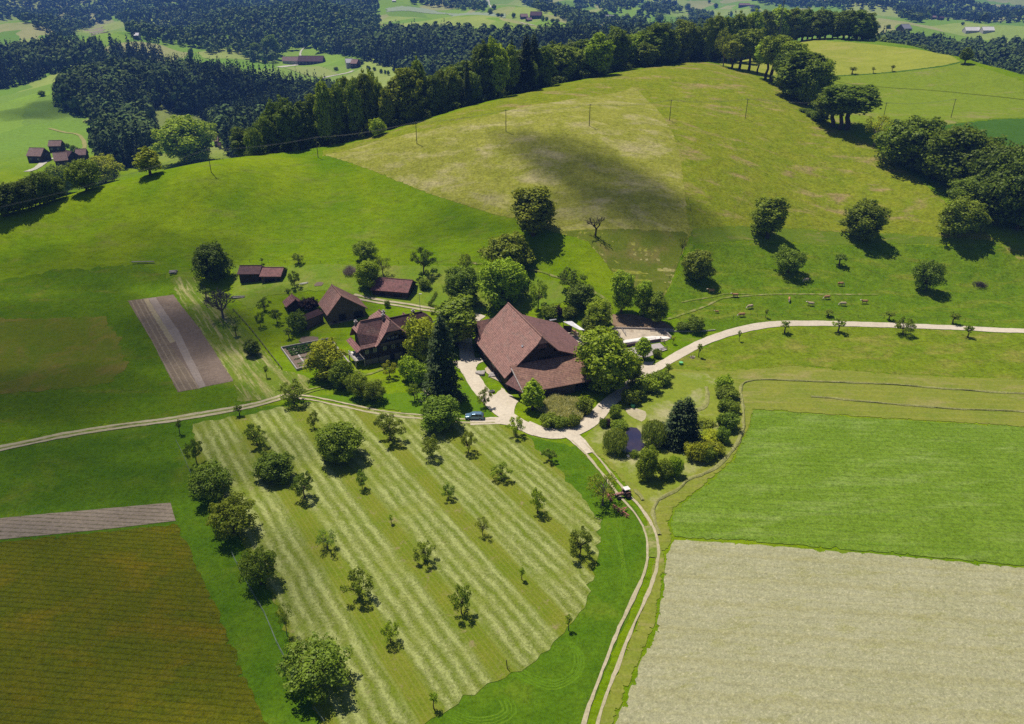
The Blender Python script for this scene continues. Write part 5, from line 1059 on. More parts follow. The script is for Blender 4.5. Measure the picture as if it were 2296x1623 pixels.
# ---- tall timber barn left of the farmhouse
def by_roof(nm, lab, rf, rb, eL, eR, zr, ze, mr, mw, cat='barn', z=None, kinkR=None, hip=None):
    """barn placed from the seen ends of its ridge (front, back) and the two front eave corners"""
    f = Vector(atz(*rf, zr)); b = Vector(atz(*rb, zr)); d = (b - f); Ln = d.length; d.normalize(); per = Vector((d.y, -d.x))
    l = (Vector(atz(*eL, ze)) - f).dot(per); r = (Vector(atz(*eR, ze)) - f).dot(per)
    zz = h1((f.x + b.x) / 2, (f.y + b.y) / 2) if z is None else z
    o = frame_at(nm, f.x, f.y, math.atan2(d.y, d.x) - math.pi / 2, lab, cat, zz)
    left = [(0, zr - zz), (l, ze - zz)]; right = [(0, zr - zz)] + ([kinkR] if kinkR else []) + [(r, ze - zz)]
    if l > 0: left, right = right, left
    print(nm, 'L', round(Ln, 1), 'l', round(l, 1), 'r', round(r, 1), 'z', round(zz, 1), 'ridge', zr)
    gable(o, mr, mw, 0, Ln, left, right, wi=.7, bi=.6)
    return o, l, r, Ln, zz
zb = h1(*G('B1', 700, 960))
o, l, r, Ln, zz = by_roof('barn', 'timber barn with a tall gable left of the farmhouse', ('B1', 782, 686), ('B1', 668, 550), ('B1', 590, 890), ('B1', 1072, 806), zb + 9.0, zb + 3.2, M_roof_barn, M_wood2, z=zb)
opening(o, l * .05, .62, 1.4, 0, -1, 2.2, 2.6); opening(o, r * .62, .62, 1.5, 0, -1, 3.0, 2.4); opening(o, l * .55, .6, .3, 0, -1, 1.0, .8, 'hatch')
m = MB(); m.box(((l + r) / 2 - 1, .56, -.2), ((r - l) * .78, .1, 1.0)); m.build('plinth', M_stone, o)
# lean-to on its left and the tiny hut
def shed(nm, lab, p_back_l, p_back_r, p_front_l, p_front_r, zb_, zf_, z, mr, mw, inset=.45, cat='shed', th=.2):
    """single pitch roof through four seen corners at given heights, walls below"""
    P4 = [Vector((*atz(*p, h), h)) for p, h in ((p_back_l, zb_), (p_back_r, zb_), (p_front_r, zf_), (p_front_l, zf_))]
    c = sum(P4, Vector()) / 4; o = frame_at(nm, c.x, c.y, 0, lab, cat, z); off = Vector((c.x, c.y, z)); Q = [p - off for p in P4]
    m = MB(); m.slab(Q, th, Q[1] - Q[0]); m.build('roof', mr, o)
    cc = sum(Q, Vector()) / 4; I = [Vector(((q.x - cc.x) * (1 - inset * .18) + cc.x, (q.y - cc.y) * (1 - inset * .18) + cc.y, q.z - th - .05)) for q in Q]
    m = MB(); lo = [Vector((p.x, p.y, -.8)) for p in I]; m.poly(I); m.poly(lo[::-1])
    for k in range(4): j = (k + 1) % 4; m.poly([I[j], I[k], lo[k], lo[j]])
    m.build('wall', mw, o); return o, Q
shed('shed', 'low lean-to shed with dark tiles against the tall timber barn', ('B1', 318, 915), ('B1', 515, 838), ('B1', 358, 978), ('B1', 575, 890), zb + 4.0, zb + 2.7, zb, M_roof_dark, M_wood2)
zh = h1(*G('B1', 220, 880))
by_roof('hut', 'small open hut left of the purple bush', ('B1', 240, 728), ('B1', 195, 662), ('B1', 133, 833), ('B1', 320, 768), zh + 4.3, zh + 2.1, M_roof_shed, M_wood, 'hut', zh)
# open long shed (right) and tiled twin shed (left)
zs = h1(*G('B1', 1400, 740))
def ridge_shed(nm, lab, rl, rr, el, er, zr, ze, z, mr, mw, back=3.2):
    a, b = Vector(atz(*rl, zr)), Vector(atz(*rr, zr)); d = b - a; Ln = d.length; d.normalize(); per = Vector((-d.y, d.x)); e = Vector(atz(*el, ze)); wv = abs((e - a).dot(per))
    o = frame_at(nm, a.x, a.y, math.atan2(d.y, d.x), lab, 'shed', z); print(nm, round(Ln, 1), 'w', round(wv, 1))
    gable(o, mr, mw, 0, Ln, [(0, zr - z), (-wv, ze - z)], [(0, zr - z), (wv * .8, ze - z + .2)], wi=.6, bi=.45, axis='a'); return o, Ln, wv
o, Ln, wv = ridge_shed('shed', 'open sided tiled shed with wood stacked under its eave', ('B1', 1188, 466), ('B1', 1628, 500), ('B1', 1158, 618), ('B1', 1590, 658), zs + 5.2, zs + 2.6, zs, M_roof_shed, M_wood)
m = MB(); m.box((Ln * .55, -wv + .55, -.1), (Ln * .75, .2, 1.3)); m.build('plinth', M_stone, o)
for k in range(3): m = MB(); m.box((Ln * (.2 + .25 * k), -wv + .4, 1.9), (1.9, .12, .18)); m.build('beam', M_wood2, o)
opening(o, Ln * .3, -wv + .58, 1.2, 0, -1, 2.2, 1.6); opening(o, Ln * .68, -wv + .58, 1.2, 0, -1, 2.6, 1.4)
zt = h1(*G('A4', 1700, 565))
o, Ln, wv = ridge_shed('shed', 'dark tiled left half of the twin shed', ('A4', 1572, 428), ('A4', 1718, 427), ('A4', 1566, 485), ('A4', 1704, 488), zt + 5.3, zt + 3.5, zt, M_roof_dark, M_wood)
o, Ln, wv = ridge_shed('shed', 'red tiled right half of the twin shed', ('A4', 1722, 440), ('A4', 1862, 440), ('A4', 1712, 500), ('A4', 1850, 498), zt + 4.7, zt + 3.0, zt, M_roof_shed, M_wood2)
opening(o, Ln * .45, -wv + .58, 1.0, 0, -1, 3.6, 2.2); opening(o, Ln * .85, -wv + .58, 1.0, 0, -1, 1.2, 2.1)
# open shelter with metal roof behind the barn, feeding roof
zc = 1.3
o, Q = shed('shelter', 'cattle shelter with a curved pale metal roof behind the barn', ('B3', 1222, 365), ('B3', 1325, 362), ('B3', 1395, 455), ('B3', 1458, 458), zc + 4.2, zc + 3.2, zc, M_metal, M_black, inset=.9, th=.08) if 0 else (None, None)
def posts_roof(nm, lab, corners, z, mat):
    P4 = [Vector((*atz(*p, z + h), z + h)) for p, h in corners]; c = sum(P4, Vector()) / len(P4); o = frame_at(nm, c.x, c.y, 0, lab, 'shelter', z); off = Vector((c.x, c.y, z))
    Q = [p - off for p in P4]; m = MB(); m.slab(Q, .08, Q[1] - Q[0]); m.build('roof', mat, o)
    for q_ in Q: m = MB(); v = q_ * .93; m.bar((v.x, v.y, -.5), (v.x, v.y, q_.z - .08), .16); m.build('post', M_wood2, o)
    m = MB(); m.bar((Q[0].x * .95, Q[0].y * .95, 1.2), (Q[1].x * .95, Q[1].y * .95, 1.2), .1, 2.2); m.build('back_wall', M_wood, o); return o
posts_roof('cattle_shelter', 'cattle shelter with a pale metal roof behind the big barn', [(('B3', 1222, 365), 3.6), (('B3', 1318, 360), 3.9), (('B3', 1458, 458), 3.0), (('B3', 1400, 455), 2.8)], zc, M_metal)
posts_roof('cattle_shelter', 'narrow metal canopy beside the barn roof corner', [(('B3', 1070, 345), 3.6), (('B3', 1150, 335), 3.7), (('B3', 1153, 345), 3.5), (('B3', 1085, 356), 3.4)], zc, M_metal)
# ---- distant farms
def far_house(z, x, y, w_px, depth_m, hwall, ang_, mr, mw, label, nm='house', zone_w=None, cat='house'):
    px, py = PX(z, x, y); X_, Y_ = hit(px, py); zz = h1(X_, Y_); fw = Y_ * CT - (zz - CH) * ST; w_px = w_px * (.85 if z == 'C1' else 1); Lm = w_px * ZN[z][2] / 1.784 * fw / F
    o = frame_at(nm, X_, Y_ + depth_m / 2, ang_, label, cat, zz); hw = depth_m / 2; zr = hwall + hw * .85
    gable(o, mr, mw, -Lm / 2, Lm / 2, [(0, zr), (-hw, hwall)], [(0, zr), (hw, hwall)], wi=.5, bi=.5, axis='a', base=-3)
    for k in range(max(2, int(Lm / 5))):
        window(o, -Lm / 2 + (k + .5) * Lm / max(2, int(Lm / 5)), -hw + .48, hwall * .55, 0, -1, 1.2, 1.3, False)
    return o
fars = [('C1', 305, 1545, 150, 9, 5, .1, M_roof_shed, M_wood, 'distant house with a red roof above the left farm group', 'farmhouse'), ('C1', 110, 1650, 190, 12, 5, -.1, M_roof_shed, M_wood, 'long red roofed barn at the left frame edge', 'barn'),
 ('C1', 340, 1700, 150, 12, 5, .5, M_roof_shed, M_wood, 'middle barn of the distant left farm group', 'barn'), ('C1', 440, 1660, 130, 10, 4.5, -.5, M_roof_dark, M_wood, 'dark roofed barn of the distant left farm group', 'barn'), ('C1', 560, 1625, 120, 9, 4, .25, M_roof_shed, M_wood2, 'paler roofed shed at the right of the left farm group', 'shed'),
 ('C1', 1935, 1490, 55, 7, 4.5, .2, M_roof_shed, M_wood, 'tiny house seen between the ridge trees', 'house'), ('C1', 1970, 1512, 40, 5, 3, .2, M_roof_dark, M_white, 'tiny shed below the house between the ridge trees', 'shed'),
 ('C2', 410, 650, 170, 14, 5, .15, M_roof_shed, M_white, 'distant farmhouse with red roof in the side valley', 'farmhouse'), ('C2', 615, 655, 260, 18, 5, -.05, M_roof_dark, M_wood, 'long dark roofed barn in the side valley', 'barn'), ('C2', 1005, 690, 80, 12, 7, .3, M_metal, M_white, 'grey roofed house in the side valley', 'house'),
 ('C2', 1065, 690, 75, 12, 6, -.3, M_roof_shed, M_wood, 'red roofed barn at the bend of the valley track', 'barn'), ('C1', 1130, 395, 60, 10, 5, 0, M_metal, M_white, 'pale house at the foot of the forested mountain', 'house'),
 ('C3', 750, 190, 75, 12, 4, .2, M_roof_shed, M_wood, 'small red roofed house of the hilltop hamlet', 'house'), ('C3', 875, 190, 120, 16, 6, -.2, M_roof_dark, M_wood, 'big dark roofed barn of the hilltop hamlet', 'barn'), ('C3', 800, 215, 60, 9, 3, .4, M_roof_shed, M_wood, 'low shed in front of the hamlet barn', 'shed'),
 ('C3', 1620, 205, 90, 12, 5, .1, M_metal, M_white, 'pale hamlet house in the far middle valley', 'house'), ('C2', 1460, 18, 40, 6, 2.5, 0, M_light, M_white, 'tiny white hut on the far field', 'hut'), ('C4', 960, 68, 110, 12, 5, 0, M_roof_shed, M_wood, 'distant red roofed farm above the right ridge', 'farmhouse'), ('C4', 1045, 75, 60, 9, 4, .3, M_roof_dark, M_white, 'annex right of the distant red roofed farm', 'shed'),
 ('C5', 1485, 192, 50, 8, 4, 0, M_roof_shed, M_wood, 'tiny farmhouse on the far right hillside', 'farmhouse'), ('C5', 1560, 200, 60, 8, 4, .3, M_roof_dark, M_wood, 'dark barn beside the tiny far right farmhouse', 'barn'), ('C5', 1200, 318, 130, 14, 4, .5, M_metal, M_wood2, 'long grey roofed hall behind the right wood', 'barn'),
 ('C5', 1880, 332, 150, 14, 4, 0, M_light, M_white, 'long white greenhouse at the right edge', 'greenhouse'), ('C5', 2040, 330, 120, 14, 4, 0, M_light, M_white, 'second white greenhouse at the right edge', 'greenhouse')]
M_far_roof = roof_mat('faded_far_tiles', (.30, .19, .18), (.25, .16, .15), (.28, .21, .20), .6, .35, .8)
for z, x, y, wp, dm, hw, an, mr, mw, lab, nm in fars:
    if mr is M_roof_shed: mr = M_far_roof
    far_house(z, x, y, wp, dm, hw, an, mr, mw, lab, nm, cat=nm)
# lone far trees
lone = [('C3', 445, 95, 40, 50), ('C3', 408, 140, 80, 55), ('C3', 490, 162, 128, 50), ('C3', 525, 165, 132, 40), ('C3', 645, 180, 125, 40), ('C3', 940, 212, 155, 40), ('C3', 980, 210, 165, 35), ('C3', 1085, 232, 185, 45), ('C3', 1040, 225, 185, 50), ('C3', 1740, 275, 205, 90), ('C3', 1818, 268, 182, 50), ('C3', 1920, 290, 225, 120),
 ('C2', 1205, 722, 660, 45), ('C2', 1262, 715, 675, 35), ('C2', 1330, 740, 695, 35), ('C2', 1372, 748, 705, 25), ('C2', 1405, 762, 708, 32), ('C2', 875, 715, 675, 50), ('C2', 1128, 650, 595, 60), ('C2', 575, 605, 560, 50), ('C2', 225, 590, 350, 150), ('C2', 340, 462, 380, 90), ('C2', 500, 470, 405, 100), ('C2', 60, 590, 430, 130),
 ('C1', 1670, 440, 335, 80), ('C1', 1825, 440, 355, 70), ('C1', 2075, 540, 475, 50), ('C1', 2145, 520, 462, 40), ('C1', 1690, 600, 480, 55), ('C1', 175, 975, 915, 70), ('C1', 435, 1500, 1450, 50), ('C1', 495, 1540, 1470, 60), ('C1', 535, 1560, 1490, 70), ('C1', 545, 760, 675, 80), ('C1', 505, 770, 700, 50),
 ('C4', 820, 170, 108, 35), ('C4', 600, 28, -5, 32), ('C4', 665, 80, 28, 50), ('C4', 380, 90, 30, 60), ('C4', 490, 170, 95, 80), ('C4', 540, 225, 130, 130), ('C4', 320, 235, 160, 130), ('C4', 90, 225, 130, 100), ('C4', 1080, 110, 45, 60), ('C4', 1045, 120, 80, 60),
 ('C5', 1335, 222, 130, 85), ('C5', 1785, 195, 148, 45), ('C5', 1625, 205, 170, 30), ('C5', 1775, 248, 220, 35), ('C5', 930, 278, 250, 32), ('C5', 890, 285, 260, 35), ('C5', 1020, 285, 245, 50), ('C5', 1420, 175, 95, 35), ('C5', 1480, 150, 70, 40), ('C5', 790, 245, 155, 90)]
for i, (z, x, yb, yt, w) in enumerate(lone):
    T('broad' if i % 4 else 'tall', z, x, yb, yt, w, None, 'lone trees scattered over the far fields', 'g', 'broadleaf_tree')
_l = [o for o in COL.objects if o.get('group') == 'lone trees scattered over the far fields']; _l.sort(key=lambda o: proj(*o.location)[0])
for i, o in enumerate(_l): o['label'] = f'small far off tree, {ordn(i) if i < 40 else "in the " + ("middle " if i < 42 else "right ")}{" from the left" if i < 40 else "part"} of the distant fields'
for i, o in enumerate(_l[40:]): o['label'] = f'small far off tree, {ordn(len(_l) - 41 - i)} from the right on the distant fields'
far_track = field_mat('far_track', (.50, .47, .40), (.42, .40, .32))
ribbon('path', GP('C2', [(720, 792), (800, 775), (900, 755), (1000, 735), (1045, 715)]), 5, far_track, 'white track running to the valley farm', lift=.4, jitter=.3)
ribbon('path', GP('C2', [(290, 680), (380, 668), (480, 655)]), 9, far_track, 'pale yard before the side valley farm', lift=.4, jitter=.3)
ribbon('path', GP('C2', [(520, 580), (510, 540), (530, 500), (575, 465)]), 3, far_track, 'track climbing behind the side valley farm', lift=.4, jitter=.3)
ribbon('path', GP('C1', [(250, 1300), (400, 1340), (540, 1365), (600, 1440), (600, 1560)]), 3.2, field_mat('far_dirt', (.30, .27, .11), (.24, .25, .08)), 'dirt track curving over the left valley field', lift=.3, jitter=.3)
ribbon('path', GP('C1', [(20, 1740), (120, 1700), (230, 1620), (330, 1600)]), 5, far_track, 'pale lane through the left farm group', lift=.3, jitter=.3)
ribbon('path', GP('C3', [(350, 30), (400, 50), (420, 75)]), 4, far_track, 'small track on the far field', lift=.5, jitter=.3)
ribbon('path', GP('C3', [(720, 228), (780, 245), (850, 252)]), 6, far_track, 'pale farm lane below the hamlet', lift=.5, jitter=.3)
drape('field', GP('C1', [(580, 305), (700, 270), (790, 262), (870, 320), (780, 335), (650, 330)]), field_mat('far_soil', (.27, .22, .17), (.23, .19, .15)), 'brown patch in the far mountain meadow', cell=12, amp=2, lift=.5)
drape('field', GP('C2', [(340, 690), (480, 672), (690, 670), (800, 700), (900, 745), (720, 785), (560, 765)]), field_mat('far_yellow', (.25, .29, .09), (.22, .27, .08)), 'yellowish field below the side valley farm', cell=8, amp=.5, lift=.4)
drape('field', GP('C2', [(1370, 85), (1560, 60), (1800, 85), (2282, 120), (2600, 140), (2600, 190), (2000, 140), (1370, 125)]), field_mat('far_whitish', (.27, .32, .21), (.23, .28, .17)), 'long whitish green crop on the far plateau', cell=14, amp=2, lift=.5)
# ================================================================== things
# ---- power poles and cables
def pole(x, y, h, label, wood=M_bark, group='power line poles', arm=True, r=.16):
    z = h1(x, y); o = empty('power_pole', (x, y, z), 0, label, 'pole', group); m = MB(); m.tube((0, 0, -.6), (0, 0, h), r, r * .7, 8); m.build('shaft', M_wood2, o)
    if arm:
        m = MB(); m.bar((-.8, 0, h - .5), (.8, 0, h - .5), .1); m.build('crossarm', M_wood2, o)
        for s in (-.7, 0, .7): m = MB(); m.tube((s, 0, h - .45), (s, 0, h - .2 + (.35 if s == 0 else 0)), .05, .05); m.build('insulator', M_light, o)
    return Vector((x, y, z + h - .3))
poles = []
for i, (z, x, yb, yt) in enumerate((('A1', 1386, 1128, 975), ('A1', 2087, 1032, 895), ('A2', 603, 942, 795), ('A2', 1187, 862, 715), ('A2', 1733, 825, 680), ('A3', 120, 738, 610), ('A3', 585, 725, 603))):
    px, pb = PX(z, x, yb); pt = PX(z, x, yt)[1]; X_, Y_ = hit(px, pb); zz = h1(X_, Y_); v = (811 - pt) / F; hh = Y_ * (v * CT - ST) / (CT + v * ST) + CH - zz
    poles.append(pole(X_, Y_, hh, f'thin wooden power pole, {ordn(i)} from the left across the hill'))
for i, (x, yb, yt) in enumerate(((972, 1195, 1035), (1657, 1193, 997))):
    px, pb = PX('C5', x, yb); pt = PX('C5', x, yt)[1]; X_, Y_ = hit(px, pb); zz = h1(X_, Y_); v = (811 - pt) / F; hh = Y_ * (v * CT - ST) / (CT + v * ST) + CH - zz
    poles.append(pole(X_, Y_, hh, ('power pole behind the light tree beyond the hedge', 'rightmost power pole, alone in the meadow beyond the hedge')[i]))
d0 = (poles[0] - poles[1]); poles.insert(0, poles[0] + Vector((d0.x * 1.6, d0.y * 1.6, -12)))
for k, s in enumerate((-.7, 0, .7)):
    m = MB()
    for a, b in zip(poles, poles[1:]):
        pr = None
        for j in range(13):
            t = j / 12; p = a.lerp(b, t) + Vector((s * .15, s * .9, (.3 if s == 0 else 0) - 4 * 1.1 * t * (1 - t)))
            if pr is not None: m.tube(pr, p, .022, .022, 3)
            pr = p
    tag(m.build('power_cable', M_cable), ('front', 'upper middle', 'rear')[k] + ' overhead cable strung between the power poles', 'cable', 'overhead cables')
# tall slender mast rising out of the hedge trees
px, pb = PX('C4', 1310, 350); dd = ray(px, pb); dep = 520; X_, Y_ = dd[0] * dep, dd[1] * dep; zz = h1(X_, Y_)
o = empty('radio_mast', (X_, Y_, zz), 0, 'tall slender grey mast rising above the hilltop trees', 'mast'); m = MB()
for a in range(3):
    c, s = math.cos(a * 2.094), math.sin(a * 2.094); m.bar((c * .55, s * .55, -.5), (c * .3, s * .3, 52), .16)
for k in range(52):
    r0, r1 = .55 - k * .0048, .55 - (k + 1) * .0048
    for a in range(3): c, s = math.cos(a * 2.094), math.sin(a * 2.094); c2, s2 = math.cos((a + 1) * 2.094), math.sin((a + 1) * 2.094); m.bar((c * r0, s * r0, k), (c2 * r1, s2 * r1, k + 1), .08)
m.build('lattice', plain('mast_steel', (.10, .11, .12)), o)
m = MB(); m.tube((0, 0, 52), (0, 0, 57), .06, .03); m.build('antenna', M_metal, o)
# lamp post by the farmhouse
X_, Y_ = G('B2', 1195, 352); z_ = h1(X_, Y_); o = empty('street_lamp', (X_, Y_, z_), 0, 'pale street lamp behind the farmhouse by the track', 'lamp'); m = MB(); m.tube((0, 0, 0), (0, 0, 6.4), .09, .06); m.build('post', M_concrete, o); m = MB(); m.box((.35, 0, 6.4), (.9, .28, .16)); m.build('lamp_head', M_light, o)
# ---- fences
def fence(pts, label, name='wire_fence', step=4., h=1.1, rails=1, mat=M_wood2, r=.06, railw=.025, cat='fence'):
    L = smooth_line(pts, .5); o = empty(name, (L[0][0], L[0][1], h1(*L[0])), 0, label, cat); off = Vector(o.location); acc = step; prev = None; tops = []
    for i, p in enumerate(L):
        if i: acc += np.linalg.norm(L[i] - L[i - 1])
        if acc >= step:
            acc = 0; z = h1(*p); tops.append(Vector((p[0], p[1], z)))
    for p in tops: q_ = p - off; m = MB(); m.tube((q_.x, q_.y, q_.z - .3), (q_.x, q_.y, q_.z + h), r, r, 5); m.build('post', mat, o)
    for k in range(rails):
        m = MB(); hh = h * (1 - k * .42) - .08
        for a, b in zip(tops, tops[1:]): m.bar(a - off + Vector((0, 0, hh)), b - off + Vector((0, 0, hh)), railw, railw * 1.6)
        m.build('rail' if railw > .04 else 'wire', mat, o)
    return o
fence(GP('A4', [(1515, 405), (1620, 405), (1730, 405), (1820, 410), (2010, 412), (2120, 415), (2220, 418)]), 'post and wire fence above the twin shed', step=7)
fence(GP('A5', [(85, 412), (300, 412), (530, 410), (730, 412), (950, 420), (1200, 445), (1400, 485), (1500, 510)]), 'post and wire fence along the top of the paddock', step=7)
fence(GP('A4', [(1530, 725), (1600, 800), (1680, 895), (1770, 1010), (1850, 1112)]), 'grey wooden rail beside the raked grass', 'rail_fence', 3, .8, 1, M_wood2, .1, .12)
ridge_f = [(x * .995, y * .995) for x, y in PP((500, 358), (600, 346), (712, 333), (850, 298), (920, 280))]
fence(ridge_f, 'wire fence with thin posts running along the ridge', step=8, h=1.2)
fence(GP('B4', [(500, 905), (650, 880), (800, 855), (920, 838)]), 'pipe railing along the upper edge of the white slab', 'rail_fence', 2.5, 1.1, 2, M_metal, .04, .05)
fence(GP('B4', [(920, 838), (960, 870), (995, 905)]), 'short wooden rail at the end of the paved lot', 'rail_fence', 2.2, 1.1, 2, M_wood2, .08, .1)
fence(GP('B4', [(995, 940), (930, 962), (820, 985)]), 'wooden rail along the paved lot, right part', 'rail_fence', 2.2, 1.1, 2, M_wood2, .08, .1)
fence(GP('B4', [(760, 1010), (700, 1025), (645, 1045)]), 'wooden rail along the paved lot, left part', 'rail_fence', 2.2, 1.1, 2, M_wood2, .08, .1)
fence(GP('A6', [(235, 0), (260, 180), (190, 340), (120, 480), (100, 560)]), 'thin wire fence down the edge of the brown slope', step=6, h=1.)
fence(GP('A6', [(380, 760), (550, 720), (800, 715), (1100, 718), (1400, 722), (1800, 740), (2115, 752)]), 'wire fence along the cow pasture above the road', step=8, h=1.)
fence(GP('C7', [(1420, 455), (1450, 520), (1580, 760), (1650, 880), (1700, 1000), (1755, 1130), (1800, 1200)]), 'pale net fence left of the orchard', 'net_fence', 3.5, .9, 3, M_net, .03, .035)
fence(GP('C7', [(1990, 1525), (2040, 1600), (2070, 1640)]), 'end of the pale net fence below the largest orchard tree', 'net_fence', 3, .9, 3, M_net, .03, .035)
fence(GP('B6', [(10, 540), (60, 640), (110, 760), (150, 850)]), 'faint wire fence at the upper left orchard edge', 'net_fence', 4, .9, 2, M_net, .03, .03)
# ---- cattle pen of tubular gates
X_, Y_ = G('B4', 385, 800); o = empty('cattle_pen', (X_, Y_, h1(X_, Y_)), .25, 'grey tubular steel cattle pen in the yard', 'pen')
for (a, b) in (((-6, -1.5), (2.5, -1.5)), ((2.5, -1.5), (2.5, 3)), ((2.5, 3), (-6, 4)), ((-2, -1.5), (-2, 3.5)), ((4.5, -1), (4.5, 3))):
    m = MB()
    for k in range(5): m.bar((*a, .3 + k * .32), (*b, .3 + k * .32), .05)
    for t in (0, .5, 1): m.bar((a[0] + (b[0] - a[0]) * t, a[1] + (b[1] - a[1]) * t, 0), (a[0] + (b[0] - a[0]) * t, a[1] + (b[1] - a[1]) * t, 1.7), .08)
    m.build('gate', M_metal, o)
# ---- walls and slab of the yard
def wall_line(pts, h, t, name, mat, label, z=None, sink=.6):
    L = [Vector((x, y, h1(x, y))) for x, y in pts]; off = L[0].copy(); o = empty(name, off, 0, label, 'wall'); m = MB()
    for a, b in zip(L, L[1:]): m.bar(a - off + Vector((0, 0, (h - sink) / 2)), b - off + Vector((0, 0, (h - sink) / 2)), t, h + sink)
    m.build('masonry', mat, o); return o
sl_ = GP('C6', [(870, 285), (1200, 205), (1530, 132), (1655, 213), (1480, 235), (915, 325)])
c_ = [sum(p[0] for p in sl_) / 6, sum(p[1] for p in sl_) / 6]; zs_ = h1(*c_)
m = MB(); m.prism([(p[0], p[1], zs_ - .8) for p in sl_], (0, 0, 1.35)); tag(m.build('manure_slab', M_light), 'bright white concrete slab at the edge of the cattle yard', 'slab')
w_ = GP('C6', [(900, 350), (1200, 290), (1500, 245)]); wall_line(w_, .9, .3, 'retaining_wall', M_purplewall, 'dark stained retaining wall under the white slab')
wall_line(GP('C6', [(1560, 108), (1610, 155), (1662, 208)]), .9, .25, 'low_wall', M_concrete, 'short grey wall at the right end of the white slab')
wall_line(GP('A6', [(0, 805), (150, 808), (330, 805), (400, 800)]), .35, .25, 'low_wall', M_concrete, 'pale low wall behind the bushes beside the main road')
wall_line(GP('C6', [(560, 45), (900, 55), (1250, 62), (1500, 75), (1700, 85)]), .6, .25, 'low_wall', M_concrete, 'low wall between the yard and the bare earth bank')
# ---- kitchen garden: raised frame with beds
gp_ = [Vector((*p, h1(*p))) for p in GP('B1', [(75, 1312), (640, 1205), (800, 1400), (262, 1570)])]; off = sum(gp_, Vector()) / 4
o = empty('kitchen_garden', off, 0, 'framed kitchen garden with planted beds before the yellow green tree', 'garden')
for a, b in zip(gp_, gp_[1:] + gp_[:1]): m = MB(); m.bar(a - off + Vector((0, 0, .25)), b - off + Vector((0, 0, .25)), .25, .9); m.build('border', M_concrete, o)
M_veg = leaf_mat('vegetable_leaves', (.03, .09, .01), (.07, .16, .02))
def gl(u, v): a = gp_[0].lerp(gp_[1], u); b = gp_[3].lerp(gp_[2], u); return a.lerp(b, v) - off
m = MB(); m.poly([gl(.03, .04) + Vector((0, 0, .2)), gl(.97, .04) + Vector((0, 0, .2)), gl(.97, .96) + Vector((0, 0, .2)), gl(.03, .96) + Vector((0, 0, .2))]); m.build('soil', M_soil, o)
rgv = np.random.default_rng(5)
for k in range(9):
    v = .1 + k * .098
    if k in (4, 6): continue
    n = 520 if k < 4 else 160; uu = rgv.uniform(.08, .92, n); C = np.array([list(gl(u, v + rgv.normal() * .012)) for u in uu]); C[:, 2] += .2 + rgv.uniform(0, .5 if k < 4 else .2, n)
    N = rdirs(rgv, n, 1.); me = cloud('plant_row', quads(C, N, rgv.uniform(.25, .45, n), rgv), M_veg); c = link(bpy.data.objects.new('plant_row', me)); c.parent = o
    if k in (7, 8): c.color = (2.4, 2, 1.2, 1)
m = MB(); m.bar(gl(.22, .1) + Vector((0, 0, .24)), gl(.22, .95) + Vector((0, 0, .24)), .5, .08); m.build('bed_path', M_concrete, o)
# clipped hedge right of the open shed
hl = GP('B2', [(1425, 90), (1370, 190), (1325, 255), (1400, 285), (1500, 300)]); L = smooth_line(hl, .35); rg = np.random.default_rng(2); C = []
for p in L: C += [(p[0] + rg.normal() * .3, p[1] + rg.normal() * .3, h1(*p) + rg.uniform(.1, .9)) for _ in range(60)]
C = np.array(C); tag(link(bpy.data.objects.new('clipped_hedge', cloud('clipped_hedge', quads(C, rdirs(rg, len(C), .4), rg.uniform(.12, .3, len(C)), rg), M_leaf))), 'low clipped L shaped hedge right of the open shed', 'hedge').color = (.8, .85, .8, 1)
# reed thicket by the barn annex
pol = GP('B3', [(1000, 1260), (1080, 1215), (1190, 1195), (1320, 1240), (1400, 1230), (1450, 1320), (1440, 1430), (1330, 1490), (1200, 1510), (1080, 1450), (1010, 1370), (930, 1330)]); rg = np.random.default_rng(8)
xs, ys = [p[0] for p in pol], [p[1] for p in pol]; Q = rg.uniform((min(xs), min(ys)), (max(xs), max(ys)), (30000, 2)); Q = Q[inpoly(Q[:, 0], Q[:, 1], pol)]; zq = hgt(Q[:, 0], Q[:, 1]); n = len(Q)
C = np.stack([Q[:, 0], Q[:, 1], zq + rg.uniform(.1, 1.6, n) + .3 * np.sin(Q[:, 0] * 1.3)], 1); N = rdirs(rg, n) * [1, 1, .35]; N /= np.linalg.norm(N, axis=1)[:, None]
M_reed = leaf_mat('reeds', (.30, .34, .12), (.60, .60, .32), trans=.45)
tag(link(bpy.data.objects.new('reed_thicket', cloud('reed_thicket', quads(C, N, rg.uniform(.10, .2, n), rg, 4., np.tile([[.1, .1, 1.]], (n, 1))), M_reed))), 'pale reeds and tall grass in front of the barn annex', 'reeds', None, 'stuff')
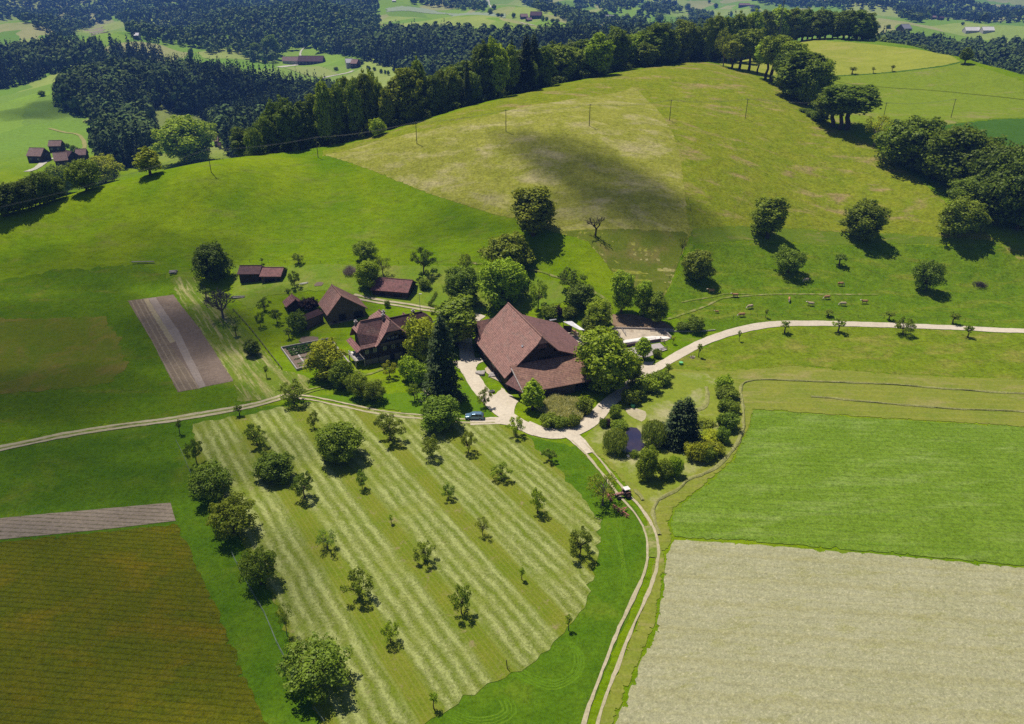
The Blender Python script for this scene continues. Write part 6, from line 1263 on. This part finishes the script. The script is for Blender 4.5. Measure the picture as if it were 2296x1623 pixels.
# ---- hay windrows raked into lines
M_wind = field_mat('raked_hay', (.27, .265, .10), (.21, .225, .06), (.34, .32, .16), (.5, .7), .8, fine=(3.5, .8), bump=.3)
def wsec(s, j, rg): return .26 * max(0, 1 - 4 * s * s) * (1 + .35 * math.sin(j * .9) * math.sin(j * .37)) * rg.uniform(.6, 1.15)
for pts, w, lab in ((GP('A6', [(2330, 1190), (2115, 1180), (1900, 1165), (1700, 1150), (1500, 1134), (1300, 1125), (1100, 1118), (900, 1110), (740, 1104), (640, 1106), (575, 1125), (556, 1165), (566, 1230), (572, 1300), (576, 1390), (552, 1465), (515, 1530)])
      + GP('B5', [(1720, 660), (1620, 770), (1480, 890), (1350, 950), (1220, 1000), (1130, 1090), (1000, 1160), (900, 1220), (860, 1290), (842, 1370), (865, 1480), (905, 1600)]), .75, 'long windrow of raked hay bending round the bright crop'),
     (GP('A6', [(985, 1208), (1100, 1215), (1250, 1232), (1400, 1246), (1600, 1262), (1850, 1282), (2115, 1292), (2330, 1300)]), .65, 'straight windrow of raked hay above the bright crop'),
     (GP('A6', [(345, 1150), (352, 1220), (330, 1268), (275, 1296)]), 1.0, 'short curved windrow of hay in the pond garden'),
     (GP('B5', [(730, 1225), (690, 1170), (640, 1110)]), .7, 'thin smear of raked hay beside the lane')):
    tag(ribbon('hay_windrow', pts, w, M_wind, None, section=wsec, jitter=.22, kind='thing', cat='windrow', group='windrows of raked hay'), lab)
# ---- blue van
def car(loc, rz):
    o = empty('parked_van', loc, rz, 'blue minivan parked on the gravel spur below the farm', 'car')
    M_paint = plain('blue_paint', (.13, .24, .36), (.12, .22, .34), 1, .25, metal=.3, spec=.6); M_tyre = plain('tyre', (.02, .02, .02)); M_tail = plain('red_lamp', (.4, .02, .02), rough=.3)
    prof = [(-2.3, .35), (-2.38, .75), (-2.2, 1.0), (-1.35, 1.15), (-.55, 1.66), (.2, 1.74), (1.7, 1.70), (2.15, 1.2), (2.3, .85), (2.28, .35)]
    def body(pr, w0, w1, zc):
        m = MB(); wd = lambda z: w0 if z < zc else w0 - (w0 - w1) * (z - zc) / .75
        A = [Vector((x, -wd(z), z)) for x, z in pr]; Bq = [Vector((x, wd(z), z)) for x, z in pr]; n = len(pr)
        m.poly(A); m.poly(Bq[::-1])
        for i in range(n): j = (i + 1) % n; m.poly([A[j], A[i], Bq[i], Bq[j]])
        return m
    b = body(prof, .9, .72, 1.0).build('body', M_paint, o)
    bv = b.modifiers.new('bevel', 'BEVEL'); bv.width = .06; bv.segments = 2
    body([(-1.28, 1.15), (-.53, 1.58), (-.45, 1.63), (-1.1, 1.1)], .80, .70, 1.05).build('windscreen', M_glass, o)
    for s in (-1, 1):
        for x0, x1 in ((-.95, .05), (.12, 1.0), (1.07, 1.75)):
            m = MB(); t = 1.12; pts = [(x0, t), (x1, t), (x1 - (.05 if x1 < 1.5 else .1), 1.58), (x0 + (.45 if x0 < -.5 else .02), 1.58)]
            yy = lambda z: s * (.905 - .18 * (z - 1.0) / .75 + .012); A = [(x, yy(z), z) for x, z in pts]; m.poly(A if s < 0 else A[::-1]); m.prism(A, (0, -s * .02, 0)); m.build('side_window', M_glass, o)
        m = MB(); m.box((-2.27, s * .62, .78), (.16, .4, .18)); m.build('headlight', M_light, o)
        m = MB(); m.box((2.22, s * .78, 1.0), (.14, .16, .4)); m.build('tail_light', M_tail, o)
        m = MB(); m.box((-.95, s * .98, 1.12), (.16, .2, .16)); m.build('mirror', M_paint, o)
        for x in (-1.45, 1.4):
            m = MB(); m.tube((x, s * .72, .33), (x, s * .92, .33), .33, .33, 18); w_ = m.build('wheel', M_tyre, o); m = MB(); m.tube((x, s * .915, .33), (x, s * .935, .33), .2, .18, 12); m.build('rim', M_metal, w_)
    m = MB(); m.box((2.2, 0, 1.4), (.1, 1.2, .42)); m.build('rear_window', M_glass, o); m = MB(); m.box((-2.36, 0, .5), (.1, 1.5, .2)); m.build('bumper', M_black, o)
    m = MB(); m.bar((-.2, .6, 1.78), (1.5, .6, 1.78), .05); m.bar((-.2, -.6, 1.78), (1.5, -.6, 1.78), .05); m.build('roof_rail', M_metal, o)
x_, y_ = G('B3', 268, 1418); car((x_, y_, h1(x_, y_) + .05), -.02)
# ---- tractor, tedder, trailer bits
def tractor(loc, rz):
    M_tyre = plain('tractor_tyre', (.02, .018, .018)); M_red = plain('faded_red_paint', (.32, .16, .13), (.24, .12, .10)); M_tr = plain('tractor_grey', (.20, .17, .16))
    o = empty('tractor', loc, rz, 'small old tractor standing across the lane ruts', 'tractor')
    m = MB(); m.box((1.0, 0, .95), (1.7, .62, .6)); b = m.build('bonnet', M_red, o); b.modifiers.new('b', 'BEVEL').width = .08
    m = MB(); m.box((-.2, 0, .8), (2.6, .4, .4)); m.build('chassis', M_tr, o)
    m = MB(); m.box((-.55, 0, 2.05), (1.3, 1.25, .08)); m.build('canopy', M_light, o)
    for s in (-1, 1):
        for x in (-1.1, 0): m = MB(); m.bar((x, s * .55, 1.0), (x, s * .55, 2.05), .06); m.build('canopy_post', M_tr, o)
        m = MB(); m.tube((-.7, s * .55, .72), (-.7, s * .92, .72), .72, .72, 18); w_ = m.build('rear_wheel', M_tyre, o); m = MB(); m.tube((-.7, s * .9, .72), (-.7, s * .95, .72), .38, .38, 12); m.build('rim', M_red, w_)
        m = MB(); m.tube((1.4, s * .5, .4), (1.4, s * .74, .4), .4, .4, 16); w_ = m.build('front_wheel', M_tyre, o); m = MB(); m.tube((1.4, s * .73, .4), (1.4, s * .76, .4), .2, .2, 10); m.build('rim', M_red, w_)
        m = MB(); m.box((-.7, s * .72, 1.48), (1.2, .42, .06)); m.build('mudguard', M_red, o)
        m = MB(); m.tube((1.84, s * .2, 1.05), (1.9, s * .2, 1.05), .1, .1, 10); m.build('headlight', M_light, o)
    m = MB(); m.box((-.75, 0, 1.15), (.5, .5, .12)); m.box((-1.0, 0, 1.4), (.1, .5, .45)); m.build('seat', M_black, o)
    m = MB(); m.tube((-.15, 0, 1.3), (-.05, 0, 1.34), .2, .2, 14); m.bar((-.1, 0, 1.3), (.2, 0, 1.0), .05); m.build('steering_wheel', M_black, o)
    m = MB(); m.tube((.7, .2, 1.2), (.7, .2, 1.9), .05, .05); m.build('exhaust', M_tr, o)
x_, y_ = G('B5', 525, 1180); tractor((x_, y_, h1(x_, y_) + .04), math.radians(200))
M_redm = plain('red_farm_steel', (.38, .13, .12), (.28, .09, .08))
def tedder(loc, rz, label, n=4, group='hay rakes parked by the lane'):
    o = empty('hay_rake', loc, rz, label, 'hay rake', group); W_ = n * 1.15
    m = MB(); m.bar((-W_ / 2, 0, .75), (W_ / 2, 0, .75), .16); m.bar((0, 0, .75), (0, 1.9, .6), .14); m.bar((-.7, 0, .75), (0, 1.5, .65), .1); m.bar((.7, 0, .75), (0, 1.5, .65), .1); m.build('frame', M_redm, o)
    for k in range(n):
        cx = -W_ / 2 + (k + .5) * 1.15; m = MB(); m.tube((cx, -.1, .3), (cx, -.1, .75), .09, .09)
        for a in range(6): c, s = math.cos(a * 1.047 + k), math.sin(a * 1.047 + k); m.bar((cx, -.1, .45), (cx + c * .62, -.1 + s * .62, .38), .05); m.bar((cx + c * .62, -.1 + s * .62, .38), (cx + c * .68, -.1 + s * .68, .08), .03)
        m.build('rotor', M_redm, o); m = MB(); m.tube((cx + .06, -.1, .16), (cx - .06, -.1, .16), .16, .16, 12); m.build('wheel', M_black, o)
x_, y_ = G('B5', 495, 1355); tedder((x_, y_, h1(x_, y_) + .04), math.radians(-52), 'red hay rake lying on the grass beside the lane', 4)
x_, y_ = G('B5', 365, 1195); tedder((x_, y_, h1(x_, y_) + .04), math.radians(-75), 'red hay rake half hidden under the leaning tree', 3)
# ---- cows
M_cow = plain('reddish_hide', (.46, .25, .12), (.38, .19, .09), 1.2); M_cow2 = plain('fawn_hide', (.55, .42, .30), (.45, .33, .22), 1.2); M_face = plain('white_hide', (.66, .58, .50), (.55, .48, .42), 2); M_horn = plain('horn', (.5, .45, .35)); M_hoof = plain('hoof', (.03, .025, .02))
def cow_mesh(name, hide, graze=True, lying=False):
    vs = []; es = []; rs = []
    def ch(pts, root=None):
        pr = root
        for x, y, z, r in pts:
            vs.append((x, y, z)); rs.append(r); i = len(vs) - 1
            if pr is not None: es.append((pr, i))
            pr = i
        return pr
    ch([(-.85, 0, 1.12, (.30, .30))]); a = ch([(-.45, 0, 1.08, (.36, .38)), (0, 0, 1.03, (.38, .42)), (.45, 0, 1.08, (.34, .40)), (.72, 0, 1.15, (.27, .34))], 0)
    if graze: hd = ch([(.98, 0, 1.05, (.17, .22)), (1.25, 0, .72, (.14, .17)), (1.42, 0, .42, (.14, .15)), (1.50, 0, .20, (.10, .10))], a)
    else: hd = ch([(1.0, 0, 1.28, (.17, .22)), (1.22, 0, 1.42, (.15, .17)), (1.45, 0, 1.36, (.13, .14)), (1.68, 0, 1.25, (.09, .09))], a)
    for s in (-1, 1):
        ch([(.62, s * .2, .78, (.14, .14)), (.66, s * .21, .42, (.07, .07)), (.64, s * .21, .04, (.06, .06))], 3)
        ch([(-.68, s * .22, .85, (.17, .2)), (-.60, s * .23, .55, (.09, .09)), (-.74, s * .23, .36, (.065, .065)), (-.70, s * .23, .04, (.06, .06))], 0)
        ch([(hd and vs[hd - 1][0] - .05, s * .24, vs[hd - 1][2] + .1, (.05, .03))], hd - 1)
    ch([(-1.12, 0, 1.2, (.05, .05)), (-1.17, 0, .7, (.03, .03)), (-1.16, 0, .45, (.05, .05))], 0)
    ch([(-.35, 0, .68, (.14, .12))], 1)
    me = bpy.data.meshes.new(name); me.from_pydata(vs, es, []); ob = bpy.data.objects.new(name, me); COL.objects.link(ob)
    ob.modifiers.new('s', 'SKIN'); sub = ob.modifiers.new('d', 'SUBSURF'); sub.levels = 1; sub.render_levels = 1
    for v, r in zip(me.skin_vertices[0].data, rs): v.radius = r; v.use_root = False
    me.skin_vertices[0].data[1].use_root = True
    dg = bpy.context.evaluated_depsgraph_get(); dg.update(); out = bpy.data.meshes.new_from_object(ob.evaluated_get(dg)); bpy.data.objects.remove(ob)
    for m_ in (hide, M_face): out.materials.append(m_)
    hx = 1.22 if graze else 1.3; 
    for p in out.polygons: p.use_smooth = True; c = p.center; p.material_index = 1 if (c.x > hx or c.z < .3 or (c.z < .78 and abs(c.x) < .4)) else 0
    return out
cows = {('r', True): cow_mesh('body', M_cow), ('r', False): cow_mesh('body', M_cow, False), ('f', True): cow_mesh('body', M_cow2), ('f', False): cow_mesh('body', M_cow2, False)}
def cow(z, x, y, rz, kind, graze, label, sc=1.0, group='cows grazing on the pasture above the road', xy=None):
    X_, Y_ = xy or G(z, x, y); o = empty('cow', (X_, Y_, h1(X_, Y_) + .03), math.radians(rz), label, 'cow', group); o.scale = (sc,) * 3
    b = link(bpy.data.objects.new('body', cows[(kind, graze)])); b.parent = o
    hx, hz = (1.3, .72) if graze else (1.25, 1.56)
    for s in (-1, 1): m = MB(); m.tube((hx, s * .12, hz), (hx + .05, s * .27, hz + .16), .035, .01, 5); m.build('horn', M_horn, o)
    return o
for a in ((375, 568, 180, 'r', False, 'brown cow with white head, leftmost on the upper trail'), (522, 595, 180, 'r', False, 'brown cow standing on the trodden trail'), (613, 665, 200, 'f', True, 'pale brown cow grazing below the trail, second row left'), (562, 715, 185, 'r', True, 'brown cow lowest on the pasture near the road'),
          (853, 620, 250, 'r', True, 'brown cow seen end on in the pasture middle'), (957, 502, 200, 'f', True, 'cream cow beside the shadow of the pasture tree'), (1168, 525, 5, 'r', True, 'brown cow grazing highest on the pasture'), (1085, 608, 190, 'r', True, 'big brown and white cow on the pasture middle trail'),
          (985, 648, 170, 'f', False, 'cream cow below the trail in the middle'), (1183, 648, 178, 'f', True, 'light brown cow right of the lower cream cow'), (1315, 635, 182, 'r', False, 'rightmost brown cow on the pasture')):
    cow('A6', *a)
cow('A6', 410, 692, 180, 'r', False, 'small brown calf lying low near the farm', .6)
cow('B3', 1365, 525, 160, 'f', False, 'light brown cow standing behind the big barn', 1.05, 'cows in the farm yard'); cow('B3', 1335, 500, 150, 'r', False, 'brown cow half behind the light one behind the barn', 1.0, 'cows in the farm yard'); cow('B3', 1780, 525, 185, 'r', False, 'deep brown cow standing beside the cattle pen', 1.05, 'cows in the farm yard')
# ---- wood piles, logs, rocks, brush
def logs(z, x, y, n, L, rz, label, name='log_pile', r=.16, mat=None, sp=1.2):
    X_, Y_ = G(z, x, y); o = empty(name, (X_, Y_, h1(X_, Y_)), rz, label, 'wood pile'); rg = random.Random(n)
    for k in range(n):
        m = MB(); y0 = rg.uniform(-sp, sp); zz = .1 + r + rg.uniform(0, .25 + .02 * n); a = rg.uniform(-.25, .25); x0 = rg.uniform(-.3, .3)
        m.tube((x0 - L / 2, y0 - a, zz), (x0 + L / 2 * rg.uniform(.6, 1), y0 + a, zz), r * rg.uniform(.7, 1.1), r * .8, 7); m.build('log', mat or M_grey_bark, o)
logs('A4', 950, 413, 1, 9, .02, 'long pale log lying alone on the left meadow', 'felled_log', .28, M_concrete, .05)
logs('A4', 1142, 475, 16, 2.6, .3, 'heap of grey firewood near the big round tree', 'log_pile', .15, M_concrete)
logs('A4', 1568, 640, 9, 5, .12, 'stack of pale beams beside the leafless tree', 'log_pile', .14, M_concrete, .7)
logs('B1', 340, 548, 5, 3, .4, 'few pale planks beside the dark little tree', 'plank_pile', .1, M_light, .6)
logs('B3', 1320, 1230, 6, 4, -.5, 'reddish beams lying at the annex corner', 'log_pile', .12, M_redm, .5)
def rocks(z, x, y, n, spread, size, label, mat, name='rock_heap'):
    X_, Y_ = G(z, x, y); o = empty(name, (X_, Y_, h1(X_, Y_)), 0, label, 'rocks'); rg = random.Random(int(x))
    for k in range(n):
        bm = bmesh.new(); bmesh.ops.create_icosphere(bm, subdivisions=2, radius=size * rg.uniform(.5, 1.2)); sx, sy = rg.uniform(.8, 1.6), rg.uniform(.7, 1.3)
        ph = [rg.uniform(0, 6) for _ in range(3)]
        for v in bm.verts: f = 1 + .22 * math.sin(v.co.x * 3 / size + ph[0]) * math.sin(v.co.y * 2.6 / size + ph[1]) + .1 * math.sin(v.co.z * 6 / size + ph[2]); v.co = Vector((v.co.x * sx, v.co.y * sy, v.co.z * .6)) * f + Vector((rg.uniform(-spread, spread) * 0, 0, 0))
        me = bpy.data.meshes.new('rock'); bm.to_mesh(me); bm.free(); me.materials.append(mat); r_ = link(bpy.data.objects.new('rock', me)); r_.parent = o; r_.location = (rg.uniform(-spread, spread), rg.uniform(-spread, spread) * .8, size * .25); r_.rotation_euler = (0, 0, rg.uniform(0, 6))
rocks('B3', 410, 940, 6, 2.2, 1.1, 'pale rocks and rubble by the barn wall', M_concrete); rocks('B5', 582, 740, 1, .1, .6, 'single pale stone at the lower pond bank', M_light, 'boulder')
rocks('A4', 1140, 480, 3, 1.2, .4, 'dark stones under the firewood heap', M_stone)
def brush(z, x, y, w, h, n, label, mat, name='brush_pile'):
    X_, Y_ = G(z, x, y); rg = np.random.default_rng(int(x)); m = MB()
    for k in range(n):
        a = rg.uniform(0, 6.28); r = w / 2 * rg.uniform(.0, .9); px_, py_ = r * math.cos(a), r * math.sin(a); t = rg.normal(size=2) * .35
        m.tube((px_, py_, 0), (px_ * 1.15 + t[0], py_ * 1.15 + t[1], h * rg.uniform(.4, 1.) * (1.15 - r / w)), .045, .012, 3)
    o = m.build(name, mat); o.location = (X_, Y_, h1(X_, Y_)); tag(o, label, 'brush pile')
M_twig = plain('dry_twigs', (.55, .44, .40), (.40, .31, .28), 2); M_twigd = plain('dark_twigs', (.16, .12, .11), (.10, .08, .075), 2)
brush('A5', 165, 475, 5.2, 3.0, 760, 'upright thicket of dry pinkish twigs above the open shed', M_twig); brush('A6', 2025, 525, 5.2, 1.5, 520, 'brown brushwood heap at the right end of the pasture', M_twigd)
brush('A6', 258, 968, 1.8, .7, 120, 'small twig heap below the main road', M_twig); brush('B3', 60, 1230, 3.2, .9, 260, 'reddish cut brush at the foot of the tall spruce', M_twig)
# hive like box by the pond, round bale, posts, compost edging
X_, Y_ = G('B5', 870, 640); o = empty('garden_hut', (X_, Y_, h1(X_, Y_)), -.35, 'tiny hut with a pale metal roof beside the right willow', 'hut'); m = MB(); m.slab([(-1.3, .8, 1.9), (1.3, .8, 1.9), (1.3, -.8, 1.5), (-1.3, -.8, 1.5)], .06, (1, 0, 0)); m.build('roof', M_metal, o); m = MB(); m.prism([(-1.1, -.6, 0), (-1.1, .6, 0), (-1.1, .6, 1.75), (-1.1, -.6, 1.45)], (2.2, 0, 0)); m.build('wall', M_wood, o); m = MB(); m.box((0, -.63, .8), (.7, .06, 1.3)); m.build('door', M_wood2, o)
X_, Y_ = G('B8', 1527, 545); o = empty('tree_stake', (X_, Y_, h1(X_, Y_)), 0, 'bare wooden stake leaning at the lower end of the orchard', 'stake'); m = MB(); m.tube((0, 0, -.3), (-.18, 0, 2.0), .09, .07); m.build('stake', M_wood2, o); m = MB(); m.tube((.25, 0, -.2), (.2, .05, .6), .05, .04); m.build('peg', M_wood2, o)
X_, Y_ = G('B1', 1335, 800); 
for z, x, y, lab in (('B4', 1145, 1100, 'small bright green barrel on the grass below the road'), ('B5', 625, 212, 'green round tub by the dry bare patch')):
    X_, Y_ = G(z, x, y); o = empty('water_tub', (X_, Y_, h1(X_, Y_)), 0, lab, 'tub'); m = MB(); m.tube((0, 0, 0), (0, 0, .7), .5, .58, 16); m.build('body', plain('tub_green', (.10, .42, .10), (.08, .35, .08)), o); m = MB(); m.tube((0, 0, .7), (0, 0, .76), .62, .62, 16); m.build('rim', plain('tub_rim', (.15, .5, .2)), o)
X_, Y_ = G('B3', 450, 1135); o = empty('water_trough', (X_, Y_, h1(X_, Y_)), .4, 'dark stone trough on the grass by the drive', 'trough'); m = MB(); m.box((0, 0, .3), (1.6, .8, .6)); m.build('basin', M_stone, o); m = MB(); m.box((0, 0, .61), (1.3, .55, .04)); m.build('water_surface', M_glass, o)
wall_line(GP('B2', [(1240, 1480), (1290, 1540), (1350, 1600)]), .4, .25, 'low_wall', M_twig, 'short reddish edging wall left of the spruce foot')
wall_line(GP('B1', [(680, 1225), (760, 1330), (830, 1420), (900, 1500)]), .25, .4, 'stepping_path', M_concrete, 'narrow paved garden path beside the kitchen garden')
# ================================================================== camera, sun, sky, air
cam = bpy.data.cameras.new('camera'); co = link(bpy.data.objects.new('camera', cam))
co.location = (0, 0, CH); co.rotation_euler = (math.radians(90 - 26.5), 0, 0)
cam.sensor_width = 36; cam.sensor_fit = 'HORIZONTAL'; cam.lens = 36 * F / 2296; cam.clip_end = 20000; cam.clip_start = 1
SC.camera = co
az, el = math.radians(-42), math.radians(66.5)
sd = Vector((math.sin(az) * math.cos(el), math.cos(az) * math.cos(el), math.sin(el)))
sl = bpy.data.lights.new('sun', 'SUN'); sl.energy = 5.0; sl.angle = math.radians(.5); sl.color = (1, .94, .82)
so = link(bpy.data.objects.new('sun', sl)); so.rotation_euler = sd.to_track_quat('Z', 'Y').to_euler(); so.location = (0, 0, 900)
w = bpy.data.worlds.new('World'); SC.world = w; w.use_nodes = True; wt = w.node_tree
sk = wt.nodes.new('ShaderNodeTexSky'); sk.sky_type = 'NISHITA'; sk.sun_disc = False; sk.sun_elevation = el; sk.sun_rotation = az; sk.altitude = 800
wt.links.new(sk.outputs[0], wt.nodes['Background'].inputs[0]); wt.nodes['Background'].inputs[1].default_value = .06
SC.view_settings.view_transform = 'Standard'; SC.view_settings.look = 'None'; SC.view_settings.exposure = .12; SC.view_settings.gamma = 1
SC.cycles.use_denoising = DENOISE; SC.cycles.denoiser = 'OPENIMAGEDENOISE'; SC.cycles.denoising_input_passes = 'RGB_ALBEDO_NORMAL'
SC.cycles.max_bounces = 5; SC.cycles.diffuse_bounces = 2; SC.cycles.glossy_bounces = 2; SC.cycles.transmission_bounces = 3; SC.cycles.volume_bounces = 0; SC.cycles.transparent_max_bounces = 10
SC.cycles.caustics_reflective = False; SC.cycles.caustics_refractive = False; SC.cycles.use_fast_gi = False
HZ0, HZ1 = float(Zg.min()) - 1.0, max(float(Zg.max()), 150.) + 12
mb = MB(); mb.box((0, 3300, (HZ0 + HZ1) / 2), (15000, 8900, HZ1 - HZ0)); q = NT('haze_air')
pv = q.n('ShaderNodeVolumePrincipled'); pv.inputs['Color'].default_value = (.15, .34, 1, 1); pv.inputs['Density'].default_value = HDEN; pv.inputs['Anisotropy'].default_value = .0
q.l(pv.outputs[0], q.out.inputs['Volume']); tag(mb.build('haze', q.m), 'thin blue air haze over the hills', None, None, 'stuff')
# fair weather clouds drifting above the frame; their shadows dapple the hillside
q = NT('cloud_vapour'); pv = q.n('ShaderNodeVolumePrincipled'); pv.inputs['Color'].default_value = (1, 1, 1, 1); pv.inputs['Density'].default_value = .022; q.l(pv.outputs[0], q.out.inputs['Volume']); M_cloud = q.m
zc_ = HZ1 + 160
for (px, py, rx, ry, rz, rot) in ((1215, 335, 26, 11, 11, -.6), (1315, 375, 34, 16, 15, -.6), (1405, 425, 36, 18, 15, -.4), (1290, 465, 46, 12, 13, .05), (1450, 480, 26, 12, 12, -.2), (1000, 500, 26, 9, 8, .3), (230, 600, 56, 18, 15, .1), (110, 790, 62, 46, 20, .3), (70, 930, 60, 26, 16, .1), (300, 1040, 46, 16, 12, .1), (200, 1400, 44, 34, 12, .2), (60, 1130, 40, 16, 10, .2),
                                (560, 730, 40, 22, 16, .2), (110, 245, 50, 34, 20, .2), (560, 240, 110, 60, 22, .1), (1300, 110, 120, 50, 22, 0)):
    x, y = hit(px, py); t = (zc_ - h1(x, y)) / sd.z; bm = bmesh.new(); bmesh.ops.create_icosphere(bm, subdivisions=4, radius=1.0)
    ph = random.Random(px).uniform(0, 6)
    for v in bm.verts:
        f = 1 + .16 * math.sin(v.co.x * 4 + ph) * math.cos(v.co.y * 5 + ph) + .08 * math.sin(v.co.x * 9 + v.co.y * 7); v.co = Vector((v.co.x * rx * f, v.co.y * ry * f, v.co.z * rz * f))
    me = bpy.data.meshes.new('cloud'); bm.to_mesh(me); bm.free(); me.materials.append(M_cloud); o = link(bpy.data.objects.new('cloud', me)); o.location = (x + sd.x * t, y + sd.y * t, zc_ + sd.z * 0); o.rotation_euler = (0, 0, rot); tag(o, 'thin fair weather cloud above the hillside', None, None, 'stuff')
